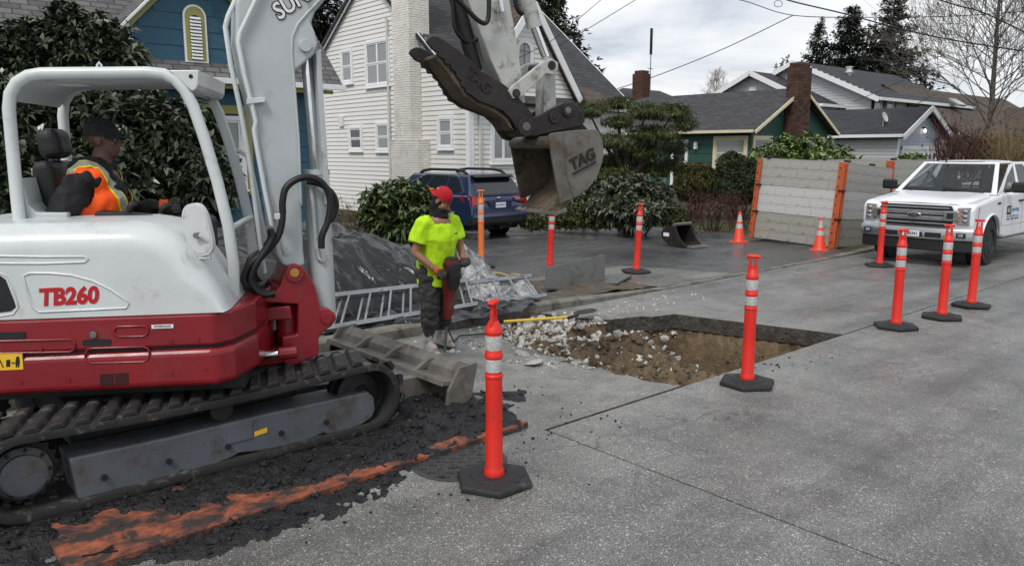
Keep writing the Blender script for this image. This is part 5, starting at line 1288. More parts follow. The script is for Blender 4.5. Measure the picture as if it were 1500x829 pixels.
# joysticks and levers
cs = UP.uv(205, 322, -.26); mb = MB(); rbox(mb, cs[0]-.05, -.28, cs[1]-.02, .42, .16, .14, R(6)); expart(mb, 'console', 'ex_dark', bevel=.03, seg=3)
for px0, py0, px1, py1, off in ((185, 318, 193, 300, -.28), (228, 322, 243, 302, -.1)):
    a = UP.uv(px0, py0, off); b = UP.uv(px1, py1, off); mb = MB(); A_, B_ = Vector(U(a[0], off, a[1])), Vector(U(b[0], off, b[1]))
    mb.tube([A_, A_.lerp(B_, .4), A_.lerp(B_, .75), B_, B_+Vector((.03, 0, .0))], [.02, .016, .024, .026, .016], 10); expart(mb, 'joystick', 'ex_dark', smooth=60)
mb = MB(); a = UP.uv(262, 318, .05); mb.bb(a[0]-.12, a[0]+.18, -.2, .5, 1.17, 1.62, xf=UM); expart(mb, 'dash_console', 'ex_dark', bevel=.04, seg=3)
for off, dx in ((-.02, 0), (.06, .03)):
    a = UP.uv(316, 385, off); b = UP.uv(303, 330, off); mb = MB(); mb.tube([U(a[0]+dx, off, 1.17), U(b[0]+dx, off, b[1])], [.01, .014], 8); expart(mb, 'travel_lever', 'ex_dark', smooth=60)
# mirror
mo = -.80; m0 = UP.uv(290, 337, mo); mb = MB(); ring_o = []
for t in np.linspace(0, 2*math.pi, 28, endpoint=False):
    cu_, cw_ = math.cos(t), math.sin(t); e_ = .5
    ring_o.append((.082*math.copysign(abs(cu_)**.75, cu_), .165*math.copysign(abs(cw_)**.6, cw_)))
MM = UM @ Matrix.Translation((m0[0], mo, m0[1])) @ Matrix.Rotation(R(-12), 4, 'Z') @ Matrix.Rotation(R(-10), 4, 'Y')
mb.loft([[tuple(MM @ Vector((u*s_, d, w*s_))) for u, w in ring_o] for s_, d in ((.9, -.012), (.97, -.012), (1., .0), (1., .03), (.6, .05), (.1, .052))]); mir = expart(mb, 'mirror', 'ex_white', smooth=40)
mb = MB(); mb.loft([[tuple(MM @ Vector((u*s_, -.0155, w*s_))) for u, w in ring_o] for s_ in (.88, .6, .3, .01)], cap=False); expart(mb, 'mirror_back', 'mirror_back', mir, smooth=60)
mb = MB(); mb.cyl(MM @ Vector((0, -.012, -.03)), MM @ Vector((0, -.05, -.03)), .018, 12); expart(mb, 'mirror_clamp', 'grey_metal', mir)
a = UP.uv(250, 357, mo); b = UP.uv(285, 378, mo); d_ = UP.uv(308, 378, mo)
mb = MB(); mb.tube([U(a[0], mo, a[1]), U(b[0]-.03, mo, b[1]), U(b[0], mo, b[1]), U(d_[0], mo, d_[1]), U(d_[0]+.01, mo-.02, d_[1]+.1), tuple(MM @ Vector((.02, -.045, -.03)))], .012, 8); expart(mb, 'mirror_arm', 'ex_white', mir, smooth=60)

# ---------- boom, arm, thumb, bucket ----------
sw0 = UM @ Vector((.95, 0, 0)); BA = R(-14); BP = Plane((sw0.x, sw0.y), BA); BM = BP.mat
def Bw(t, v, w): return tuple(BM @ Vector((t, v, w)))
def bpoly(pts, off): return [BP.uv(px, py, off) for px, py in pts]
def bprism(pts, half, off0=None, off1=None):
    a0 = -half if off0 is None else off0; a1 = half if off1 is None else off1
    mb = MB(); mb.prism(bpoly(pts, a0), a0, a1, lambda u, a, w: Bw(u, a, w)); return mb
def bpin(px, py, half, r, name='pin', m_='worn_steel', parent=None, n=20, off=None):
    q = BP.uv(px, py, -half if off is None else off); mb = MB(); mb.cyl(Bw(q[0], -half, q[1]), Bw(q[0], half, q[1]), r, n); return expart(mb, name, m_, parent, bevel=.004)
def bcyl(px0, py0, px1, py1, r, off=0., name='cylinder', m_='ex_grey', parent=None, f0=0., f1=1., n=20):
    a = Vector((*BP.uv(px0, py0, off), 0)); b = Vector((*BP.uv(px1, py1, off), 0)); p, q_ = a.lerp(b, f0), a.lerp(b, f1)
    mb = MB(); mb.cyl(Bw(p.x, off, p.y), Bw(q_.x, off, q_.y), r, n); return expart(mb, name, m_, parent, smooth=40)
BH = .14
boom_px = [(408, 376), (414, 388), (430, 394), (447, 388), (445, 370), (442, 300), (438, 200), (433, 120), (432, 105), (447, 92), (459, 82), (466, 66), (462, 48), (456, 34), (462, 18), (477, 0), (540, -70), (650, -140), (700, -160), (700, -190), (640, -195), (480, -150), (400, -95), (362, -45), (347, 5), (346, 60), (356, 110), (372, 170), (388, 250), (400, 330)]
boom = expart(bprism(boom_px, BH), 'boom', 'ex_grey', bevel=.018, seg=3)
fl = [(441, 300), (437, 200), (430, 112), (427, 80), (428, 55), (436, 36), (450, 20), (472, -3), (500, -35)]
P = [Bw(*(lambda q: (q[0], -BH-.002, q[1]))(BP.uv(px, py, -BH))) for px, py in fl]
mb = MB(); mb.tube(P, .010, 8); expart(mb, 'weld_flange', 'ex_grey', boom, smooth=60)
P = [Bw(*(lambda q: (q[0], -BH-.001, q[1]))(BP.uv(px, py, -BH))) for px, py in ((386, 258), (396, 285), (404, 310), (410, 345), (416, 372))]
mb = MB(); mb.tube(P, .008, 6); expart(mb, 'weld_flange', 'ex_grey', boom, smooth=60)
bpin(448, 67, BH+.025, .043, 'pin', 'ex_grey', boom)
lgo = BP.uv(437, 6, -BH-.004)
for nm, m_, bold, dz in (('logo_outline', 'black_mark', .010, 0), ('logo_lettering', 'decal_white', .0028, .0025)):
    tb = text_mb('SUNBELT', .15, shear=.12, bold=bold, ext=.001, sx=.92, spacing=.98)
    x0 = min(v_.x for v_ in tb.v) if nm == 'logo_outline' else x0
    M_ = BM @ Matrix.Translation((BP.uv(402, 22, -BH)[0], -BH-.005-dz, BP.uv(402, 22, -BH)[1])) @ Matrix.Rotation(R(90), 4, 'X') @ Matrix.Rotation(R(36), 4, 'Z') @ Matrix.Translation((-x0, 0, 0)); tb.xf(M_); expart(tb, nm, m_, boom)
# steel hydraulic lines up the boom's back
for pts, off, r_ in (([(398, 330), (386, 270), (376, 215), (372, 190), (375, 178), (358, 110), (349, 62), (352, 48), (375, 0), (400, -50)], -BH-.03, .016), ([(388, 400), (378, 330), (366, 240), (352, 160), (338, 95), (330, 40), (334, 25), (350, -10), (372, -50)], -.05, .018), ([(380, 350), (368, 260), (360, 210), (352, 165), (336, 85), (332, 50)], .03, .014)):
    P = [Bw(*(lambda q: (q[0], off, q[1]))(BP.uv(px, py, off))) for px, py in pts]; mb = MB(); mb.tube(P, r_, 8); expart(mb, 'hydraulic_line', 'ex_white', boom, smooth=60)
q = bpoly([(362, 144), (388, 143), (388, 150), (362, 153)], -BH-.04); mb = MB(); mb.prism(q, -BH-.05, -BH-.001, lambda u, a, w: Bw(u, a, w)); expart(mb, 'line_clamp', 'ex_white', boom, bevel=.003)
# boom cylinder with guard
cb = bcyl(474, 462, 463, 254, .093, 0., 'boom_cylinder', 'ex_grey'); bcyl(463, 258, 447, 70, .038, 0., 'cylinder_rod', 'chrome', cb)
bcyl(463, 256, 463, 249, .098, 0., 'cylinder_collar', 'ex_grey', cb)
expart(bprism([(463, 78), (470, 72), (474, 140), (481, 250), (487, 300), (476, 300), (470, 200)], .03, -.12, .12), 'rod_guard', 'ex_grey', cb, bevel=.004)
P = [Bw(*(lambda q: (q[0], -.1, q[1]))(BP.uv(px, py, -.1))) for px, py in ((455, 270), (459, 300), (463, 360), (466, 378), (474, 384))]
mb = MB(); mb.tube(P, .016, 8); expart(mb, 'cylinder_line', 'ex_grey', cb, smooth=60)
q = BP.uv(456, 269, -.11); mb = MB(); mb.cyl(Bw(q[0], -.13, q[1]), Bw(q[0], -.05, q[1]), .034, 6); expart(mb, 'line_fitting', 'ex_grey', cb, bevel=.004)
# swing bracket
sb_px = [(418, 396), (422, 389), (432, 386), (442, 390), (452, 400), (462, 420), (468, 445), (469, 452), (482, 452), (492, 460), (493, 468), (486, 478), (472, 488), (467, 496), (467, 520), (430, 537), (416, 532), (414, 516), (414, 494), (436, 490), (437, 476), (437, 446), (388, 443), (388, 432), (402, 430), (410, 420)]
br = expart(bprism(sb_px, .17), 'swing_bracket', 'ex_red', bevel=.012, seg=3)
mb = MB(); q = BP.uv(422, 480, 0); mb.cyl(Bw(q[0], 0, .72), Bw(q[0], 0, 1.10), .085, 20); expart(mb, 'swing_pin', 'ex_red', bevel=.01)
bpin(432, 401, .19, .062, 'foot_pin', 'ex_red', br); bpin(432, 400, .197, .032, 'grease_cap', 'grease', br); bpin(479, 466, .185, .045, 'cylinder_pin', 'ex_red', br)
# slew cylinder rod under the bracket
a, b = UP.uv(326, 526, -.3), UP.uv(412, 517, -.3); mb = MB(); mb.cyl(U(a[0]-.1, -.3, a[1]-.01), U(b[0], -.3, b[1]), .03, 16); expart(mb, 'swing_cylinder_rod', 'chrome', smooth=40)
a, b = UP.uv(408, 518, -.3), UP.uv(436, 515, -.3); mb = MB(); mb.cyl(U(a[0], -.3, a[1]), U(b[0], -.3, b[1]), .048, 12); expart(mb, 'swing_rod_eye', 'ex_red', bevel=.008)
# hoses
def hose(pts, off, r_=.02):
    P = []
    for k_, (px, py) in enumerate(pts):
        o_ = off[k_] if isinstance(off, (list, tuple)) else off; q = BP.uv(px, py, o_); P.append(Vector(Bw(q[0], o_, q[1])))
    # smooth (Catmull-Rom)
    out_ = []
    for i in range(len(P)-1):
        p0_, p1_, p2_, p3_ = P[max(0, i-1)], P[i], P[i+1], P[min(len(P)-1, i+2)]
        for t in np.linspace(0, 1, 6, endpoint=False):
            out_.append(.5*((2*p1_)+(p2_-p0_)*t+(2*p0_-5*p1_+4*p2_-p3_)*t*t+(3*p1_-p0_-3*p2_+p3_)*t**3))
    out_.append(P[-1]); mb = MB(); mb.tube(out_, r_, 8); return expart(mb, 'hose', 'hose', smooth=60)
hose([(396, 430), (372, 425), (357, 410), (366, 388), (392, 366), (408, 345), (414, 318), (414, 295), (420, 274), (440, 261), (462, 262), (478, 276), (484, 298), (480, 325), (472, 345), (471, 364)], -.24, .024)
hose([(450, 266), (468, 270), (486, 282), (493, 300), (488, 318), (480, 326)], -.15, .02)
for i, (dx, dy, o_) in enumerate(((0, 0, -.2), (6, 2, -.1), (-5, 4, -.02), (9, -5, .05), (3, 6, -.26), (-2, -8, .1))):
    hose([(402+dx*.2, 432-dy*.4), (380+dx, 425+dy), (364+dx, 408+dy), (370+dx, 385+dy), (388+dx*.6, 366), (398+dx*.4, 348), (396, 335)], o_, .021)
mb = MB(); q = BP.uv(413, 317, -.24); mb.bb(-.045, .03, -.03, .03, -.02, .02, xf=BM @ Matrix.Translation((q[0], -.22, q[1]))); expart(mb, 'hose_clamp', 'ex_white', bevel=.004)
# arm
AHH = .115
arm_px = [(640, -170), (672, -180), (712, -110), (745, 0), (757, 70), (766, 130), (768, 150), (758, 158), (744, 150), (731, 118), (718, 90), (684, 0), (650, -100)]
arm = expart(bprism([(px+2, py) for px, py in arm_px], AHH), 'arm', 'arm_paint', bevel=.012, seg=3)
bcyl(742, -120, 783, 41, .062, .0, 'bucket_cylinder', 'arm_paint'); bcyl(783, 41, 799, 84, .034, .0, 'bucket_rod', 'chrome')
bcyl(652, -60, 697, 105, .055, .02, 'thumb_cylinder', 'ex_dark')
hose([(716, -10), (716, 20), (712, 34), (700, 30), (680, 10), (660, -10)], -.2, .018); hose([(662, -5), (664, 20), (668, 45), (684, 62), (698, 58), (712, 40)], -.02, .016); hose([(752, -30), (757, 10), (766, 22)], -.12, .02)
q = bpoly([(714, 0), (734, 0), (737, 18), (726, 20)], -AHH-.02); mb = MB(); mb.cyl(Bw(*(lambda q: (q[0], -AHH-.03, q[1]))(BP.uv(728, 2, -AHH))), Bw(*(lambda q: (q[0], -AHH-.03, q[1]))(BP.uv(731, 19, -AHH))), .028, 10); expart(mb, 'hydraulic_coupling', 'chrome', arm)
# links
lk_px = [(745, 133), (752, 126), (798, 89), (808, 86), (818, 92), (818, 102), (810, 110), (800, 108), (765, 142), (752, 145)]
for o0, o1 in ((-.19, -.14), (.14, .19)):
    mb = MB(); mb.prism(bpoly(lk_px, -.19), o0, o1, lambda u, a, w: Bw(u, a, w)); lk = expart(mb, 'bucket_link', 'arm_paint', bevel=.006)
bpin(757, 137, .2, .035, 'link_pin', 'dark_steel', lk); bpin(809, 96, .2, .035, 'link_pin', 'dark_steel', lk)
expart(bprism([(797, 98), (814, 98), (815, 160), (812, 170), (797, 170)], .075), 'bucket_link_strut', 'arm_paint', bevel=.008)
# coupler
cp_px = [(752, 178), (768, 176), (790, 170), (812, 158), (826, 151), (838, 150), (848, 156), (856, 166), (857, 178), (853, 184), (838, 188), (800, 196), (782, 200), (770, 199)]
for o0, o1 in ((-.15, -.11), (.11, .15)):
    mb = MB(); mb.prism(bpoly(cp_px, -.15), o0, o1, lambda u, a, w: Bw(u, a, w)); cpo = expart(mb, 'coupler_plate', 'dark_steel', bevel=.006)
expart(bprism([(776, 186), (838, 172), (838, 186), (780, 198)], .11), 'coupler_body', 'dark_steel', bevel=.008)
bpin(833, 162, .165, .055, 'coupler_pin', 'dark_steel', cpo); bpin(833, 162, .17, .028, 'pin_bore', 'worn_steel', cpo); bpin(813, 172, .165, .05, 'coupler_pin', 'dark_steel', cpo); bpin(813, 172, .17, .018, 'pin_bore', 'ex_dark', cpo)
q = BP.uv(851, 171, -.155); mb = MB(); mb.prism([(q[0]+.014*math.cos(t), q[1]+.035*math.sin(t)) for t in np.linspace(0, 6.28, 14, endpoint=False)], -.1525, -.148, lambda u, a, w: Bw(u, a, w)); expart(mb, 'coupler_slot', 'black_mark', cpo)
bpin(772, 186, .2, .075, 'thumb_pin', 'dark_steel'); bpin(772, 186, .207, .035, 'pin_cap', 'worn_steel')
# thumb: two toothed plates with a web
th_z = [(75, 105), (85, 80), (115, 65), (160, 72), (210, 100), (300, 165), (400, 245), (470, 320), (560, 370), (640, 420), (720, 490), (780, 560), (829, 620), (840, 680), (829, 760), (790, 785), (750, 770), (715, 720), (680, 660), (620, 600), (540, 565), (490, 545), (440, 525), (400, 490), (358, 470), (352, 442), (322, 418), (318, 385), (290, 355), (286, 325), (252, 300), (243, 268), (208, 262), (200, 228), (165, 215), (160, 180), (118, 160)]
th_px = [(610+x/4.876, 40+y/4.876) for x, y in th_z]
for o0, o1 in ((-.17, -.135), (.115, .15)):
    mb = MB(); pp = bpoly(th_px, -.17); 
    if o0 > 0: pp = [(u-.02*max(0, 2.6-u), w-.03*max(0, 2.75-u)) for u, w in pp]
    mb.prism(pp, o0, o1, lambda u, a, w: Bw(u, a, w)); thp = expart(mb, 'thumb_plate', 'dark_steel', bevel=.004)
web = [(610+x/4.876, 40+y/4.876) for x, y in [(150, 190), (220, 260), (300, 375), (370, 480), (450, 535), (560, 580), (650, 650), (700, 740), (670, 720), (620, 650), (540, 600), (440, 560), (350, 500), (280, 400), (200, 290), (140, 215)]]
expart(bprism(web, .14), 'thumb_web', 'bucket_inner', bevel=.003)
tg = text_mb('TAG', .115, shear=.1, bold=.004, ext=.006); q = BP.uv(701, 118, -.172); M_ = BM @ Matrix.Translation((q[0], -.172, q[1])) @ Matrix.Rotation(R(90), 4, 'X') @ Matrix.Rotation(R(-38), 4, 'Z'); tg.xf(M_); expart(tg, 'raised_logo', 'dark_steel', thp)
q = BP.uv(715, 136, -.172); mb = MB(); mb.cyl(Bw(q[0], -.1725, q[1]), Bw(q[0], -.168, q[1]), .018, 12); expart(mb, 'hole', 'black_mark', thp)  # black disc paints the darkness of a hole; the plate is solid here
# bucket
BW = .35
bk_z = [(310, 240), (330, 222), (400, 212), (520, 200), (640, 192), (668, 205), (690, 260), (705, 330), (695, 430), (660, 530), (600, 610), (545, 660), (480, 700), (440, 760), (395, 800)]
prof = bpoly([(740+x/4.875, 150+y/4.875) for x, y in bk_z], -BW)
side = prof[:12] + bpoly([(740+x/4.875, 150+y/4.875) for x, y in [(490, 685), (395, 722), (350, 480)]], -BW)
for o0, o1 in ((-BW, -BW+.025), (BW-.025, BW)):
    mb = MB(); mb.prism(side, o0, o1, lambda u, a, w: Bw(u, a, w)); bs_ = expart(mb, 'bucket_side', 'worn_steel' if o0 < 0 else 'bucket_inner', bevel=.005)
    if o0 < 0: near_side = bs_
# curved shell from top plate round the back to the lip
shell = prof[3:]
cen = Vector((sum(p[0] for p in shell)/len(shell), sum(p[1] for p in shell)/len(shell)))
inn = []
for i, (u, w) in enumerate(shell):
    a, b = shell[max(0, i-1)], shell[min(len(shell)-1, i+1)]; t = Vector((b[0]-a[0], b[1]-a[1])).normalized(); nn = Vector((t.y, -t.x))
    if nn.dot(cen-Vector((u, w))) < 0: nn = -nn
    inn.append((u+nn.x*.02, w+nn.y*.02))
mb = MB(); mb.prism(shell + inn[::-1], -BW+.026, BW-.026, lambda u, a, w: Bw(u, a, w)); expart(mb, 'bucket_shell', 'bucket_inner', smooth=30)
a = prof[-1]; mb = MB(); lp_ = [a, (a[0]-.05, a[1]-.012), (a[0]-.04, a[1]+.012), (a[0]+.03, a[1]+.03)]
mb.prism([(a[0]-.05, a[1]-.015), (a[0]+.06, a[1]+.02), (a[0]+.055, a[1]+.05), (a[0]-.05, a[1]+.003)], -BW-.005, BW+.005, lambda u, a_, w: Bw(u, a_, w)); lip = expart(mb, 'cutting_edge', 'worn_steel', bevel=.004)
for i in range(7):
    v_ = -BW+.06+i*(2*BW-.12)/6; mb = MB(); mb.cyl(Bw(a[0]-.005, v_, a[1]+.0), Bw(a[0]+.0, v_, a[1]+.035), .02, 10); expart(mb, 'bolt', 'bucket_inner', lip)
t0 = bpoly([(745+62.5, 203)], -BW)[0]; mb = MB(); mb.cyl(Bw(t0[0]+.03, -BW+.02, t0[1]-.03), Bw(t0[0]+.03, BW, t0[1]-.03), .05, 18); expart(mb, 'torque_tube', 'worn_steel', smooth=40)
mb = MB(); w_pts = bpoly([(740+x/4.875, 150+y/4.875) for x, y in [(415, 215), (425, 330), (440, 520), (470, 620), (492, 680)]], -BW); mb.tube([Bw(u, -BW-.001, w) for u, w in w_pts], .008, 6); expart(mb, 'weld_bead', 'worn_steel', near_side, smooth=60)
tg = text_mb('TAG', .125, shear=.1, bold=.004, ext=.008); q = BP.uv(853, 234, -BW); M_ = BM @ Matrix.Translation((q[0], -BW-.004, q[1])) @ Matrix.Rotation(R(90), 4, 'X') @ Matrix.Rotation(R(24), 4, 'Z'); tg.xf(M_); expart(tg, 'raised_logo', 'dark_steel', near_side)
mb = MB(); mb.bb(-.13, .11, -.075, -.06, -.004, .012, xf=M_); expart(mb, 'logo_bar', 'dark_steel', near_side, bevel=.003)
# coupler ears on the bucket top
for v_ in (-.11, .08):
    mb = MB(); mb.prism(bpoly([(790, 205), (800, 192), (850, 178), (862, 190), (868, 200)], v_), v_, v_+.03, lambda u, a_, w: Bw(u, a_, w)); expart(mb, 'bucket_ear', 'dark_steel', bevel=.005)
# ================================================================== VEHICLES
mat('truck_white', c(222, 224, 227), .3, var=.01, vs=2, coat=.5, rv=.01)
mat('car_blue', c(38, 52, 84), .3, .35, var=.08, vs=2, coat=.8); mat('black_plastic', c(26, 27, 28), .55, var=.15); mat('tyre', c(28, 28, 28), .8, var=.2, bump=.003)
mat('chrome_dull', (.40, .41, .42), .26, .85, var=.06); mat('alloy', (.45, .46, .47), .35, .9, var=.1); mat('lens_clear', c(132, 136, 140), .1, var=.3, vs=14, spec=.8); mat('lens_red', c(150, 16, 20), .12, var=.2, vs=10, coat=.8)
mat('lens_amber', c(214, 110, 30), .2, var=.1); mat('plate_white', c(214, 220, 226), .5, var=.1, vs=30); mat('logo_blue', c(66, 116, 176), .5, var=.04); mat('car_oval', c(24, 34, 60), .2, coat=.8)
k = N('auto_glass'); k.col((.012, .015, .018)).rough(.03); k.set(Specular_IOR_Level=.7, Coat_Weight=.5, Coat_Roughness=.02)

k = N('clear_glass'); tr_ = k.n('ShaderNodeBsdfTransparent'); tr_.inputs[0].default_value = (.62, .66, .66, 1); gl_ = k.n('ShaderNodeBsdfGlossy'); gl_.inputs['Roughness'].default_value = .02
fr = k.n('ShaderNodeFresnel'); fr.inputs['IOR'].default_value = 1.6; mxs = k.n('ShaderNodeMixShader'); k.l(fr.outputs[0], mxs.inputs[0]); k.l(tr_.outputs[0], mxs.inputs[1]); k.l(gl_.outputs[0], mxs.inputs[2]); k.l(mxs.outputs[0], k.t.nodes['Material Output'].inputs[0])
def arch(cx_, cz, r, z_b, n=10, a0=None):
    s_ = math.asin(max(-1, min(1, (z_b-cz)/r))); return [(cx_+r*math.cos(t), cz+r*math.sin(t)) for t in np.linspace(s_, math.pi-s_, n)]
def wheel(parent, x, y, r, w, side, m_rim='alloy'):
    M_ = Matrix.Translation((x, y, r)) @ Matrix.Rotation(R(-90*side), 4, 'X')
    mb = MB(); mb.lathe([(r*.62, -w/2), (r*.93, -w/2), (r, -w/2+.03), (r, w/2-.03), (r*.93, w/2), (r*.66, w/2), (r*.62, w/2-.03), (.0, w/2-.08)], 32, M_); t = mb.build('wheel', 'tyre', parent, smooth=35)
    mb = MB(); mb.lathe([(r*.65, w/2-.02), (r*.6, w/2), (r*.56, w/2-.03), (r*.2, w/2-.05), (r*.18, w/2-.01), (0, w/2-.01)], 24, M_)
    for i in range(6):
        a = i*math.pi/3; mb.bb(r*.15, r*.6, -.035, .035, w/2-.05, w/2-.012, xf=M_ @ Matrix.Rotation(a, 4, 'Z'))
    mb.build('rim', m_rim, t, smooth=35); return t
def panel(face, u0, u1, v0, v1, off=.006, inset_pts=None):
    """quad on a planar face given by 4 corners (a,b,c,d ccw: bottom-left, bottom-right, top-right, top-left)"""
    a, b, c_, d = [Vector(p) for p in face]; n = (b-a).cross(d-a).normalized()
    f = lambda u, v: (a*(1-u)+b*u)*(1-v) + (d*(1-u)+c_*u)*v + n*off
    pts = inset_pts or [(u0, v0), (u1, v0), (u1, v1), (u0, v1)]
    mb = MB(); P = [f(*p) for p in pts]; m_ = len(P)
    P2 = [p - n*(off+.02) for p in P]; mb.add(P+P2, [tuple(range(m_))] + [(i, (i+1) % m_, (i+1) % m_+m_, i+m_) for i in range(m_)]); return mb

# ---------------- white pickup ----------------
TX, TY = 15.22, 5.98
tk = thing('pickup_truck', 'white pickup truck with chrome grille parked facing the panel box', 'pickup truck', (TX, TY, 0), math.pi)
HW = .99; FWX, RWX, WR = -.98, -4.66, .41
prof = [(-.10, .56), (-.03, .80), (-.03, 1.05), (-.06, 1.12), (-.16, 1.17), (-.7, 1.225), (-1.32, 1.285), (-1.5, 1.31), (-2.4, 1.33), (-3.62, 1.35), (-3.70, 1.36), (-5.84, 1.38), (-5.88, 1.30), (-5.88, .62)]
prof += [(x_, z_) for x_, z_ in reversed(arch(RWX, .44, .50, .55))][::1] if False else []
bot = [(-5.80, .56)] + sorted(arch(RWX, .44, .50, .52), key=lambda p: p[0]) + [(-4.0, .46), (-1.75, .46)] + sorted(arch(FWX, .44, .50, .52), key=lambda p: p[0]) + [(-.3, .52)]
mb = MB(); mb.prism(prof + bot, -HW, HW); body = mb.build('body', 'truck_white', tk, bevel=.055, seg=4)
mb = MB(); mb.bb(-5.6, -.3, -.82, .82, .40, .62); mb.build('chassis', 'black_plastic', tk)
for x_ in (FWX, RWX):
    mb = MB(); mb.bb(x_-.5, x_+.5, -HW+.02, HW-.02, .5, .96); 
# hood with raised centre and ridges
hood_r = []
for x_, z_, w_ in ((-.10, 1.135, .80), (-.22, 1.185, .84), (-.75, 1.245, .86), (-1.30, 1.30, .86)):
    hood_r.append([(x_, y_*w_, z_ + dz) for y_, dz in ((-1, -.03), (-.9, .012), (-.72, .026), (-.62, .016), (0, .03), (.62, .016), (.72, .026), (.9, .012), (1, -.03))])
mb = MB(); mb.loft(hood_r, cap=False, closed=False); mb.build('hood', 'truck_white', tk, smooth=40)
# cab
B0, B1, T0, T1 = (-1.27, .94), (-3.66, .95), (-2.02, .70), (-3.50, .72); zb, zt = 1.30, 1.89
bl, bR = (B0[0], B0[1], zb), (B0[0], -B0[1], zb); rl, rr_ = (B1[0], B1[1], zb+.03), (B1[0], -B1[1], zb+.03); tl, trr = (T0[0], T0[1], zt), (T0[0], -T0[1], zt); ql, qr = (T1[0], T1[1], zt), (T1[0], -T1[1], zt)
def frame_face(mb, face, regions):
    """regions: (u0,u1, hole points) splitting the face along u; each leaves its window open"""
    a, b, c_, d = [Vector(p) for p in face]; f = lambda u, v: (a*(1-u)+b*u)*(1-v) + (d*(1-u)+c_*u)*v
    for u0_, u1_, hole in regions:
        O = [(u0_, 0), (u1_, 0), (u1_, 1), (u0_, 1)]
        if hole is None: mb.add([f(*p) for p in O], [(0, 1, 2, 3)]); continue
        H_ = list(hole); n_ = len(H_)
        # nearest outer corner for every hole point, walked in order
        near = [min(range(4), key=lambda i: (O[i][0]-h[0])**2+(O[i][1]-h[1])**2) for h in H_]
        vs_ = [f(*p) for p in O] + [f(*p) for p in H_]; fs = []
        for i in range(n_):
            j = (i+1) % n_; ci, cj = near[i], near[j]
            if ci == cj: fs.append((ci, 4+j, 4+i))
            else: fs.append((ci, cj, 4+j, 4+i))
        mb.add(vs_, fs)
LD1, LD2 = [(.14, .06), (.50, .06), (.50, .92), (.40, .92)], [(.55, .06), (.90, .06), (.90, .80), (.84, .92), (.55, .92)]
mb = MB(); mb.add([tl, trr, qr, ql], [(0, 1, 2, 3)])
frame_face(mb, (bR, bl, tl, trr), [(0, 1, [(.055, .05), (.945, .05), (.945, .95), (.055, .95)])]); frame_face(mb, (rl, rr_, qr, ql), [(0, 1, [(.1, .1), (.9, .1), (.9, .9), (.1, .9)])])
frame_face(mb, (bl, rl, ql, tl), [(0, .525, LD1), (.525, 1, LD2)]); frame_face(mb, (rr_, bR, trr, qr), [(0, .475, [(1-u, v) for u, v in reversed(LD2)]), (.475, 1, [(1-u, v) for u, v in reversed(LD1)])])
cab_o = mb.build('cab', 'truck_white', tk); sdf = cab_o.modifiers.new('s', 'SOLIDIFY'); sdf.thickness = .035; sdf.offset = -1; bv_ = cab_o.modifiers.new('b', 'BEVEL'); bv_.width = .02; bv_.segments = 3; bv_.angle_limit = R(35)
# interior: dash, steering wheel, seats, mirror
mb = MB(); mb.prism([(-1.3, 1.30), (-1.45, 1.36), (-1.85, 1.39), (-1.98, 1.34), (-1.98, 1.28)], -.86, .86); mb.build('dashboard', 'black_plastic', tk, bevel=.02)
mb = MB(); M_ = Matrix.Translation((-2.08, .40, 1.40)) @ Matrix.Rotation(R(-65), 4, 'Y'); mb.tube([M_ @ Vector((.18*math.cos(t), .18*math.sin(t), 0)) for t in np.linspace(0, 2*math.pi, 24, endpoint=False)], .016, 6, closed=True); mb.tube([M_ @ Vector((-.17, 0, 0)), M_ @ Vector((.17, 0, 0))], .02, 6); mb.build('steering_wheel', 'black_plastic', tk, smooth=60)
for y_ in (.42, -.42):
    mb = MB(); mb.bb(-2.75, -2.6, y_-.25, y_+.25, 1.2, 1.58); st_ = mb.build('seat', 'grey_metal', tk, bevel=.05, seg=3); mb = MB(); mb.bb(-2.74, -2.64, y_-.13, y_+.13, 1.6, 1.76); mb.build('headrest', 'grey_metal', st_, bevel=.04, seg=3)
mb = MB(); mb.bb(-2.02, -1.98, -.12, .12, 1.72, 1.79); mb.build('rear_view_mirror', 'black_plastic', tk, bevel=.01)
mb = MB(); mb.tube([(-1.98, 0, 1.72), (-1.97, .01, 1.60)], .004, 4); mb.ell((-1.97, .01, 1.58), (.02, .03, .04)); mb.build('hanging_charm', 'decal_white', tk)
mb = MB(); mb.loft([[(x_, y_, z_+.035-.06*(y_/.7)**4) for y_ in np.linspace(-.68, .68, 9)] for x_, z_ in ((-2.02, 1.87), (-2.3, 1.89), (-3.2, 1.89), (-3.48, 1.87))], cap=False, closed=False); mb.build('roof', 'truck_white', tk, smooth=50)
ws = panel((bR, bl, tl, trr), .05, .95, .045, .955, -.012).build('windshield', 'clear_glass', tk, bevel=.0)
mb = MB()
for y0, y1 in ((-.75, .05), (-.05, .72)):
    mb2 = MB(); mb2.tube([(-1.24, y1, 1.33), (-1.33, (y0+y1)/2, 1.37), (-1.36, y0, 1.39)], .012, 6); mb2.build('wiper', 'black_plastic', tk)
panel((rl, rr_, qr, ql), .1, .9, .1, .9, -.012).build('rear_window', 'clear_glass', tk)
for nm, f in (('left', (bl, rl, ql, tl)), ('right', (rr_, bR, trr, qr))):
    d1 = [(.14, .06), (.50, .06), (.50, .92), (.40, .92)] if nm == 'left' else [(.86, .06), (.60, .92), (.50, .92), (.50, .06)]
    d2 = [(.55, .06), (.90, .06), (.90, .80), (.84, .92), (.55, .92)] if nm == 'left' else [(.45, .06), (.45, .92), (.16, .92), (.10, .80), (.10, .06)]
    panel(f, 0, 1, 0, 1, -.012, d1).build('door_window', 'clear_glass', tk); panel(f, 0, 1, 0, 1, -.012, d2).build('rear_door_window', 'clear_glass', tk)
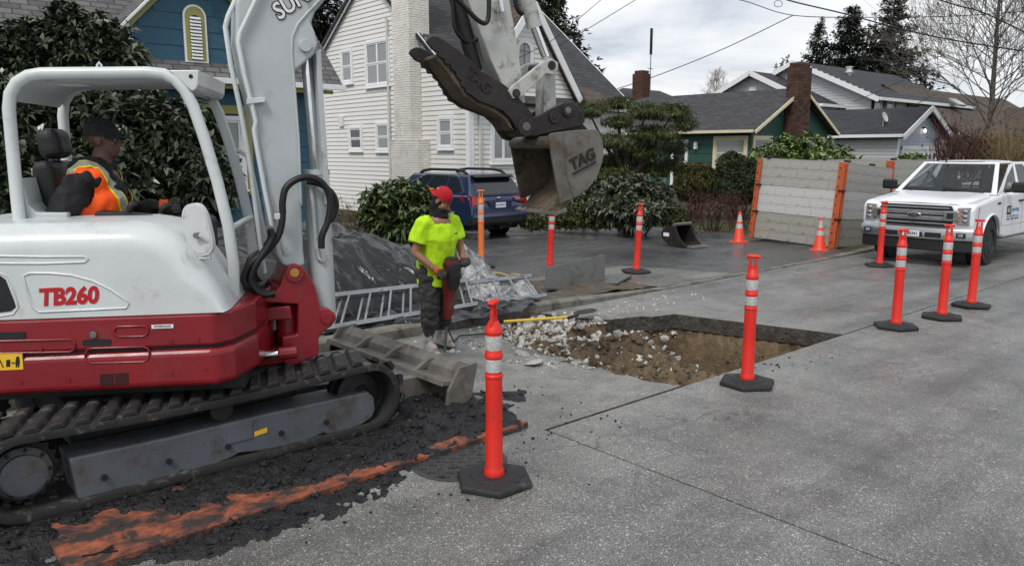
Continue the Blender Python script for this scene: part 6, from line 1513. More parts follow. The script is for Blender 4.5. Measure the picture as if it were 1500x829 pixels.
# grille (upper frame, bars), headlights, bumper
mb = MB(); mb.prism([(-.62, .74), (.62, .74), (.70, .95), (.62, 1.13), (-.62, 1.13), (-.70, .95)], -.04, .0, lambda u, a, w: (a, u, w)); gr = mb.build('grille', 'black_plastic', tk, bevel=.02)
for z0, z1, hw, mm in ((1.07, 1.095, .60, 'chrome_dull'), (.955, 1.035, .66, 'chrome_dull'), (.855, .93, .66, 'chrome_dull'), (.785, .81, .58, 'chrome_dull')):
    mb = MB(); mb.bb(-.01, .028, -hw, hw, z0, z1); mb.build('grille_bar', mm, gr, bevel=.012, seg=3)
for s_ in (-1, 1):
    mb = MB(); mb.prism([(s_*.50, .86), (s_*.76, .86), (s_*.78, .95), (s_*.76, 1.04), (s_*.50, 1.04)], .0, .036, lambda u, a, w: (a, u, w)); mb.build('grille_bracket', 'chrome_dull', gr, bevel=.015)
    mb = MB(); mb.bb(.034, .04, s_*.62-.055, s_*.62+.055, .895, 1.0); mb.build('bracket_recess', 'black_plastic', gr)
mb = MB(); mb.ell((.035, 0, .945), (.012, .125, .05), 20, 8); mb.build('badge_ring', 'chrome_dull', gr, smooth=60)
mb = MB(); mb.ell((.04, 0, .945), (.012, .11, .04), 20, 8); mb.build('badge', 'car_oval', gr, smooth=60)
text_mb('Ford', .062, shear=.3, bold=.0005, ext=.001).xf(Matrix.Translation((.053, 0, .945)) @ Matrix.Rotation(R(90), 4, 'Z') @ Matrix.Rotation(R(90), 4, 'X')).build('badge_lettering', 'chrome_dull', gr)
for s_ in (-1, 1):
    hl = MB(); y0, y1 = s_*.73, s_*.965
    hl.add([(.012, y0, .80), (.008, y0, 1.10), (-.30, s_*1.0, 1.12), (-.26, s_*1.0, .84), (-.01, s_*.93, .80), (-.03, s_*.93, 1.11), (-.3, s_*.7, .8), (-.3, s_*.7, 1.1)], [(0, 4, 5, 1), (4, 3, 2, 5), (0, 1, 7, 6), (6, 7, 2, 3), (1, 5, 2, 7), (0, 6, 3, 4)]); h_ = hl.build('headlight', 'lens_clear', tk, bevel=.012)
    mb = MB(); mb.bb(.0, .018, min(s_*.735, s_*.78), max(s_*.735, s_*.78), .86, 1.06); mb.build('marker_lamp', 'lens_amber', h_)
    for zc in (.87, .95, 1.04):
        mb = MB(); mb.ell((-.0, s_*.85, zc), (.014, .05, .030), 10, 6); mb.build('lamp_cell', 'chrome_dull', h_, smooth=60)
bm_ = []
for y_ in np.linspace(-1, 1, 13):
    xo = .09 - .14*abs(y_)**4; yy = y_*1.0
    bm_.append([(xo-.02, yy, .50), (xo+.01, yy, .52), (xo+.02, yy, .66), (xo-.01, yy, .715), (xo-.10, yy, .72), (xo-.14, yy, .50)])
mb = MB(); mb.loft(bm_); bmp = mb.build('bumper', 'chrome_dull', tk, smooth=40)
mb = MB(); mb.loft([[(p[0]-.03, p[1]*.985, q) for p, q in ((r_[1], .30), (r_[1], .505), (r_[4], .505), (r_[4], .30))] for r_ in bm_]); mb.build('air_dam', 'black_plastic', tk, bevel=.02)
for y0, y1 in ((-.52, -.24), (.24, .52)):
    mb = MB(); mb.bb(.09, .112, y0, y1, .55, .64); mb.build('bumper_pad', 'black_plastic', bmp, bevel=.008)
mb = MB(); mb.bb(.085, .108, -.2, .2, .545, .665); mb.build('plate_holder', 'black_plastic', bmp)
mb = MB(); mb.bb(.108, .113, -.15, .15, .55, .66); pl2 = mb.build('number_plate', 'plate_white', bmp)
text_mb('C85341', .075, bold=.002, ext=.0006).xf(Matrix.Translation((.1145, .0, .60)) @ Matrix.Rotation(R(90), 4, 'Z') @ Matrix.Rotation(R(90), 4, 'X')).build('plate_lettering', 'black_mark', pl2)
for s_ in (-1, 1):
    mb = MB(); mb.bb(.0, .062, s_*.83-.075, s_*.83+.075, .565, .655); fg = mb.build('fog_lamp_housing', 'black_plastic', bmp, bevel=.01)
    mb = MB(); mb.ell((.06, s_*.83, .61), (.01, .05, .032)); mb.build('fog_lamp', 'lens_clear', fg, smooth=60)
# wheels, arches, mirrors, door seams
for x_ in (FWX, RWX):
    for s_ in (1, -1):
        wheel(tk, x_, s_*(HW-.13), WR, .26, s_, 'ex_dark')
        pts = [(x_+.51*math.cos(t), s_*(HW+.004), .44+.51*math.sin(t)) for t in np.linspace(R(12), R(168), 16)]
        mb = MB(); mb.tube(pts, .024, 6); mb.build('wheel_arch', 'truck_white', tk, smooth=60)
        mb = MB(); mb.lathe([(0, -.12), (.49, -.12), (.49, .1), (0, .1)], 24, Matrix.Translation((x_, s_*(HW-.16), .44)) @ Matrix.Rotation(R(90), 4, 'X')); mb.build('wheel_well', 'black_mark', tk)
for s_ in (1, -1):
    mb = MB(); mb.bb(-1.72, -1.58, s_*1.20-.14, s_*1.20+.14, 1.33, 1.53); mi = mb.build('door_mirror', 'black_plastic', tk, bevel=.045, seg=3)
    mb = MB(); mb.tube([(-1.66, s_*.95, 1.36), (-1.66, s_*1.12, 1.39)], .04, 8); mb.build('mirror_stalk', 'black_plastic', mi)
    for x_ in (-1.50, -2.66, -3.45):
        mb = MB(); mb.bb(x_-.004, x_+.004, s_*(HW+.0008)-.001, s_*(HW+.0008)+.001, .55, 1.28); mb.build('door_seam', 'black_mark', tk)
    mb = MB(); mb.bb(-3.45, -1.5, s_*(HW+.001)-.001, s_*(HW+.001)+.001, .70, .706); mb.build('body_crease', 'grey_metal', tk)
    mb = MB(); mb.bb(-2.62, -2.40, s_*(HW+.02)-.02, s_*(HW+.02)+.02, 1.13, 1.17); mb.build('door_handle', 'black_plastic', tk, bevel=.012)
    mb = MB(); mb.bb(-1.38, -1.20, s_*(HW+.004)-.004, s_*(HW+.004)+.004, 1.12, 1.16); mb.build('fender_badge', 'black_plastic', tk, bevel=.003)
def side_text(body_, size, x_, z_, m_, nm, bold=.0, shear=0.):
    text_mb(body_, size, shear=shear, bold=bold, ext=.0005).xf(Matrix.Translation((x_, HW+.004, z_)) @ Matrix.Rotation(R(180), 4, 'Z') @ Matrix.Rotation(R(90), 4, 'X')).build(nm, m_, tk)
mb = MB(); mb.bb(-1.99, -1.75, HW, HW+.003, .90, 1.07); mb.build('logo_box', 'black_mark', tk)
side_text('iBS', .13, -1.87, .985, 'decal_white', 'logo_letters', .001); side_text('plumbing', .115, -2.25, .99, 'logo_blue', 'company_lettering', .0005)
mb = MB(); mb.tube([(-1.76-i*.02, HW+.003, .865+.012*math.sin(i*1.0)) for i in range(36)], .006, 5); mb.build('logo_wave', 'logo_blue', tk)
[side_text(w_, .045, x_, .81, 'black_mark', 'strapline', .0006) for w_, x_ in (('SERVICE', -1.86), ('SEWER', -2.08), ('EXCAVATION', -2.34))]
side_text('8', .13, -3.0, .95, 'black_mark', 'unit_number', .001)
mb = MB(); mb.tube([(-1.95, -.25, 1.9), (-1.98, -.25, 1.945), (-2.03, -.25, 1.95)], .018, 6); mb.build('roof_aerial', 'black_plastic', tk)
mb = MB(); mb.tube([(-1.5, .35, 1.36), (-1.62, .35, 1.52)], .03, 8); 
# ---------------- blue estate car ----------------
cr_ = thing('estate_car', 'dark blue estate car with roof rails parked by the white house', 'car', (12.12, 14.25, 0), R(90))
CW = .90
cprof = [(.04, .50), (.0, .62), (.02, .80), (.09, 1.02), (.20, 1.08), (4.0, 1.0), (4.55, .88), (4.78, .72), (4.82, .45), (4.6, .32)]
cb_ = [(4.3, .30)] + sorted(arch(3.86, .35, .40, .36), key=lambda p: -p[0]) + [(3.35, .28), (1.4, .28)] + sorted(arch(1.02, .35, .40, .36), key=lambda p: -p[0]) + [(.5, .36), (.16, .38)]
mb = MB(); mb.prism(cprof + cb_, -CW, CW); cbd = mb.build('body', 'car_blue', cr_, bevel=.07, seg=4)
b0, b1, t0, t1 = (.10, .86), (3.55, .87), (.42, .63), (2.75, .64); zb, zt = 1.04, 1.56
bl, bR = (b1[0], b1[1], zb-.03), (b1[0], -b1[1], zb-.03); rl, rr_ = (b0[0], b0[1], zb), (b0[0], -b0[1], zb); tl, trr = (t1[0], t1[1], zt), (t1[0], -t1[1], zt); ql, qr = (t0[0], t0[1], zt), (t0[0], -t0[1], zt)
mb = MB(); mb.add([bl, bR, rr_, rl, tl, trr, qr, ql], [(3, 2, 1, 0), (4, 5, 6, 7), (0, 1, 5, 4), (1, 2, 6, 5), (2, 3, 7, 6), (3, 0, 4, 7)]); mb.build('cabin', 'car_blue', cr_, bevel=.06, seg=4)
panel((rl, rr_, qr, ql), .09, .91, .10, .90, .012).build('rear_window', 'auto_glass', cr_, bevel=.0)
panel((bR, bl, tl, trr), .05, .95, .05, .95).build('windscreen', 'auto_glass', cr_)
for nm, f in (('l', (bl, rl, ql, tl)), ('r', (rr_, bR, trr, qr))):
    P_ = [[(.04, .05), (.40, .05), (.40, .9), (.30, .9)], [(.43, .05), (.68, .05), (.68, .9), (.43, .9)], [(.71, .05), (.90, .25), (.84, .75), (.80, .88), (.71, .9)]]
    for q_ in P_:
        q_ = q_ if nm == 'l' else [(1-u, v) for u, v in reversed(q_)]
        panel(f, 0, 1, 0, 1, .008, q_).build('side_window', 'auto_glass', cr_)
    ch = [(.03, .02), (.3, .95), (.78, .97), (.87, .82), (.935, .22), (.9, .12)]; a_, b_, c_, d_ = [Vector(p) for p in f]
    pth = [((a_*(1-u)+b_*u)*(1-v)+(d_*(1-u)+c_*u)*v) for u, v in [(x_ if nm == 'l' else 1-x_, v_) for x_, v_ in ch]]; n_ = (b_-a_).cross(d_-a_).normalized()
    mb = MB(); mb.tube([p+n_*.016 for p in pth], .011, 6); mb.build('window_trim', 'chrome_dull', cr_, smooth=60)
for s_ in (1, -1):
    mb = MB(); mb.tube([(.55, s_*.58, 1.56), (.68, s_*.58, 1.625), (.95, s_*.58, 1.66), (2.0, s_*.58, 1.66), (2.35, s_*.58, 1.62), (2.5, s_*.58, 1.56)], [.03, .04, .032, .032, .04, .03], 8); mb.build('roof_rail', 'black_plastic', cr_, smooth=60)
    mb = MB(); y0 = s_*.86
    mb.add([(.005, s_*.50, .92), (.012, s_*.50, 1.04), (.04, s_*.85, 1.075), (.46, s_*.915, 1.06), (.36, s_*.918, .95), (.005, s_*.87, .83), (.2, s_*.5, .92), (.2, s_*.5, 1.04)], [(0, 5, 2, 1), (5, 4, 3, 2), (0, 1, 7, 6), (1, 2, 3, 7), (0, 6, 4, 5), (6, 7, 3, 4)]); tlm = mb.build('tail_light', 'lens_red', cr_, bevel=.01)
    mb = MB(); mb.bb(-.004, .02, min(s_*.48, s_*.72), max(s_*.48, s_*.72), .945, 1.015); mb.build('reversing_lamp', 'lens_clear', tlm, bevel=.004)
    for x_ in (1.02, 3.86):
        wheel(cr_, x_, s_*(CW-.11), .345, .22, s_); mb = MB(); mb.lathe([(0, -.1), (.39, -.1), (.39, .1), (0, .1)], 24, Matrix.Translation((x_, s_*(CW-.13), .36)) @ Matrix.Rotation(R(90), 4, 'X')); mb.build('wheel_well', 'black_mark', cr_)
        mb = MB(); mb.tube([(x_+.41*math.cos(t), s_*(CW+.006), .36+.41*math.sin(t)) for t in np.linspace(R(5), R(175), 14)], .035, 6); mb.build('arch_cladding', 'black_plastic', cr_, smooth=60)
    mb = MB(); mb.bb(1.4, 3.45, min(s_*(CW-.02), s_*(CW+.02)), max(s_*(CW-.02), s_*(CW+.02)), .28, .42); mb.build('sill_cladding', 'black_plastic', cr_, bevel=.015)
mb = MB(); mb.prism([(.33, 1.545), (.20, 1.50), (.22, 1.475), (.42, 1.52)], -.62, .62); mb.build('roof_spoiler', 'black_plastic', cr_, bevel=.01)
mb = MB(); mb.prism([(.0, .36), (-.05, .42), (-.045, .60), (.03, .62), (.3, .62), (.3, .36)], -.88, .88); bb_ = mb.build('rear_bumper', 'black_plastic', cr_, bevel=.04, seg=3)
mb = MB(); mb.prism([(-.06, .56), (-.045, .64), (.05, .68), (.05, .56)], -.86, .86); mb.build('bumper_top', 'car_blue', bb_, bevel=.015)
mb = MB(); mb.prism([(-.32, .74), (.32, .74), (.38, .93), (-.38, .93)], -.008, .03, lambda u, a, w: (a+.012, u, w)); rc = mb.build('plate_recess', 'car_blue', cr_, bevel=.008)
mb = MB(); mb.bb(-.006, .0, -.155, .155, .775, .90); pl3 = mb.build('number_plate', 'plate_white', rc)
text_mb('BLW8941', .07, bold=.001, ext=.0005).xf(Matrix.Translation((-.0075, 0, .835)) @ Matrix.Rotation(R(-90), 4, 'Z') @ Matrix.Rotation(R(90), 4, 'X')).build('plate_lettering', 'logo_blue', pl3)
mb = MB(); mb.bb(.005, .02, -.5, .5, .935, .952); mb.build('hatch_grip', 'black_plastic', cr_)
mb = MB(); mb.ell((.055, 0, 1.0), (.015, .07, .035), 14, 6); mb.build('badge', 'chrome_dull', cr_, smooth=60)
mb = MB(); mb.bb(.006, .012, .52, .74, .86, .878); mb.build('model_badge', 'chrome_dull', cr_)
mb = MB(); mb.tube([(.16, .0, 1.10), (.19, -.18, 1.12), (.22, -.32, 1.115)], [.025, .016, .01], 6); mb.build('rear_wiper', 'black_plastic', cr_)
mb = MB(); mb.tube([(.0, -.25, .38), (-.06, -.25, .38)], .03, 10); mb.tube([(.2, .0, .3), (-.02, 0, .3)], .035, 8); mb.build('exhaust', 'ex_dark', cr_)
mb = MB(); mb.bb(.25, 4.5, -.75, .75, .24, .5); mb.build('floor_pan', 'black_plastic', cr_)
# ================================================================== PEOPLE
mat('skin_tan', c(150, 108, 84), .55, var=.08, vs=12); mat('skin_dark', c(92, 63, 52), .5, var=.1, vs=12); mat('hair_black', c(22, 19, 18), .8, var=.2)
def fabric(name, col, var=.1, bump=.012, bs=9., rough=.85, dirt=None, da=.3):
    k = mat(name, col, rough, var=var, vs=6, dirt=dirt, ds=5, da=da); k.bump(k.noise(bs, 5, .6, .8), bump); k.bump(k.noise(260, 2), .0012); return k
fabric('tee_yellow', c(186, 232, 24), .05, .02, 7.); fabric('trousers_grey', c(58, 57, 56), .2, .03, 9., dirt=c(108, 102, 94), da=.32); fabric('hoodie_black', c(19, 20, 22), .15, .025, 8.); fabric('vest_orange', c(250, 90, 24), .05, .015, 8.)
fabric('cap_red', c(178, 22, 34), .06, .003, 20.); fabric('cap_black', c(28, 28, 30), .08, .003, 20.); fabric('balaclava', c(20, 20, 21), .1, .01, 14.)
mat('boot_grey', c(168, 166, 160), .7, var=.2, vs=8, dirt=c(90, 84, 76), ds=7, da=.35); mat('boot_dark', c(48, 47, 46), .6, var=.2, dirt=c(96, 90, 82), ds=6, da=.3); mat('glove_grey', c(66, 64, 62), .85, var=.2); mat('glove_cuff', c(220, 86, 40), .8); mat('stripe_yellow', c(224, 226, 40), .6); mat('stripe_silver', c(158, 160, 158), .4, .2)
mat('tool_red', c(112, 28, 29), .5, var=.1, dirt=c(110, 84, 76), ds=5, da=.35); mat('tool_black', c(34, 33, 33), .6, var=.2, dirt=c(90, 84, 76), ds=6, da=.3); mat('eye_white', c(206, 202, 196), .3); mat('lip', c(110, 70, 62), .5)
def limb(mb, pts, rad, n=14, flat=1.0, caps=True):
    mb.tube(pts, rad, n, flat=flat)
    if caps:
        for p, r in ((pts[0], rad[0]), (pts[-1], rad[-1])): mb.ell(p, (r*.98, r*.98, r*.98), 12, 8)
def remesh(mb, name, vox, smooth_it=4, disp=0., fq=6., st=(1, 1, 1), seed=0.):
    def md(o):
        m_ = o.modifiers.new('r', 'REMESH'); m_.mode = 'VOXEL'; m_.voxel_size = vox
        s_ = o.modifiers.new('s', 'SMOOTH'); s_.factor = .5; s_.iterations = smooth_it
    me = bake(md, mb, name)
    if disp:
        n = len(me.vertices); co = np.empty(n*3, np.float32); no = np.empty(n*3, np.float32); me.vertices.foreach_get('co', co); me.vertices.foreach_get('normal', no); co = co.reshape(-1, 3); no = no.reshape(-1, 3)
        d = np.array([abs(noise.noise(Vector((p[0]*st[0], p[1]*st[1], p[2]*st[2]))*fq + Vector((seed, 0, 0)))) + .5*noise.noise(Vector((p[0]*st[0], p[1]*st[1], p[2]*st[2]))*fq*2.3) for p in co]); co = co + no*(d*disp-disp*.35)[:, None]; me.vertices.foreach_set('co', co.ravel()); me.update()
    me.polygons.foreach_set('use_smooth', [True]*len(me.polygons)); me.materials.clear(); return me
def rpart(mb, name, m_, parent, vox=.010, it=4, **k): return link(name, remesh(mb, name, vox, it, **k), m_, parent)
def headmb(mb, HM, beard=False):
    """head in its own frame (x to the face, z up, crown at .125); HM places it"""
    T = lambda x, y, z: tuple(HM @ Vector((x, y, z))); r3 = HM.to_3x3().to_4x4()
    E_ = lambda c_, r: mb.ell(T(*c_), r, 16, 12, xf=r3)
    E_((-.012, 0, .035), (.097, .076, .092)); E_((.025, 0, -.045), (.066, .058, .062)); E_((.05, 0, -.083), (.032, .034, .026))   # skull, jaw, chin
    E_((.078, 0, .022), (.016, .055, .014)); E_((.095, 0, -.012), (.012, .011, .028)); E_((.103, 0, -.028), (.014, .017, .012))          # brow, nose ridge, nose tip
    E_((.086, 0, -.056), (.010, .024, .007)); E_((.083, 0, -.066), (.010, .021, .007))                                                     # lips
    for s_ in (-1, 1):
        E_((.055, s_*.040, -.02), (.03, .022, .025)); E_((-.01, s_*.078, -.005), (.022, .010, .034))                                      # cheeks, ears
def eyes(parent, HM, skin):
    r3 = HM.to_3x3().to_4x4()
    for s_ in (-1, 1):
        mb = MB(); mb.ell(HM @ Vector((.079, s_*.030, .003)), (.007, .010, .005), 10, 6, xf=r3); e_ = mb.build('eye', 'eye_white', parent, smooth=60)
        mb = MB(); mb.ell(HM @ Vector((.085, s_*.030, .003)), (.003, .005, .005), 8, 6, xf=r3); mb.build('iris', 'hair_black', e_, smooth=60)
        mb = MB(); mb.tube([HM @ Vector((.091, s_*.012, .022)), HM @ Vector((.091, s_*.030, .028)), HM @ Vector((.080, s_*.050, .021))], .0045, 6); mb.build('eyebrow', 'hair_black', parent)
def fingers(mb, M_, grip=.02, r0=.0105, side=1):
    """right/left hand closed on a bar: frame x along the bar, y away from palm back, z toward the knuckles"""
    for i, (dx, L, rr) in enumerate(((-.034, .92, .0098), (-.012, 1.0, .0105), (.011, 1.0, .0105), (.033, .82, .0092))):
        P = []
        for a in (100, 60, 15, -40, -95, -140): P.append(M_ @ Vector((dx*(1+.04*i), (grip+rr*.9)*math.cos(R(a))*L, (grip+rr*.9)*math.sin(R(a))*L)))
        limb(mb, P, [rr*1.1, rr*1.1, rr*1.05, rr, rr*.95, rr*.85], 8)
    P = [M_ @ Vector((side*.045, -.035, .03)), M_ @ Vector((side*.062, -.005, .034)), M_ @ Vector((side*.055, .02, .012)), M_ @ Vector((side*.042, .024, -.008))]; limb(mb, P, [.014, .0125, .011, .0095], 8)
    mb.ell(M_ @ Vector((0, -.030, .022)), (.046, .026, .034), 12, 8, xf=M_.to_3x3().to_4x4())

# ---------------- man with the breaker ----------------
w0 = PZ(640, 514); WR_ = R(-91)
wk = thing('person', 'man in yellow-green shirt and red backward cap working a jackhammer', 'person', (w0.x, w0.y, 0), WR_)
HMw = Matrix.Translation((.135, .0, 1.60)) @ Matrix.Rotation(R(26), 4, 'Z') @ Matrix.Rotation(R(31), 4, 'Y')
RS, RE, RW_ = Vector((.05, -.185, 1.36)), Vector((.04, -.275, 1.08)), Vector((.25, -.155, .905)); LS, LE, LW = Vector((.05, .185, 1.36)), Vector((.07, .275, 1.10)), Vector((.245, .185, .985))
mb = MB()
limb(mb, [(0, 0, .92), (.02, 0, 1.08), (.05, 0, 1.24), (.06, 0, 1.36)], [.145, .14, .16, .14]); limb(mb, [(.06, 0, 1.38), (.10, .0, 1.47), (.125, .0, 1.54)], [.075, .062, .058])
for S_, E_, W_ in ((RS, RE, RW_), (LS, LE, LW)):
    limb(mb, [S_, S_.lerp(E_, .5), E_], [.062, .052, .043]); limb(mb, [E_, E_.lerp(W_, .35), W_], [.043, .042, .029])
HP = {-1: (Vector((.0, -.095, .90)), Vector((.06, -.115, .50)), Vector((.02, -.12, .10))), 1: (Vector((.0, .095, .90)), Vector((-.02, .13, .50)), Vector((-.16, .15, .10)))}
for s_, (h_, k_, a_) in HP.items():
    limb(mb, [h_, h_.lerp(k_, .5), k_], [.092, .078, .06]); limb(mb, [k_, k_.lerp(a_, .35), a_], [.058, .056, .04]); limb(mb, [a_, a_+Vector((.16, s_*.02, -.05))], [.04, .035])
headmb(mb, HMw)
rpart(mb, 'body', 'skin_tan', wk, .0085, 3)
eyes(wk, HMw, 'skin_tan')
mb = MB(); r3 = HMw.to_3x3().to_4x4(); mb.ell(HMw @ Vector((.035, 0, -.068)), (.067, .058, .046), 14, 10, xf=r3); mb.ell(HMw @ Vector((.088, 0, -.048)), (.012, .026, .006), 10, 6, xf=r3); rpart(mb, 'beard', 'hair_black', wk, .007, 2)
# shirt
mb = MB(); limb(mb, [(-.01, 0, .74), (.0, 0, .86), (.02, 0, 1.04), (.05, 0, 1.22), (.055, 0, 1.36), (.068, 0, 1.42), (.08, 0, 1.455)], [.205, .202, .197, .203, .165, .108, .085], 20, caps=False)
limb(mb, [RS+Vector((0, .08, .03)), RS, RS.lerp(RE, .35), RS.lerp(RE, .66)], [.092, .096, .096, .10], caps=False); limb(mb, [LS+Vector((0, -.08, .03)), LS, LS.lerp(LE, .35), LS.lerp(LE, .66)], [.088, .09, .088, .092], caps=False)
mb.ell((.045, -.12, 1.375), (.115, .10, .065)); mb.ell((.045, .12, 1.375), (.115, .10, .065)); mb.ell((.09, 0, 1.33), (.11, .13, .09)); mb.ell((.085, 0, 1.395), (.10, .12, .06)); mb.ell((.09, 0, .98), (.115, .15, .14))
rpart(mb, 'shirt', 'tee_yellow', wk, .009, 3, disp=.030, fq=6.5, st=(1, 1, .55), seed=3.)
mb = MB(); mb.bb(-.03, .03, -.002, .002, -.006, .006, xf=Matrix.Translation((.235, .10, 1.27)) @ Matrix.Rotation(R(-68), 4, 'Z')); mb.build('shirt_mark', 'hair_black', wk)
# trousers
mb = MB(); limb(mb, [(0, 0, .76), (0, 0, .88), (0, 0, .96)], [.15, .165, .16], 18)
for s_, (h_, k_, a_) in HP.items(): limb(mb, [h_, h_.lerp(k_, .5), k_, k_.lerp(a_, .45)], [.125, .12, .108, .098], 16); mb.ell(h_.lerp(k_, .55)+Vector((0, s_*.09, 0)), (.075, .035, .10))
rpart(mb, 'trousers', 'trousers_grey', wk, .010, 2, disp=.034, fq=7., st=(1, 1, 1.5), seed=8.)
# boots
for s_, (h_, k_, a_) in HP.items():
    t_ = (k_-a_).normalized(); mb = MB(); limb(mb, [a_+t_*.30, a_+t_*.18, a_+t_*.08], [.074, .07, .062], 16, caps=False); up_ = rpart(mb, 'boot_shaft', 'boot_dark', wk, .009, 2, disp=.012, fq=14.)
    mb = MB(); limb(mb, [a_+t_*.12, a_+Vector((0, 0, .02)), a_+Vector((0, 0, -.03))], [.064, .060, .052], 14); limb(mb, [a_+Vector((-.045, 0, -.055)), a_+Vector((.05, s_*.008, -.052)), a_+Vector((.15, s_*.02, -.058)), a_+Vector((.20, s_*.025, -.065))], [.040, .045, .043, .032], 14); mb.ell(a_+Vector((.08, s_*.01, -.02)), (.08, .045, .05))
    rpart(mb, 'boot', 'boot_grey', wk, .008, 3)
    mb = MB(); mb.prism([(-.10, -.03), (-.02, -.045), (.10, -.045), (.20, -.04), (.245, 0), (.20, .04), (.10, .045), (-.02, .045), (-.10, .03)], .004, .03, lambda u, a, w: (a_.x+u, a_.y+w+s_*.02*max(0, u)/.2, a)); mb.build('boot_sole', 'boot_dark', wk, bevel=.006)
# balaclava and cap (brim turned to the back)
mb = MB(); mb.ell(HMw @ Vector((-.022, 0, .02)), (.095, .083, .095), 16, 12, xf=r3); mb.ell(HMw @ Vector((-.03, 0, -.07)), (.075, .078, .075), 14, 10, xf=r3); limb(mb, [(.075, 0, 1.43), (.095, 0, 1.48)], [.105, .092]); mb.ell((.125, .01, 1.445), (.07, .07, .05)); mb.ell(HMw @ Vector((.01, 0, -.125)), (.075, .07, .045), 14, 10, xf=r3); rpart(mb, 'balaclava', 'balaclava', wk, .008, 3, disp=.01, fq=16.)
def cap(parent, HM, m_, back, flat_brim=False):
    r3 = HM.to_3x3().to_4x4(); mb = MB(); rings = []
    for th, sc_ in ((0, 1.), (18, 1.01), (40, .93), (62, .66), (80, .28), (89, .03)):
        z = .042 + .098*math.sin(R(th)); q = math.cos(R(th))*1.0
        if th == 0: q = 1.
        rings.append([tuple(HM @ Vector((-.012 + .107*q*math.cos(t), .088*q*math.sin(t), z))) for t in np.linspace(0, 2*math.pi, 28, endpoint=False)])
    mb.loft([[tuple(Vector(p) - (HM.to_3x3() @ Vector((0, 0, .02)))) for p in rings[0]]] + rings); cp_ = mb.build('cap', m_, parent, smooth=60)
    d = -1 if back else 1; b = MB(); up_, dn = [], []
    nseg = 12
    for lay, dz in ((0, 0), (1, -.004)):
        pass
    R_in = [(-.012 + d*.100*math.cos(t), .080*math.sin(t)) for t in np.linspace(-1.15, 1.15, nseg)]; R_out = [(-.012 + d*(.100*math.cos(t) + .078*math.cos(t*1.25)), .086*math.sin(t)) for t in np.linspace(-1.15, 1.15, nseg)]
    vs_ = []
    for dz in (0, -.005):
        for (x, y) in R_in: vs_.append(HM @ Vector((x, y, .026+dz - .10*y*y*8)))
        for (x, y) in R_out: vs_.append(HM @ Vector((x, y, .014+dz - .16*y*y*8)))
    n = nseg; fs = []
    for i in range(n-1): fs += [(i, i+1, n+i+1, n+i), (2*n+i, 3*n+i, 3*n+i+1, 2*n+i+1), (n+i, n+i+1, 3*n+i+1, 3*n+i), (i, 2*n+i, 2*n+i+1, i+1)]
    b.add(vs_, fs); b.build('brim', m_, cp_, smooth=50); mb = MB(); mb.ell(HM @ Vector((-.012, 0, .142)), (.009, .009, .006)); mb.build('button', m_, cp_)
    return cp_
HC = HMw @ Matrix.Translation((-.005, 0, .012)) @ Matrix.Rotation(R(6), 4, 'Y')
cpw = cap(wk, HC, 'cap_red', True)
mb = MB(); mb.ell(HC @ Vector((-.075, -.062, .085)), (.014, .012, .016), 10, 6); mb.build('cap_patch', 'stripe_silver', cpw, smooth=60); mb = MB(); mb.ell(HC @ Vector((-.155, -.01, .021)), (.02, .028, .004), 10, 6); mb.build('brim_sticker', 'decal_yellow', cpw)
# breaker: held upright between both hands
jb = thing('jackhammer', 'red and black electric jackhammer held by the man in the yellow shirt', 'jackhammer', (w0.x, w0.y, 0), WR_)
jt, jl = Vector((.275, .015, 1.00)), Vector((.16, -.01, .035)); jd = (jl-jt); jlen = jd.length; jz = -jd.normalized(); jy = Vector((0, 1, 0)); jx = jy.cross(jz).normalized(); jy = jz.cross(jx)
JM = Matrix(((jx.x, jy.x, jz.x, jt.x), (jx.y, jy.y, jz.y, jt.y), (jx.z, jy.z, jz.z, jt.z), (0, 0, 0, 1)))
def jloft(secs, nm, m_, bevel=.012):
    mb = MB(); rings = []
    for z, hx, hy, ox in secs:
        hx, hy = hx*.86, hy*.84; rings.append([tuple(JM @ Vector((ox+hx*math.copysign(abs(math.cos(t))**.6, math.cos(t)), hy*math.copysign(abs(math.sin(t))**.6, math.sin(t)), z))) for t in np.linspace(0, 2*math.pi, 20, endpoint=False)])
    mb.loft(rings); return mb.build(nm, m_, jb, smooth=40)
jloft([(.02, .03, .05, 0), (.01, .06, .085, 0), (-.04, .075, .095, 0), (-.16, .08, .098, 0), (-.30, .075, .085, 0), (-.36, .06, .07, 0)], 'motor_housing', 'tool_red')
jloft([(-.02, .045, .07, .048), (-.06, .05, .088, .05), (-.22, .05, .088, .05), (-.30, .04, .06, .04)], 'side_cover', 'tool_black'); jloft([(.035, .02, .04, -.02), (.03, .05, .075, -.0), (-.05, .078, .099, -.004), (-.07, .076, .096, -.004)], 'top_cap', 'tool_black')
jloft([(-.34, .058, .062, 0), (-.40, .055, .058, 0), (-.58, .05, .052, 0), (-.62, .04, .042, 0)], 'barrel', 'tool_red'); jloft([(-.61, .034, .034, 0), (-.66, .036, .036, 0), (-.70, .022, .022, 0)], 'chuck', 'tool_black'); jloft([(-.69, .017, .017, 0), (-.93, .015, .015, 0), (-.985, .003, .012, 0)], 'chisel', 'worn_steel')
mb = MB(); mb.tube([JM @ Vector((.06, .03, -.66)), JM @ Vector((.075, .03, -.70))], .012, 8); mb.build('retainer', 'tool_black', jb)
RH, LH = Vector((.30, -.125, .865)), Vector((.285, .165, .955))
for H_ in (RH, LH):
    a = H_ + (jt + jd*(.10 if H_ is RH else .05) - H_)*.75; mb = MB(); dirn = (H_-a).normalized(); mb.tube([a, H_-dirn*.02, H_+dirn*.06], [.022, .019, .021], 10); mb.build('handle', 'tool_black', jb, smooth=60)
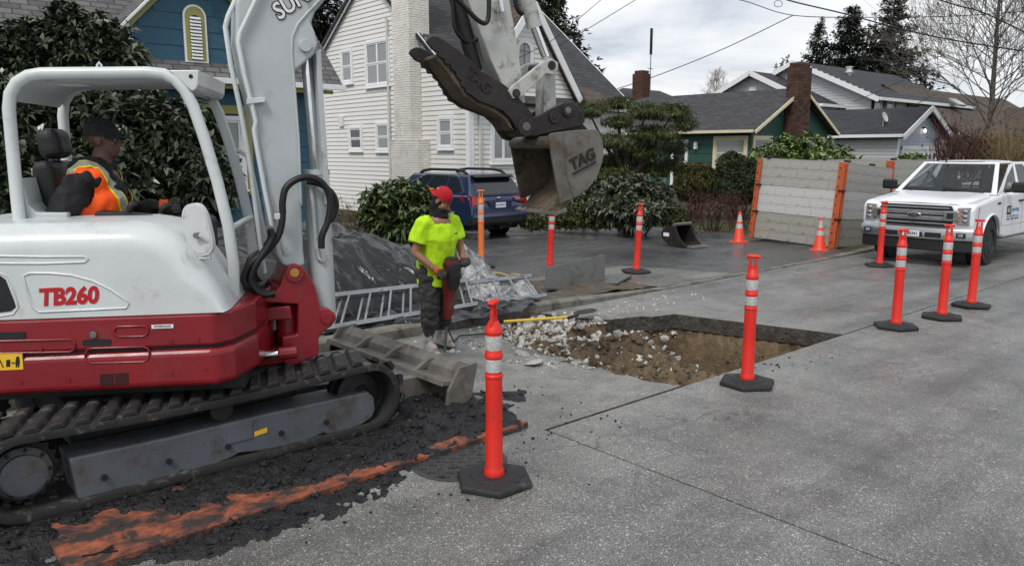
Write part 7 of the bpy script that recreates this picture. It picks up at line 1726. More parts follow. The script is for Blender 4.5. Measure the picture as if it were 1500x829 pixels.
for H_, W_, s_ in ((RH, RW_, 1), (LH, LW, -1)):
    bar = (H_ - (jt + jd*.08)).normalized(); back = (W_-H_); back = (back - bar*back.dot(bar)).normalized(); kn = bar.cross(back)
    if kn.z < 0: kn = -kn; 
    yv = -back; xv = yv.cross(kn).normalized(); M_ = Matrix(((xv.x, yv.x, kn.x, H_.x), (xv.y, yv.y, kn.y, H_.y), (xv.z, yv.z, kn.z, H_.z), (0, 0, 0, 1)))
    mb = MB(); fingers(mb, M_, .021, side=s_); limb(mb, [M_ @ Vector((0, -.035, .02)), W_.lerp(H_, .35)], [.034, .033]); gl = rpart(mb, 'glove', 'glove_grey', wk, .0055, 2)
    mb = MB(); d_ = (H_-W_).normalized(); mb.tube([W_-d_*.02, W_+d_*.035], [.041, .037], 14); mb.build('glove_cuff', 'glove_cuff', gl, smooth=40, bevel=.004)
mb = MB(); P = [JM @ Vector((-.06, 0, -.3)), JM @ Vector((-.12, .05, -.5)), Vector((.05, .1, .25)), Vector((-.1, .3, .03)), Vector((-.35, .55, .02)), Vector((-.2, .9, .02)), Vector((-.6, 1.2, .02))]; mb.tube(P, .008, 6); mb.build('power_cable', 'hose', jb, smooth=60)

# ---------------- excavator operator ----------------
hd = UP.uv(150, 206, -.02); op0 = UM @ Vector((hd[0]-.05, -.02, 0)); 
op = thing('person', 'seated operator in orange safety vest, black hoodie and black cap inside the excavator', 'person', (op0.x, op0.y, 1.42), UA)
H_z = hd[1]-1.42
HMo = Matrix.Translation((.06, 0, H_z)) @ Matrix.Rotation(R(-3), 4, 'Z') @ Matrix.Scale(1.06, 4)
SHZ = H_z-.26
RSo, REo, RWo = Vector((-.07, -.215, SHZ-.05)), Vector((-.16, -.31, SHZ-.27)), Vector((.0, -.27, SHZ-.40)); LSo, LEo, LWo = Vector((.0, .205, SHZ)), Vector((.10, .28, SHZ-.26)), Vector((.38, .17, SHZ-.20))
mb = MB(); limb(mb, [(-.02, 0, .12), (-.03, 0, .28), (.0, 0, SHZ-.02)], [.16, .17, .15]); limb(mb, [(.01, 0, SHZ), (.03, 0, SHZ+.10), (.045, 0, SHZ+.17)], [.08, .072, .065])
for S_, E_, W_ in ((RSo, REo, RWo), (LSo, LEo, LWo)): limb(mb, [S_, E_], [.07, .05]); limb(mb, [E_, W_], [.05, .034])
for s_ in (-1, 1): limb(mb, [(0, s_*.10, .12), (.42, s_*.14, .16)], [.10, .075]); limb(mb, [(.42, s_*.14, .16), (.52, s_*.14, -.20)], [.07, .05])
headmb(mb, HMo); rpart(mb, 'body', 'skin_dark', op, .0085, 3); eyes(op, HMo, 'skin_dark')
mb = MB(); limb(mb, [(-.03, 0, .10), (-.04, 0, .26), (-.01, 0, SHZ-.10), (.0, 0, SHZ+.03)], [.205, .215, .205, .14], 20); mb.ell((-.03, -.15, SHZ-.01), (.12, .12, .085)); mb.ell((-.01, .15, SHZ-.01), (.12, .12, .085))
limb(mb, [RSo, RSo.lerp(REo, .5), REo], [.10, .10, .09], 16); limb(mb, [REo, RWo], [.095, .07], 16); limb(mb, [LSo, LSo.lerp(LEo, .5), LEo], [.10, .095, .085], 16); limb(mb, [LEo, LEo.lerp(LWo, .9)], [.085, .055], 16)
mb.ell((-.06, 0, SHZ+.09), (.11, .12, .075)); mb.ell((.05, 0, SHZ+.075), (.085, .10, .05)); rpart(mb, 'hoodie', 'hoodie_black', op, .010, 3, disp=.034, fq=6., st=(1, 1, 1.3), seed=2.)
# vest: two front panels, back and shoulder straps as one shell
vsec = []
mb = MB(); limb(mb, [(-.035, 0, .08), (-.045, 0, .26), (-.015, 0, SHZ-.10), (-.005, 0, SHZ+.0)], [.225, .236, .222, .165], 24, caps=False); mb.ell((-.02, -.135, SHZ-.005), (.135, .085, .115)); mb.ell((-.02, .135, SHZ-.005), (.135, .085, .115))
vme = remesh(mb, 'vest', .010, 2, disp=.022, fq=6., seed=9.)
bm = bmesh.new(); bm.from_mesh(vme); dele = []
for f in bm.faces:
    p = f.calc_center_median(); y, z, x = p.y, p.z, p.x
    front_open = x > .02 and abs(y-.02) < .045 + max(0, z-.2)*.28
    armhole = abs(y) > .15 and z > .2 and z < SHZ+.03 and (Vector((x+.05, (z-(SHZ-.08))*.8)).length < .085)
    neck = z > SHZ+.02 and abs(y) < .085
    if front_open or armhole or neck or z > SHZ+.10 or z < .075: dele.append(f)
bmesh.ops.delete(bm, geom=dele, context='FACES'); bm.to_mesh(vme); bm.free()
vo = link('vest', vme, 'vest_orange', op); sm = vo.modifiers.new('s', 'SOLIDIFY'); sm.thickness = .006; sm.offset = 1
def stripe(parent, pts, w_, m_, nm, off, up):
    """ribbon laid along points"""
    mb = MB(); P = [Vector(p) for p in pts]; vs_ = []
    for i, p in enumerate(P):
        t = (P[min(i+1, len(P)-1)]-P[max(0, i-1)]).normalized(); s_ = t.cross(up[i]).normalized(); n_ = up[i]
        vs_ += [p - s_*w_/2 + n_*off, p + s_*w_/2 + n_*off]
    fs = [(2*i, 2*i+1, 2*i+3, 2*i+2) for i in range(len(P)-1)]; mb.add(vs_, fs); o = mb.build(nm, m_, parent); s2 = o.modifiers.new('s', 'SOLIDIFY'); s2.thickness = .004; return o
dg = bpy.context.evaluated_depsgraph_get()
from mathutils.bvhtree import BVHTree
bv = BVHTree.FromPolygons([v.co[:] for v in vme.vertices], [p.vertices[:] for p in vme.polygons])
def drape(pts):
    out_, nn = [], []
    for p in pts:
        h = bv.find_nearest(Vector(p)); out_.append(h[0]); n_ = (Vector(p)-h[0]); n_ = h[1] if h[1].dot(Vector((p[0], p[1], 0))) >= 0 else -h[1]; nn.append(n_)
    return out_, nn
for s_ in (-1, 1):
    pts = [(-.20, s_*.17, SHZ-.16), (-.15, s_*.17, SHZ-.02), (-.05, s_*.15, SHZ+.10), (.06, s_*.14, SHZ+.07), (.14, s_*.13, SHZ-.02), (.19, s_*.125, SHZ-.12), (.22, s_*.12, SHZ-.22)]
    dense = [tuple(Vector(a).lerp(Vector(b), t)) for a, b in zip(pts[:-1], pts[1:]) for t in (0, .25, .5, .75)] + [pts[-1]]
    P_, n_ = drape(dense); stripe(vo, P_, .070, 'stripe_yellow', 'trim_stripe', .007, n_); stripe(vo, P_, .045, 'stripe_silver', 'reflective_stripe', .012, n_)
cap(op, HMo @ Matrix.Translation((-.002, 0, .006)), 'cap_black', False)
mb = MB(); mb.bb(-.002, .002, -.022, .022, -.009, .009, xf=HMo @ Matrix.Translation((.088, 0, .092)) @ Matrix.Rotation(R(-24), 4, 'Y')); mb.build('cap_patch', 'stripe_silver', op)
# gloved left hand on the lever
lv = MB(); Hl = LWo + Vector((.075, -.01, -.01)); lv.tube([Hl+Vector((.02, 0, -.22)), Hl+Vector((0, 0, 0)), Hl+Vector((-.005, 0, .05))], [.01, .014, .018], 8); lv.build('lever', 'ex_dark', op, smooth=60)
M_ = Matrix.Translation(Hl) @ Matrix(((0, 1, 0, 0), (0, 0, 1, 0), (1, 0, 0, 0), (0, 0, 0, 1)))
mb = MB(); fingers(mb, M_, .017, side=1); limb(mb, [Hl+Vector((-.035, .02, 0)), LWo], [.036, .036]); rpart(mb, 'glove', 'glove_grey', op, .0055, 2); mb = MB(); mb.tube([LWo-Vector((.03, 0, 0)), LWo+Vector((.025, 0, 0))], [.048, .042], 14); mb.build('glove_cuff', 'glove_cuff', op, smooth=40)
# ================================================================== SITE EQUIPMENT
mat('post_red', c(214, 42, 29), .45, var=.08, vs=3, dirt=c(132, 48, 40), ds=11, da=.3); mat('post_orange', c(226, 118, 56), .5, var=.08, dirt=c(180, 110, 70), ds=6, da=.3); mat('cone_orange', c(222, 62, 34), .5, var=.06, dirt=c(150, 70, 50), ds=8, da=.25)
mat('base_rubber', c(34, 34, 35), .7, var=.2, vs=8, bump=.002, dirt=c(84, 82, 78), ds=6, da=.25)
k = N('reflective'); v_ = k.n('ShaderNodeTexVoronoi'); v_.inputs['Scale'].default_value = 55; k.l(k.tc.outputs['Object'], v_.inputs['Vector'])
k.col(k.ramp(v_.outputs['Distance'], [(.0, c(212, 212, 210)), (.6, c(176, 178, 178))])); k.rough(.35); k.set(Metallic=.15)
mat('panel_beige', c(160, 158, 152), .85, var=.14, vs=5, bump=.004, bs=50, dirt=c(120, 114, 100), ds=3, da=.3); mat('panel_white', c(184, 184, 182), .85, var=.1, vs=5, bump=.004, bs=50, dirt=c(150, 148, 142), ds=3, da=.3); mat('panel_tan', c(150, 148, 139), .85, var=.14, vs=5, bump=.004, bs=50, dirt=c(112, 106, 90), ds=3, da=.35)
mat('panel_joint', c(118, 115, 108), .9); mat('post_paint_orange', c(178, 84, 42), .6, var=.14, vs=4, dirt=c(92, 62, 44), ds=3.5, da=.32, bump=.003)
mat('aluminium', (.3, .31, .32), .45, .7, var=.2, dirt=c(96, 94, 90), ds=8, da=.4); mat('plate_grey', c(104, 106, 104), .55, .35, var=.15, vs=3, dirt=c(84, 76, 64), ds=3, da=.4, bump=.002)
mat('handle_yellow', c(222, 188, 60), .5, var=.08, dirt=c(150, 124, 60), ds=8, da=.3); mat('rope_yellow', c(214, 184, 96), .7, var=.1); mat('wire', c(30, 31, 33), .7)
# ---- delineator posts ----
def delineator(loc, label, m_='post_red', rz=0., lean=(0, 0), base=True, h=1.21, group='delineator posts round the works', bare=False):
    t = thing('delineator_post', label, 'delineator', loc, rz, group)
    t.rotation_euler = (lean[0], lean[1], rz); s_ = h/1.21
    mb = MB(); mb.lathe([(.066, .05), (.068, .075), (.060, .10), (.056, .11), (.0535, .50), (.0535, .70), (.059, .705), (.059, .718), (.0535, .725), (.0535, .83), (.059, .835), (.059, .852), (.0535, .86), (.0535, .985), (.058, .99), (.058, 1.0), (.05, 1.02), (.03, 1.062), (.0, 1.065)], 24, Matrix.Diagonal((1, 1, s_, 1))); tb = mb.build('tube', m_, t, smooth=35)
    for z0, z1 in ((.742, .822), (.882, .972)):
        mb = MB(); mb.lathe([(.0545, z0*s_), (.0548, z0*s_+.002), (.0548, z1*s_-.002), (.0545, z1*s_)], 24); mb.build('reflective_band', 'reflective', t, smooth=35)
    mb = MB()
    for y_ in (-.03, .03):
        mb.tube([(0, y_*1.1, 1.03*s_), (0, y_*.9, 1.10*s_), (0, y_*.75, 1.155*s_)], [.016, .013, .013], 8)
    mb.tube([(0, -.058, 1.17*s_), (0, -.045, 1.18*s_), (0, .045, 1.18*s_), (0, .058, 1.17*s_)], [.018, .024, .024, .018], 10, flat=.8); mb.tube([(0, 0, 1.03*s_), (0, 0, 1.10*s_)], [.02, .008], 8)
    mb.build('handle', m_, t, smooth=60)
    if base:
        mb = MB(); hexp = [(.262*math.cos(R(60*i)), .262*math.sin(R(60*i))) for i in range(6)]
        rings = [[(x*q, y*q, z) for x, y in hexp] for q, z in ((1., .004), (1., .03), (.95, .045), (.62, .058))]; mb.loft(rings); bs = mb.build('base', 'base_rubber', t, bevel=.006)
        mb = MB(); mb.lathe([(.085, .045), (.085, .064), (.15, .063), (.155, .055), (.165, .055), (.165, .05)], 28); mb.build('base_ring', 'base_rubber', bs, smooth=35)
        mb = MB(); mb.bb(-.06, .06, -.014, .014, 0, .004, xf=Matrix.Translation((.17, .0, .051)) @ Matrix.Rotation(R(90), 4, 'Z')); mb.build('base_mark', 'ex_dark', bs)
    return t
def at0(px, py, z=0.): p = PZ(px, py, z); return (p.x, p.y, z)
delineator(at0(724, 706), 'red delineator post on black hexagonal base beside the round iron cover', rz=R(-62))
delineator(at0(1094, 563), 'red delineator post at the near corner of the dug hole', rz=R(25))
delineator(at0(1312, 480), 'red delineator post first in the row of three before the pickup', rz=R(35), lean=(0, R(1)))
delineator(at0(1379, 466), 'red delineator post in the middle of the row of three before the pickup', rz=R(20), lean=(0, R(1.5)))
delineator(at0(1422, 449), 'red delineator post nearest the pickup wheel in the row of three', rz=R(10), lean=(0, R(3)))
delineator(at0(1288, 390), 'red delineator post right in front of the pickup bumper', rz=R(40))
delineator(at0(932, 399, .024), 'red delineator post standing alone on the driveway apron', rz=R(0), lean=(R(1), R(2)))
delineator(at0(805, 392, .02), 'faded red delineator post behind the upright steel plate', rz=R(-30), lean=(R(1.5), R(2)), base=False, h=1.16)
delineator(at0(705, 392, .02), 'faded orange delineator post behind the ladder near the blue car', 'post_orange', rz=R(70), base=True, h=1.42)
# ---- cones ----
def cone(loc, label, rz):
    t = thing('traffic_cone', label, 'traffic cone', loc, rz, 'traffic cones by the panel box')
    prof = lambda z: .135 - (.135-.028)*(z-.03)/.67
    mb = MB(); mb.bb(-.18, .18, -.18, .18, .0, .028); mb.build('base', 'cone_orange', t, bevel=.012)
    mb = MB(); mb.lathe([(.15, .025), (.14, .04), (prof(.05), .05), (prof(.7), .70), (.022, .71), (0, .712)], 24); mb.build('cone', 'cone_orange', t, smooth=40)
    for z0, z1 in ((.33, .43), (.49, .64)):
        mb = MB(); mb.lathe([(prof(z0)+.0005, z0), (prof(z0)+.002, z0+.001), (prof(z1)+.002, z1-.001), (prof(z1)+.0005, z1)], 24); mb.build('reflective_sleeve', 'reflective', t, smooth=40)
    return t
cone(at0(1082, 355), 'orange traffic cone standing away from the panel box on the driveway', .2); cone(at0(1200, 367), 'orange traffic cone touching the orange corner post of the panel box', .35)
# ---- modular trench boxes ----
def trench_box(loc, rot, label, ly, lx, h=1.86, rows=9, seed=1):
    t = thing('trench_box', label, 'trench box', loc, 0, 'concrete panel trench boxes'); t.rotation_euler = rot; r = random.Random(seed)
    um = MB(); um.bb(0, 1, 0, 1, 0, 1); unit_ = {}
    mats_ = ['panel_tan', 'panel_white', 'panel_beige']
    def face(nm, L, xf):
        for p in range(3):
            z0, z1 = p*h/3, (p+1)*h/3-.006
            mb = MB(); mb.bb(0, L, .006, .10, z0, z1, xf=xf); pn = mb.build('panel', 'panel_joint', t)
            for q in range(3):
                a = 0 if q % 2 else -.25; zz0, zz1 = z0+q*(z1-z0)/3+.003, z0+(q+1)*(z1-z0)/3-.002
                while a < L-.02:
                    wv = r.uniform(.6, 1.05); a0, a1 = max(0, a)+.003, min(L, a+wv)-.003; a += wv
                    if a1-a0 < .05: continue
                    m_ = mats_[p]
                    if m_ not in unit_:
                        um2 = MB(); um2.bb(0, 1, 0, 1, 0, 1); unit_[m_] = um2.mesh('block')
                    o = link('block', unit_[m_], m_, pn); o.matrix_local = xf @ Matrix.Translation((a0, .012-.012-r.uniform(0, .002), zz0)) @ Matrix.Diagonal((a1-a0, .05, zz1-zz0, 1))
    FX = Matrix(((0, 1, 0, 0), (-1, 0, 0, ly), (0, 0, 1, 0), (0, 0, 0, 1)))      # face looking -X, along runs -Y
    FY = Matrix.Identity(4)
    face('x', ly, FX); face('y', lx, FY)
    mb = MB(); mb.bb(lx-.1, lx, 0, ly, 0, h-.01); mb.build('panel', 'panel_beige', t); mb = MB(); mb.bb(.1, lx-.1, ly-.1, ly, 0, h-.011); mb.build('panel', 'panel_beige', t)
    for (x_, y_, sx_, sy_) in ((-.05, -.05, .10, .13), (-.06, ly-.04, .10, .10)):
        mb = MB(); mb.bb(x_, x_+sx_, y_, y_+sy_, -.02, h-.02); po = mb.build('corner_post', 'post_paint_orange', t, bevel=.008)
        mb = MB(); mb.bb(x_-.02, x_+.02, y_+sy_*.0-.02, y_+.02, -.01, h-.03); mb.build('post_flange', 'post_paint_orange', po, bevel=.004)
        mb = MB(); mb.bb(x_+sx_-.02, x_+sx_+.03, y_-.03, y_+.0, -.01, h-.03); mb.build('post_flange', 'post_paint_orange', po, bevel=.004)
        for i in range(9):
            mb = MB(); z_ = .12+i*.2; mb.cyl((x_-.021, y_+sy_*.6, z_), (x_+.01, y_+sy_*.6, z_), .012, 8); mb.build('pin_hole', 'black_mark', po)
        for z_ in (h/3, 2*h/3):
            mb = MB(); mb.bb(x_-.05, x_+sx_+.02, y_-.05, y_+.06, z_-.02, z_+.02); mb.build('locking_pin', 'dark_steel', po, bevel=.01)
    for i, (x_, y_) in enumerate(((.05, ly-.2), (.3, .05), (lx*.6, .05))):
        mb = MB(); mb.bb(x_-.1, x_+.1, y_-.04, y_+.05, h-.01, h+.05); mb.build('lifting_lug', 'dark_steel', t, bevel=.02)
    return t
trench_box((16.42, 8.12, .03), (R(2.2), R(4.0), R(2)), 'pale panel trench box with orange corner posts beside the traffic cones', 1.95, 2.7)
b2 = PY(1300, 260, 8.5); trench_box((b2.x+.1, 8.5, .03), (R(0), R(0), R(0)), 'farther pale panel trench box half hidden by the pickup', 1.9, 2.6, seed=3)
# ---- loose bucket ----
A_, B_ = PZ(1000, 366), PZ(1033, 362); dvv = (B_-A_).normalized(); du = Vector((dvv.y, -dvv.x, 0)); bw_ = .56
lbk = thing('spare_bucket', 'loose dark toothed digger bucket lying on the driveway', 'bucket', ((A_+B_)/2 - du*.3)); lbk.location.z = .02
LM = Matrix(((du.x, dvv.x, 0, 0), (du.y, dvv.y, 0, 0), (0, 0, 1, 0), (0, 0, 0, 1)))
pf = [(.32, .03), (.10, .0), (-.15, .02), (-.36, .13), (-.42, .28), (-.34, .41), (-.18, .46), (-.08, .51), (-.02, .48)]
fr_ = [(.04, .34), (.14, .18), (.26, .07)]
for v0, v1 in ((-bw_/2, -bw_/2+.02), (bw_/2-.02, bw_/2)):
    mb = MB(); mb.prism(pf + fr_, v0, v1, lambda u, a, w: tuple(LM @ Vector((u, a, w)))); sd_ = mb.build('side_plate', 'dark_steel', lbk, bevel=.004)
    if v0 < 0: s0 = sd_
inn = [(u*.93, w*.93+.03) for u, w in pf]
mb = MB(); mb.prism(pf + inn[::-1], -bw_/2+.021, bw_/2-.021, lambda u, a, w: tuple(LM @ Vector((u, a, w)))); mb.build('shell', 'dark_steel', lbk, smooth=30)
mb = MB(); mb.cyl(LM @ Vector((-.05, -bw_/2-.01, .49)), LM @ Vector((-.05, bw_/2+.01, .49)), .04, 14); mb.build('top_tube', 'worn_steel', lbk, smooth=40)
for i in range(5):
    v_ = -bw_/2+.05+i*(bw_-.1)/4; mb = MB(); mb.prism([(.22, .035), (.34, .06), (.50, .02), (.36, .0), (.22, .0)], v_-.03, v_+.03, lambda u, a, w: tuple(LM @ Vector((u, a, w)))); mb.build('tooth', 'worn_steel', lbk, bevel=.006)
mb = MB(); mb.prism([(-.34, .22), (-.18, .22), (-.18, .30), (-.34, .30)], -bw_/2-.003, -bw_/2+.001, lambda u, a, w: tuple(LM @ Vector((u, a, w)))); mb.build('sticker', 'decal_white', s0)
# ---- tarp over the spoil heap ----
k = N('black_tarp'); k.col(k.mix(k.ramp(k.noise(4, 6, .7), [(.35, 0.), (.7, 1.)]), c(12, 12, 13), c(24, 25, 27))); k.rough(k.ramp(k.noise(6, 4), [(.35, .14), (.65, .26)])); k.set(Specular_IOR_Level=.5)
k.bump(k.noise(2.6, 4, .5, 2.2, stretch=(1, .45, 1)), .07, .6); k.bump(k.noise(14, 3, .5, 1.5), .005, .5)
k = N('silver_tarp'); k.col(k.mix(k.ramp(k.noise(7, 6, .7, 1.), [(.4, 0.), (.6, 1.)]), c(110, 112, 114), c(196, 198, 198))); k.rough(.28); k.set(Metallic=.4); k.bump(k.noise(9, 6, .7, 1.5), .05, 1.); k.bump(k.noise(30, 4), .01)
nxt, nyt = 230, 150; V5 = []
rt = random.Random(21); creases = []
for _ in range(80):
    cx_, cy_ = rt.uniform(1.5, 7.8), rt.uniform(8.2, 11.2); an_ = rt.gauss(1.25, .55) if rt.random() < .75 else rt.uniform(-.5, .6); creases.append((cx_, cy_, math.cos(an_), math.sin(an_), rt.uniform(.35, 1.3), rt.uniform(.05, .15), rt.uniform(.04, .09)*rt.choice((1, 1, -1))))
def crease(x, y):
    s_ = 0.
    for cx_, cy_, ca, sa, L_, w_, a_ in creases:
        dx, dy = x-cx_, y-cy_; t = (dx*ca+dy*sa)/L_
        if abs(t) < 1:
            d = abs(-dx*sa+dy*ca + .12*t*t)/w_
            if d < 3: s_ += a_*(1-t*t)*math.exp(-d)
    return s_
def tarp_h(x, y):
    fx = max(0, 1-abs((x-4.1)/3.0)**3.2); yc = 10.25; fy = max(0, 1-abs((y-yc)/(2.15 if y < yc else 2.0))**1.9)
    b = 1.0*(fx**.8)*(fy**.75)
    b *= 1 + .12*noise.noise(Vector((x*.8, y*.8, 3.)))
    # draped folds running down the slope
    w_ = x*2.2 + .8*noise.noise(Vector((x*.6, y*.9, 7.))) + (y-9)*.5
    rid = abs(noise.noise(Vector((w_*.9, y*.45, 1.)))); rid2 = abs(noise.noise(Vector((w_*2.4+3, y*1.1, 5.))))
    fold = (.10*(1-rid*2.2) + .05*(1-rid2*2.4))*min(1, fx*fy*4)
    edge = .03*noise.noise(Vector((x*5, y*5, 2.)))
    return b + fold*.8 + edge*.6 + .035 + crease(x, y)*min(1, .25 + fx*fy*3)
for y in np.linspace(8.05, 12.4, nyt):
    for x in np.linspace(1.1, 8.05, nxt):
        n_ = noise.noise(Vector((x*1.1, 4, 0)))*.22; yy = y + n_*max(0, 1-(y-8.05)/.8); hh = tarp_h(x, y); 
        inside = (abs((x-4.1)/3.0)**3 + abs((y-10.25)/2.15)**3)
        V5.append((x, yy, max(hh, .03) if inside < 1.0 else .075 + .03*noise.noise(Vector((x*4, y*4, 1)))))
Q5 = [(j*nxt+i, j*nxt+i+1, (j+1)*nxt+i+1, (j+1)*nxt+i) for j in range(nyt-1) for i in range(nxt-1)]
o = fast('black_tarp', V5, Q5, 'black_tarp', smooth=True); tag(o, 'wrinkled black plastic tarp draped over a heap behind the ladder', 'tarp')
def small_tarp(name, label, m_, corner_px, zf, amp, seed, fq=3.0):
    C4 = [PZ(px, py, z) for px, py, z in corner_px]; n = 60; V = []
    for j in range(n):
        for i in range(n):
            u, v = i/(n-1), j/(n-1); p = (C4[0]*(1-u)+C4[1]*u)*(1-v)+(C4[3]*(1-u)+C4[2]*u)*v
            q = Vector((p.x*fq, p.y*fq, seed)); e = min(u, 1-u, v, 1-v); wob = noise.noise_vector(Vector((u*5, v*5, seed)))*.10
            V.append((p.x+wob.x, p.y+wob.y, p.z + zf(u, v) + amp*(abs(noise.noise(q))*1.6 + .5*abs(noise.noise(q*2.7)))*min(1, .25+e*7)))
    Q = [(j*n+i, j*n+i+1, (j+1)*n+i+1, (j+1)*n+i) for j in range(n-1) for i in range(n-1)]
    o = fast(name, V, Q, m_, smooth=True); return tag(o, label, 'tarp')
small_tarp('silver_tarp', 'crumpled silver tarp corner beside the jackhammer operator', 'silver_tarp', [(672, 425, .1), (735, 425, .1), (728, 400, .1), (672, 392, .3)], lambda u, v: .5*max(0, 1-u*1.1)*v, .10, 3.3)
small_tarp('plastic_sheet', 'crumpled grey plastic sheet trapped under the ladder end', 'silver_tarp', [(690, 458, .08), (795, 440, .08), (775, 418, .1), (690, 428, .1)], lambda u, v: .02, .12, 8.1, 4.)
small_tarp('black_sheet', 'black plastic sheet edge lying along the kerb below the ladder', 'black_tarp', [(470, 500, .05), (760, 462, .1), (790, 440, .12), (480, 462, .1)], lambda u, v: .02, .09, 5.7, 3.)
# ---- ladder ----
ld = thing('ladder', 'long aluminium extension ladder lying against the black tarp', 'ladder', PZ(477, 485, .12)); lo = Vector(ld.location)
L0, L1 = PZ(470, 486, .12), PZ(800, 432, .16)
u0, u1 = PY(487, 437, L0.y+.28), PY(778, 404, L1.y+.34)
# keep rails parallel, about 0.42 m apart
def lrail(a, b, nm='rail'):
    t_ = (b-a).normalized(); n_ = ((u0-L0)).normalized(); s_ = t_.cross(n_).normalized(); mb = MB()
    pts = [n_*.035+s_*.014, n_*.035-s_*.014, n_*.025-s_*.014, n_*.025+s_*.006, -n_*.025+s_*.006, -n_*.025-s_*.014, -n_*.035-s_*.014, -n_*.035+s_*.014]
    mb.loft([[a+p-lo for p in pts], [b+p-lo for p in pts]]); return mb.build(nm, 'aluminium', ld)
lrail(L0, L1); lrail(u0, u1)
sd_ = (L1-L0).cross(u0-L0).normalized()*.06
if sd_.z < 0: sd_ = -sd_
lrail(L0.lerp(L1, .0)+sd_+Vector((0, 0, .0)), L0.lerp(L1, .64)+sd_, 'fly_rail'); lrail(u0+sd_, u0.lerp(u1, .64)+sd_, 'fly_rail')
for i in range(11):
    f = .04 + i*.092; 
    if f > .99: break
    mb = MB(); mb.tube([L0.lerp(L1, f)-lo, u0.lerp(u1, f)-lo], .016, 8, flat=.85); mb.build('rung', 'aluminium', ld, smooth=60)
    g_ = f + .026
    if g_ < .63:
        mb = MB(); mb.tube([L0.lerp(L1, g_)-lo+sd_, u0.lerp(u1, g_)-lo+sd_], .016, 8, flat=.85); mb.build('rung', 'aluminium', ld, smooth=60)
# ---- upright steel plate ----
q0, q1 = PY(800, 432, 8.3), PY(886, 418, 8.3)
t0_, t1_ = PY(800, 393, 8.38), PY(886, 373, 8.38)
sp_ = thing('upright_plate', 'grey steel plate standing on edge on the verge behind the kerb', 'plate', (q0.x, 8.3, 0))
mb = MB(); pp = [q0, q1, t1_, t0_]; mb.add([p-Vector(sp_.location) for p in pp] + [p-Vector(sp_.location)+Vector((0, .025, 0)) for p in pp], [(0, 1, 2, 3), (7, 6, 5, 4), (0, 4, 5, 1), (1, 5, 6, 2), (2, 6, 7, 3), (3, 7, 4, 0)]); mb.build('sheet', 'plate_grey', sp_, bevel=.004)
mb = MB(); mb.bb(.25, .6, .025, .08, .0, .12); mb.build('back_stay', 'dark_steel', sp_, bevel=.004)
wd = MB(); a_ = PZ(868, 420, .1); wd.bb(-.45, .45, -.12, .12, 0, .03); wb = wd.build('wood_board', 'plate_grey', None, bevel=.004); wb.location = PZ(905, 410, .05); wb.rotation_euler = (0, 0, R(25)); tag(wb, 'thin grey board lying flat beside the upright steel plate', 'board')
# ---- digging bar with yellow handle ----
h0, h1, h2 = PZ(738, 471, .10), PZ(838, 464, .13), PZ(868, 455, .08)
sh = thing('yellow_shovel', 'yellow handled shovel lying across the rubble at the hole edge', 'shovel', h0)
mb = MB(); mb.tube([Vector((0, 0, 0)), h1-h0], .017, 10); mb.build('handle', 'handle_yellow', sh, smooth=60)
mb = MB(); d_ = (h2-h1); s__ = Vector((-d_.y, d_.x, 0)).normalized()
mb.tube([h1-h0-d_*.15, h1-h0+d_*.25], [.022, .02], 8); rings = []
for f, w_ in ((.2, .03), (.35, .09), (.7, .11), (.95, .08), (1.1, .01)):
    p = h1-h0+d_*f; rings.append([p-s__*w_+Vector((0, 0, .015)), p, p+s__*w_+Vector((0, 0, .015)), p+s__*w_+Vector((0, 0, .02)), p+Vector((0, 0, .006)), p-s__*w_+Vector((0, 0, .02))])
mb.loft(rings); mb.build('blade', 'dark_steel', sh, smooth=50)
rp_ = [(700, 388), (709, 392), (716, 398), (733, 400), (745, 404), (752, 401), (764, 403), (770, 408), (766, 418), (770, 426), (763, 432)]
mb = MB(); P = [PZ(px, py, .06) for px, py in rp_]; mb.tube(P, .011, 6); tag(mb.build('yellow_rope', 'rope_yellow', smooth=60), 'thin yellow rope trailing past the ladder end', 'rope')
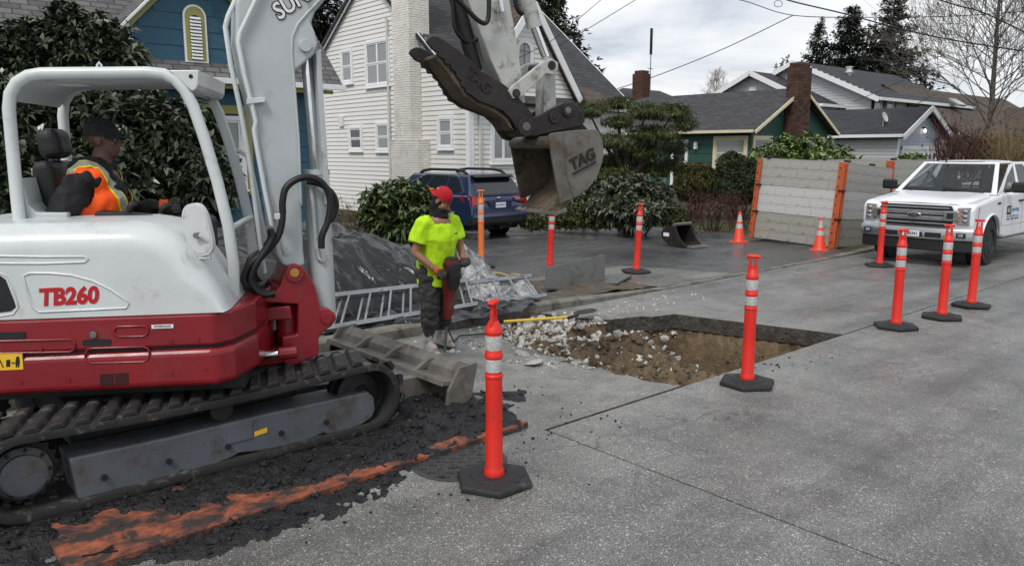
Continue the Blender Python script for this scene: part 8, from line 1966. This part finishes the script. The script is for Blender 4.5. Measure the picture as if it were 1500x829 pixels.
# ---- overhead wires ----
def wire(pts, depths, r_, label, group='overhead wires'):
    P = [PD(px, py, d) for (px, py), d in zip(pts, depths)]; out_ = []
    for i in range(len(P)-1):
        for t in np.linspace(0, 1, 8, endpoint=False):
            p0_, p1_, p2_, p3_ = P[max(0, i-1)], P[i], P[i+1], P[min(len(P)-1, i+2)]
            out_.append(.5*((2*p1_)+(p2_-p0_)*t+(2*p0_-5*p1_+4*p2_-p3_)*t*t+(3*p1_-p0_-3*p2_+p3_)*t**3))
    out_.append(P[-1]); mb = MB(); mb.tube(out_, r_, 5); return tag(mb.build('overhead_wire', 'wire', smooth=60), label, 'wire', group)
wire([(880, 138), (960, 112), (1060, 72), (1162, 23)], [40, 38, 36, 34], .02, 'overhead wire rising from the dark chimney to the cable junction')
wire([(1020, -12), (1090, 2), (1162, 23), (1280, 26), (1400, 24), (1520, 16)], [34]*6, .018, 'overhead wire running level past the conifer tops')
wire([(1130, -8), (1162, 3), (1242, 22), (1323, 44), (1412, 62), (1560, 84)], [30]*6, .028, 'thick overhead cable crossing in front of the tallest conifer')
wire([(1345, -10), (1400, 8), (1445, 21), (1530, 62)], [28]*4, .026, 'thick overhead cable entering the bare tree crown')
wire([(1480, 60), (1401, 90), (1337, 113), (1250, 150)], [45, 45, 46, 48], .018, 'service wire dropping to the grey house eave')
wire([(1370, 138), (1330, 160), (1290, 180)], [50, 50, 50], .018, 'service wire dropping to the garage roof')
wire([(745, 92), (802, 64), (845, 30), (890, -8)], [16, 17, 18, 19], .008, 'thin wire climbing from the white gable past the arm')
wire([(800, 78), (859, 44), (935, -2), (960, -16)], [26, 25, 24, 24], .011, 'thin wire climbing in front of the dark house roof')
for px, py, r_, lb_ in ((1357, 56, 7, 'coil of spare cable hanging on the thick wire by the conifer'), (1140, 6, 6, 'coil of spare cable hanging on the wire at the sky edge')):
    p = PD(px, py, 30); mb = MB(); rr = r_*30/F_PX; mb.tube([p + _R*math.cos(t)*rr + _U*math.sin(t)*rr*.8 for t in np.linspace(0, 2*math.pi, 18, endpoint=False)], .012, 5, closed=True); tag(mb.build('cable_coil', 'wire', smooth=60), lb_, 'cable')
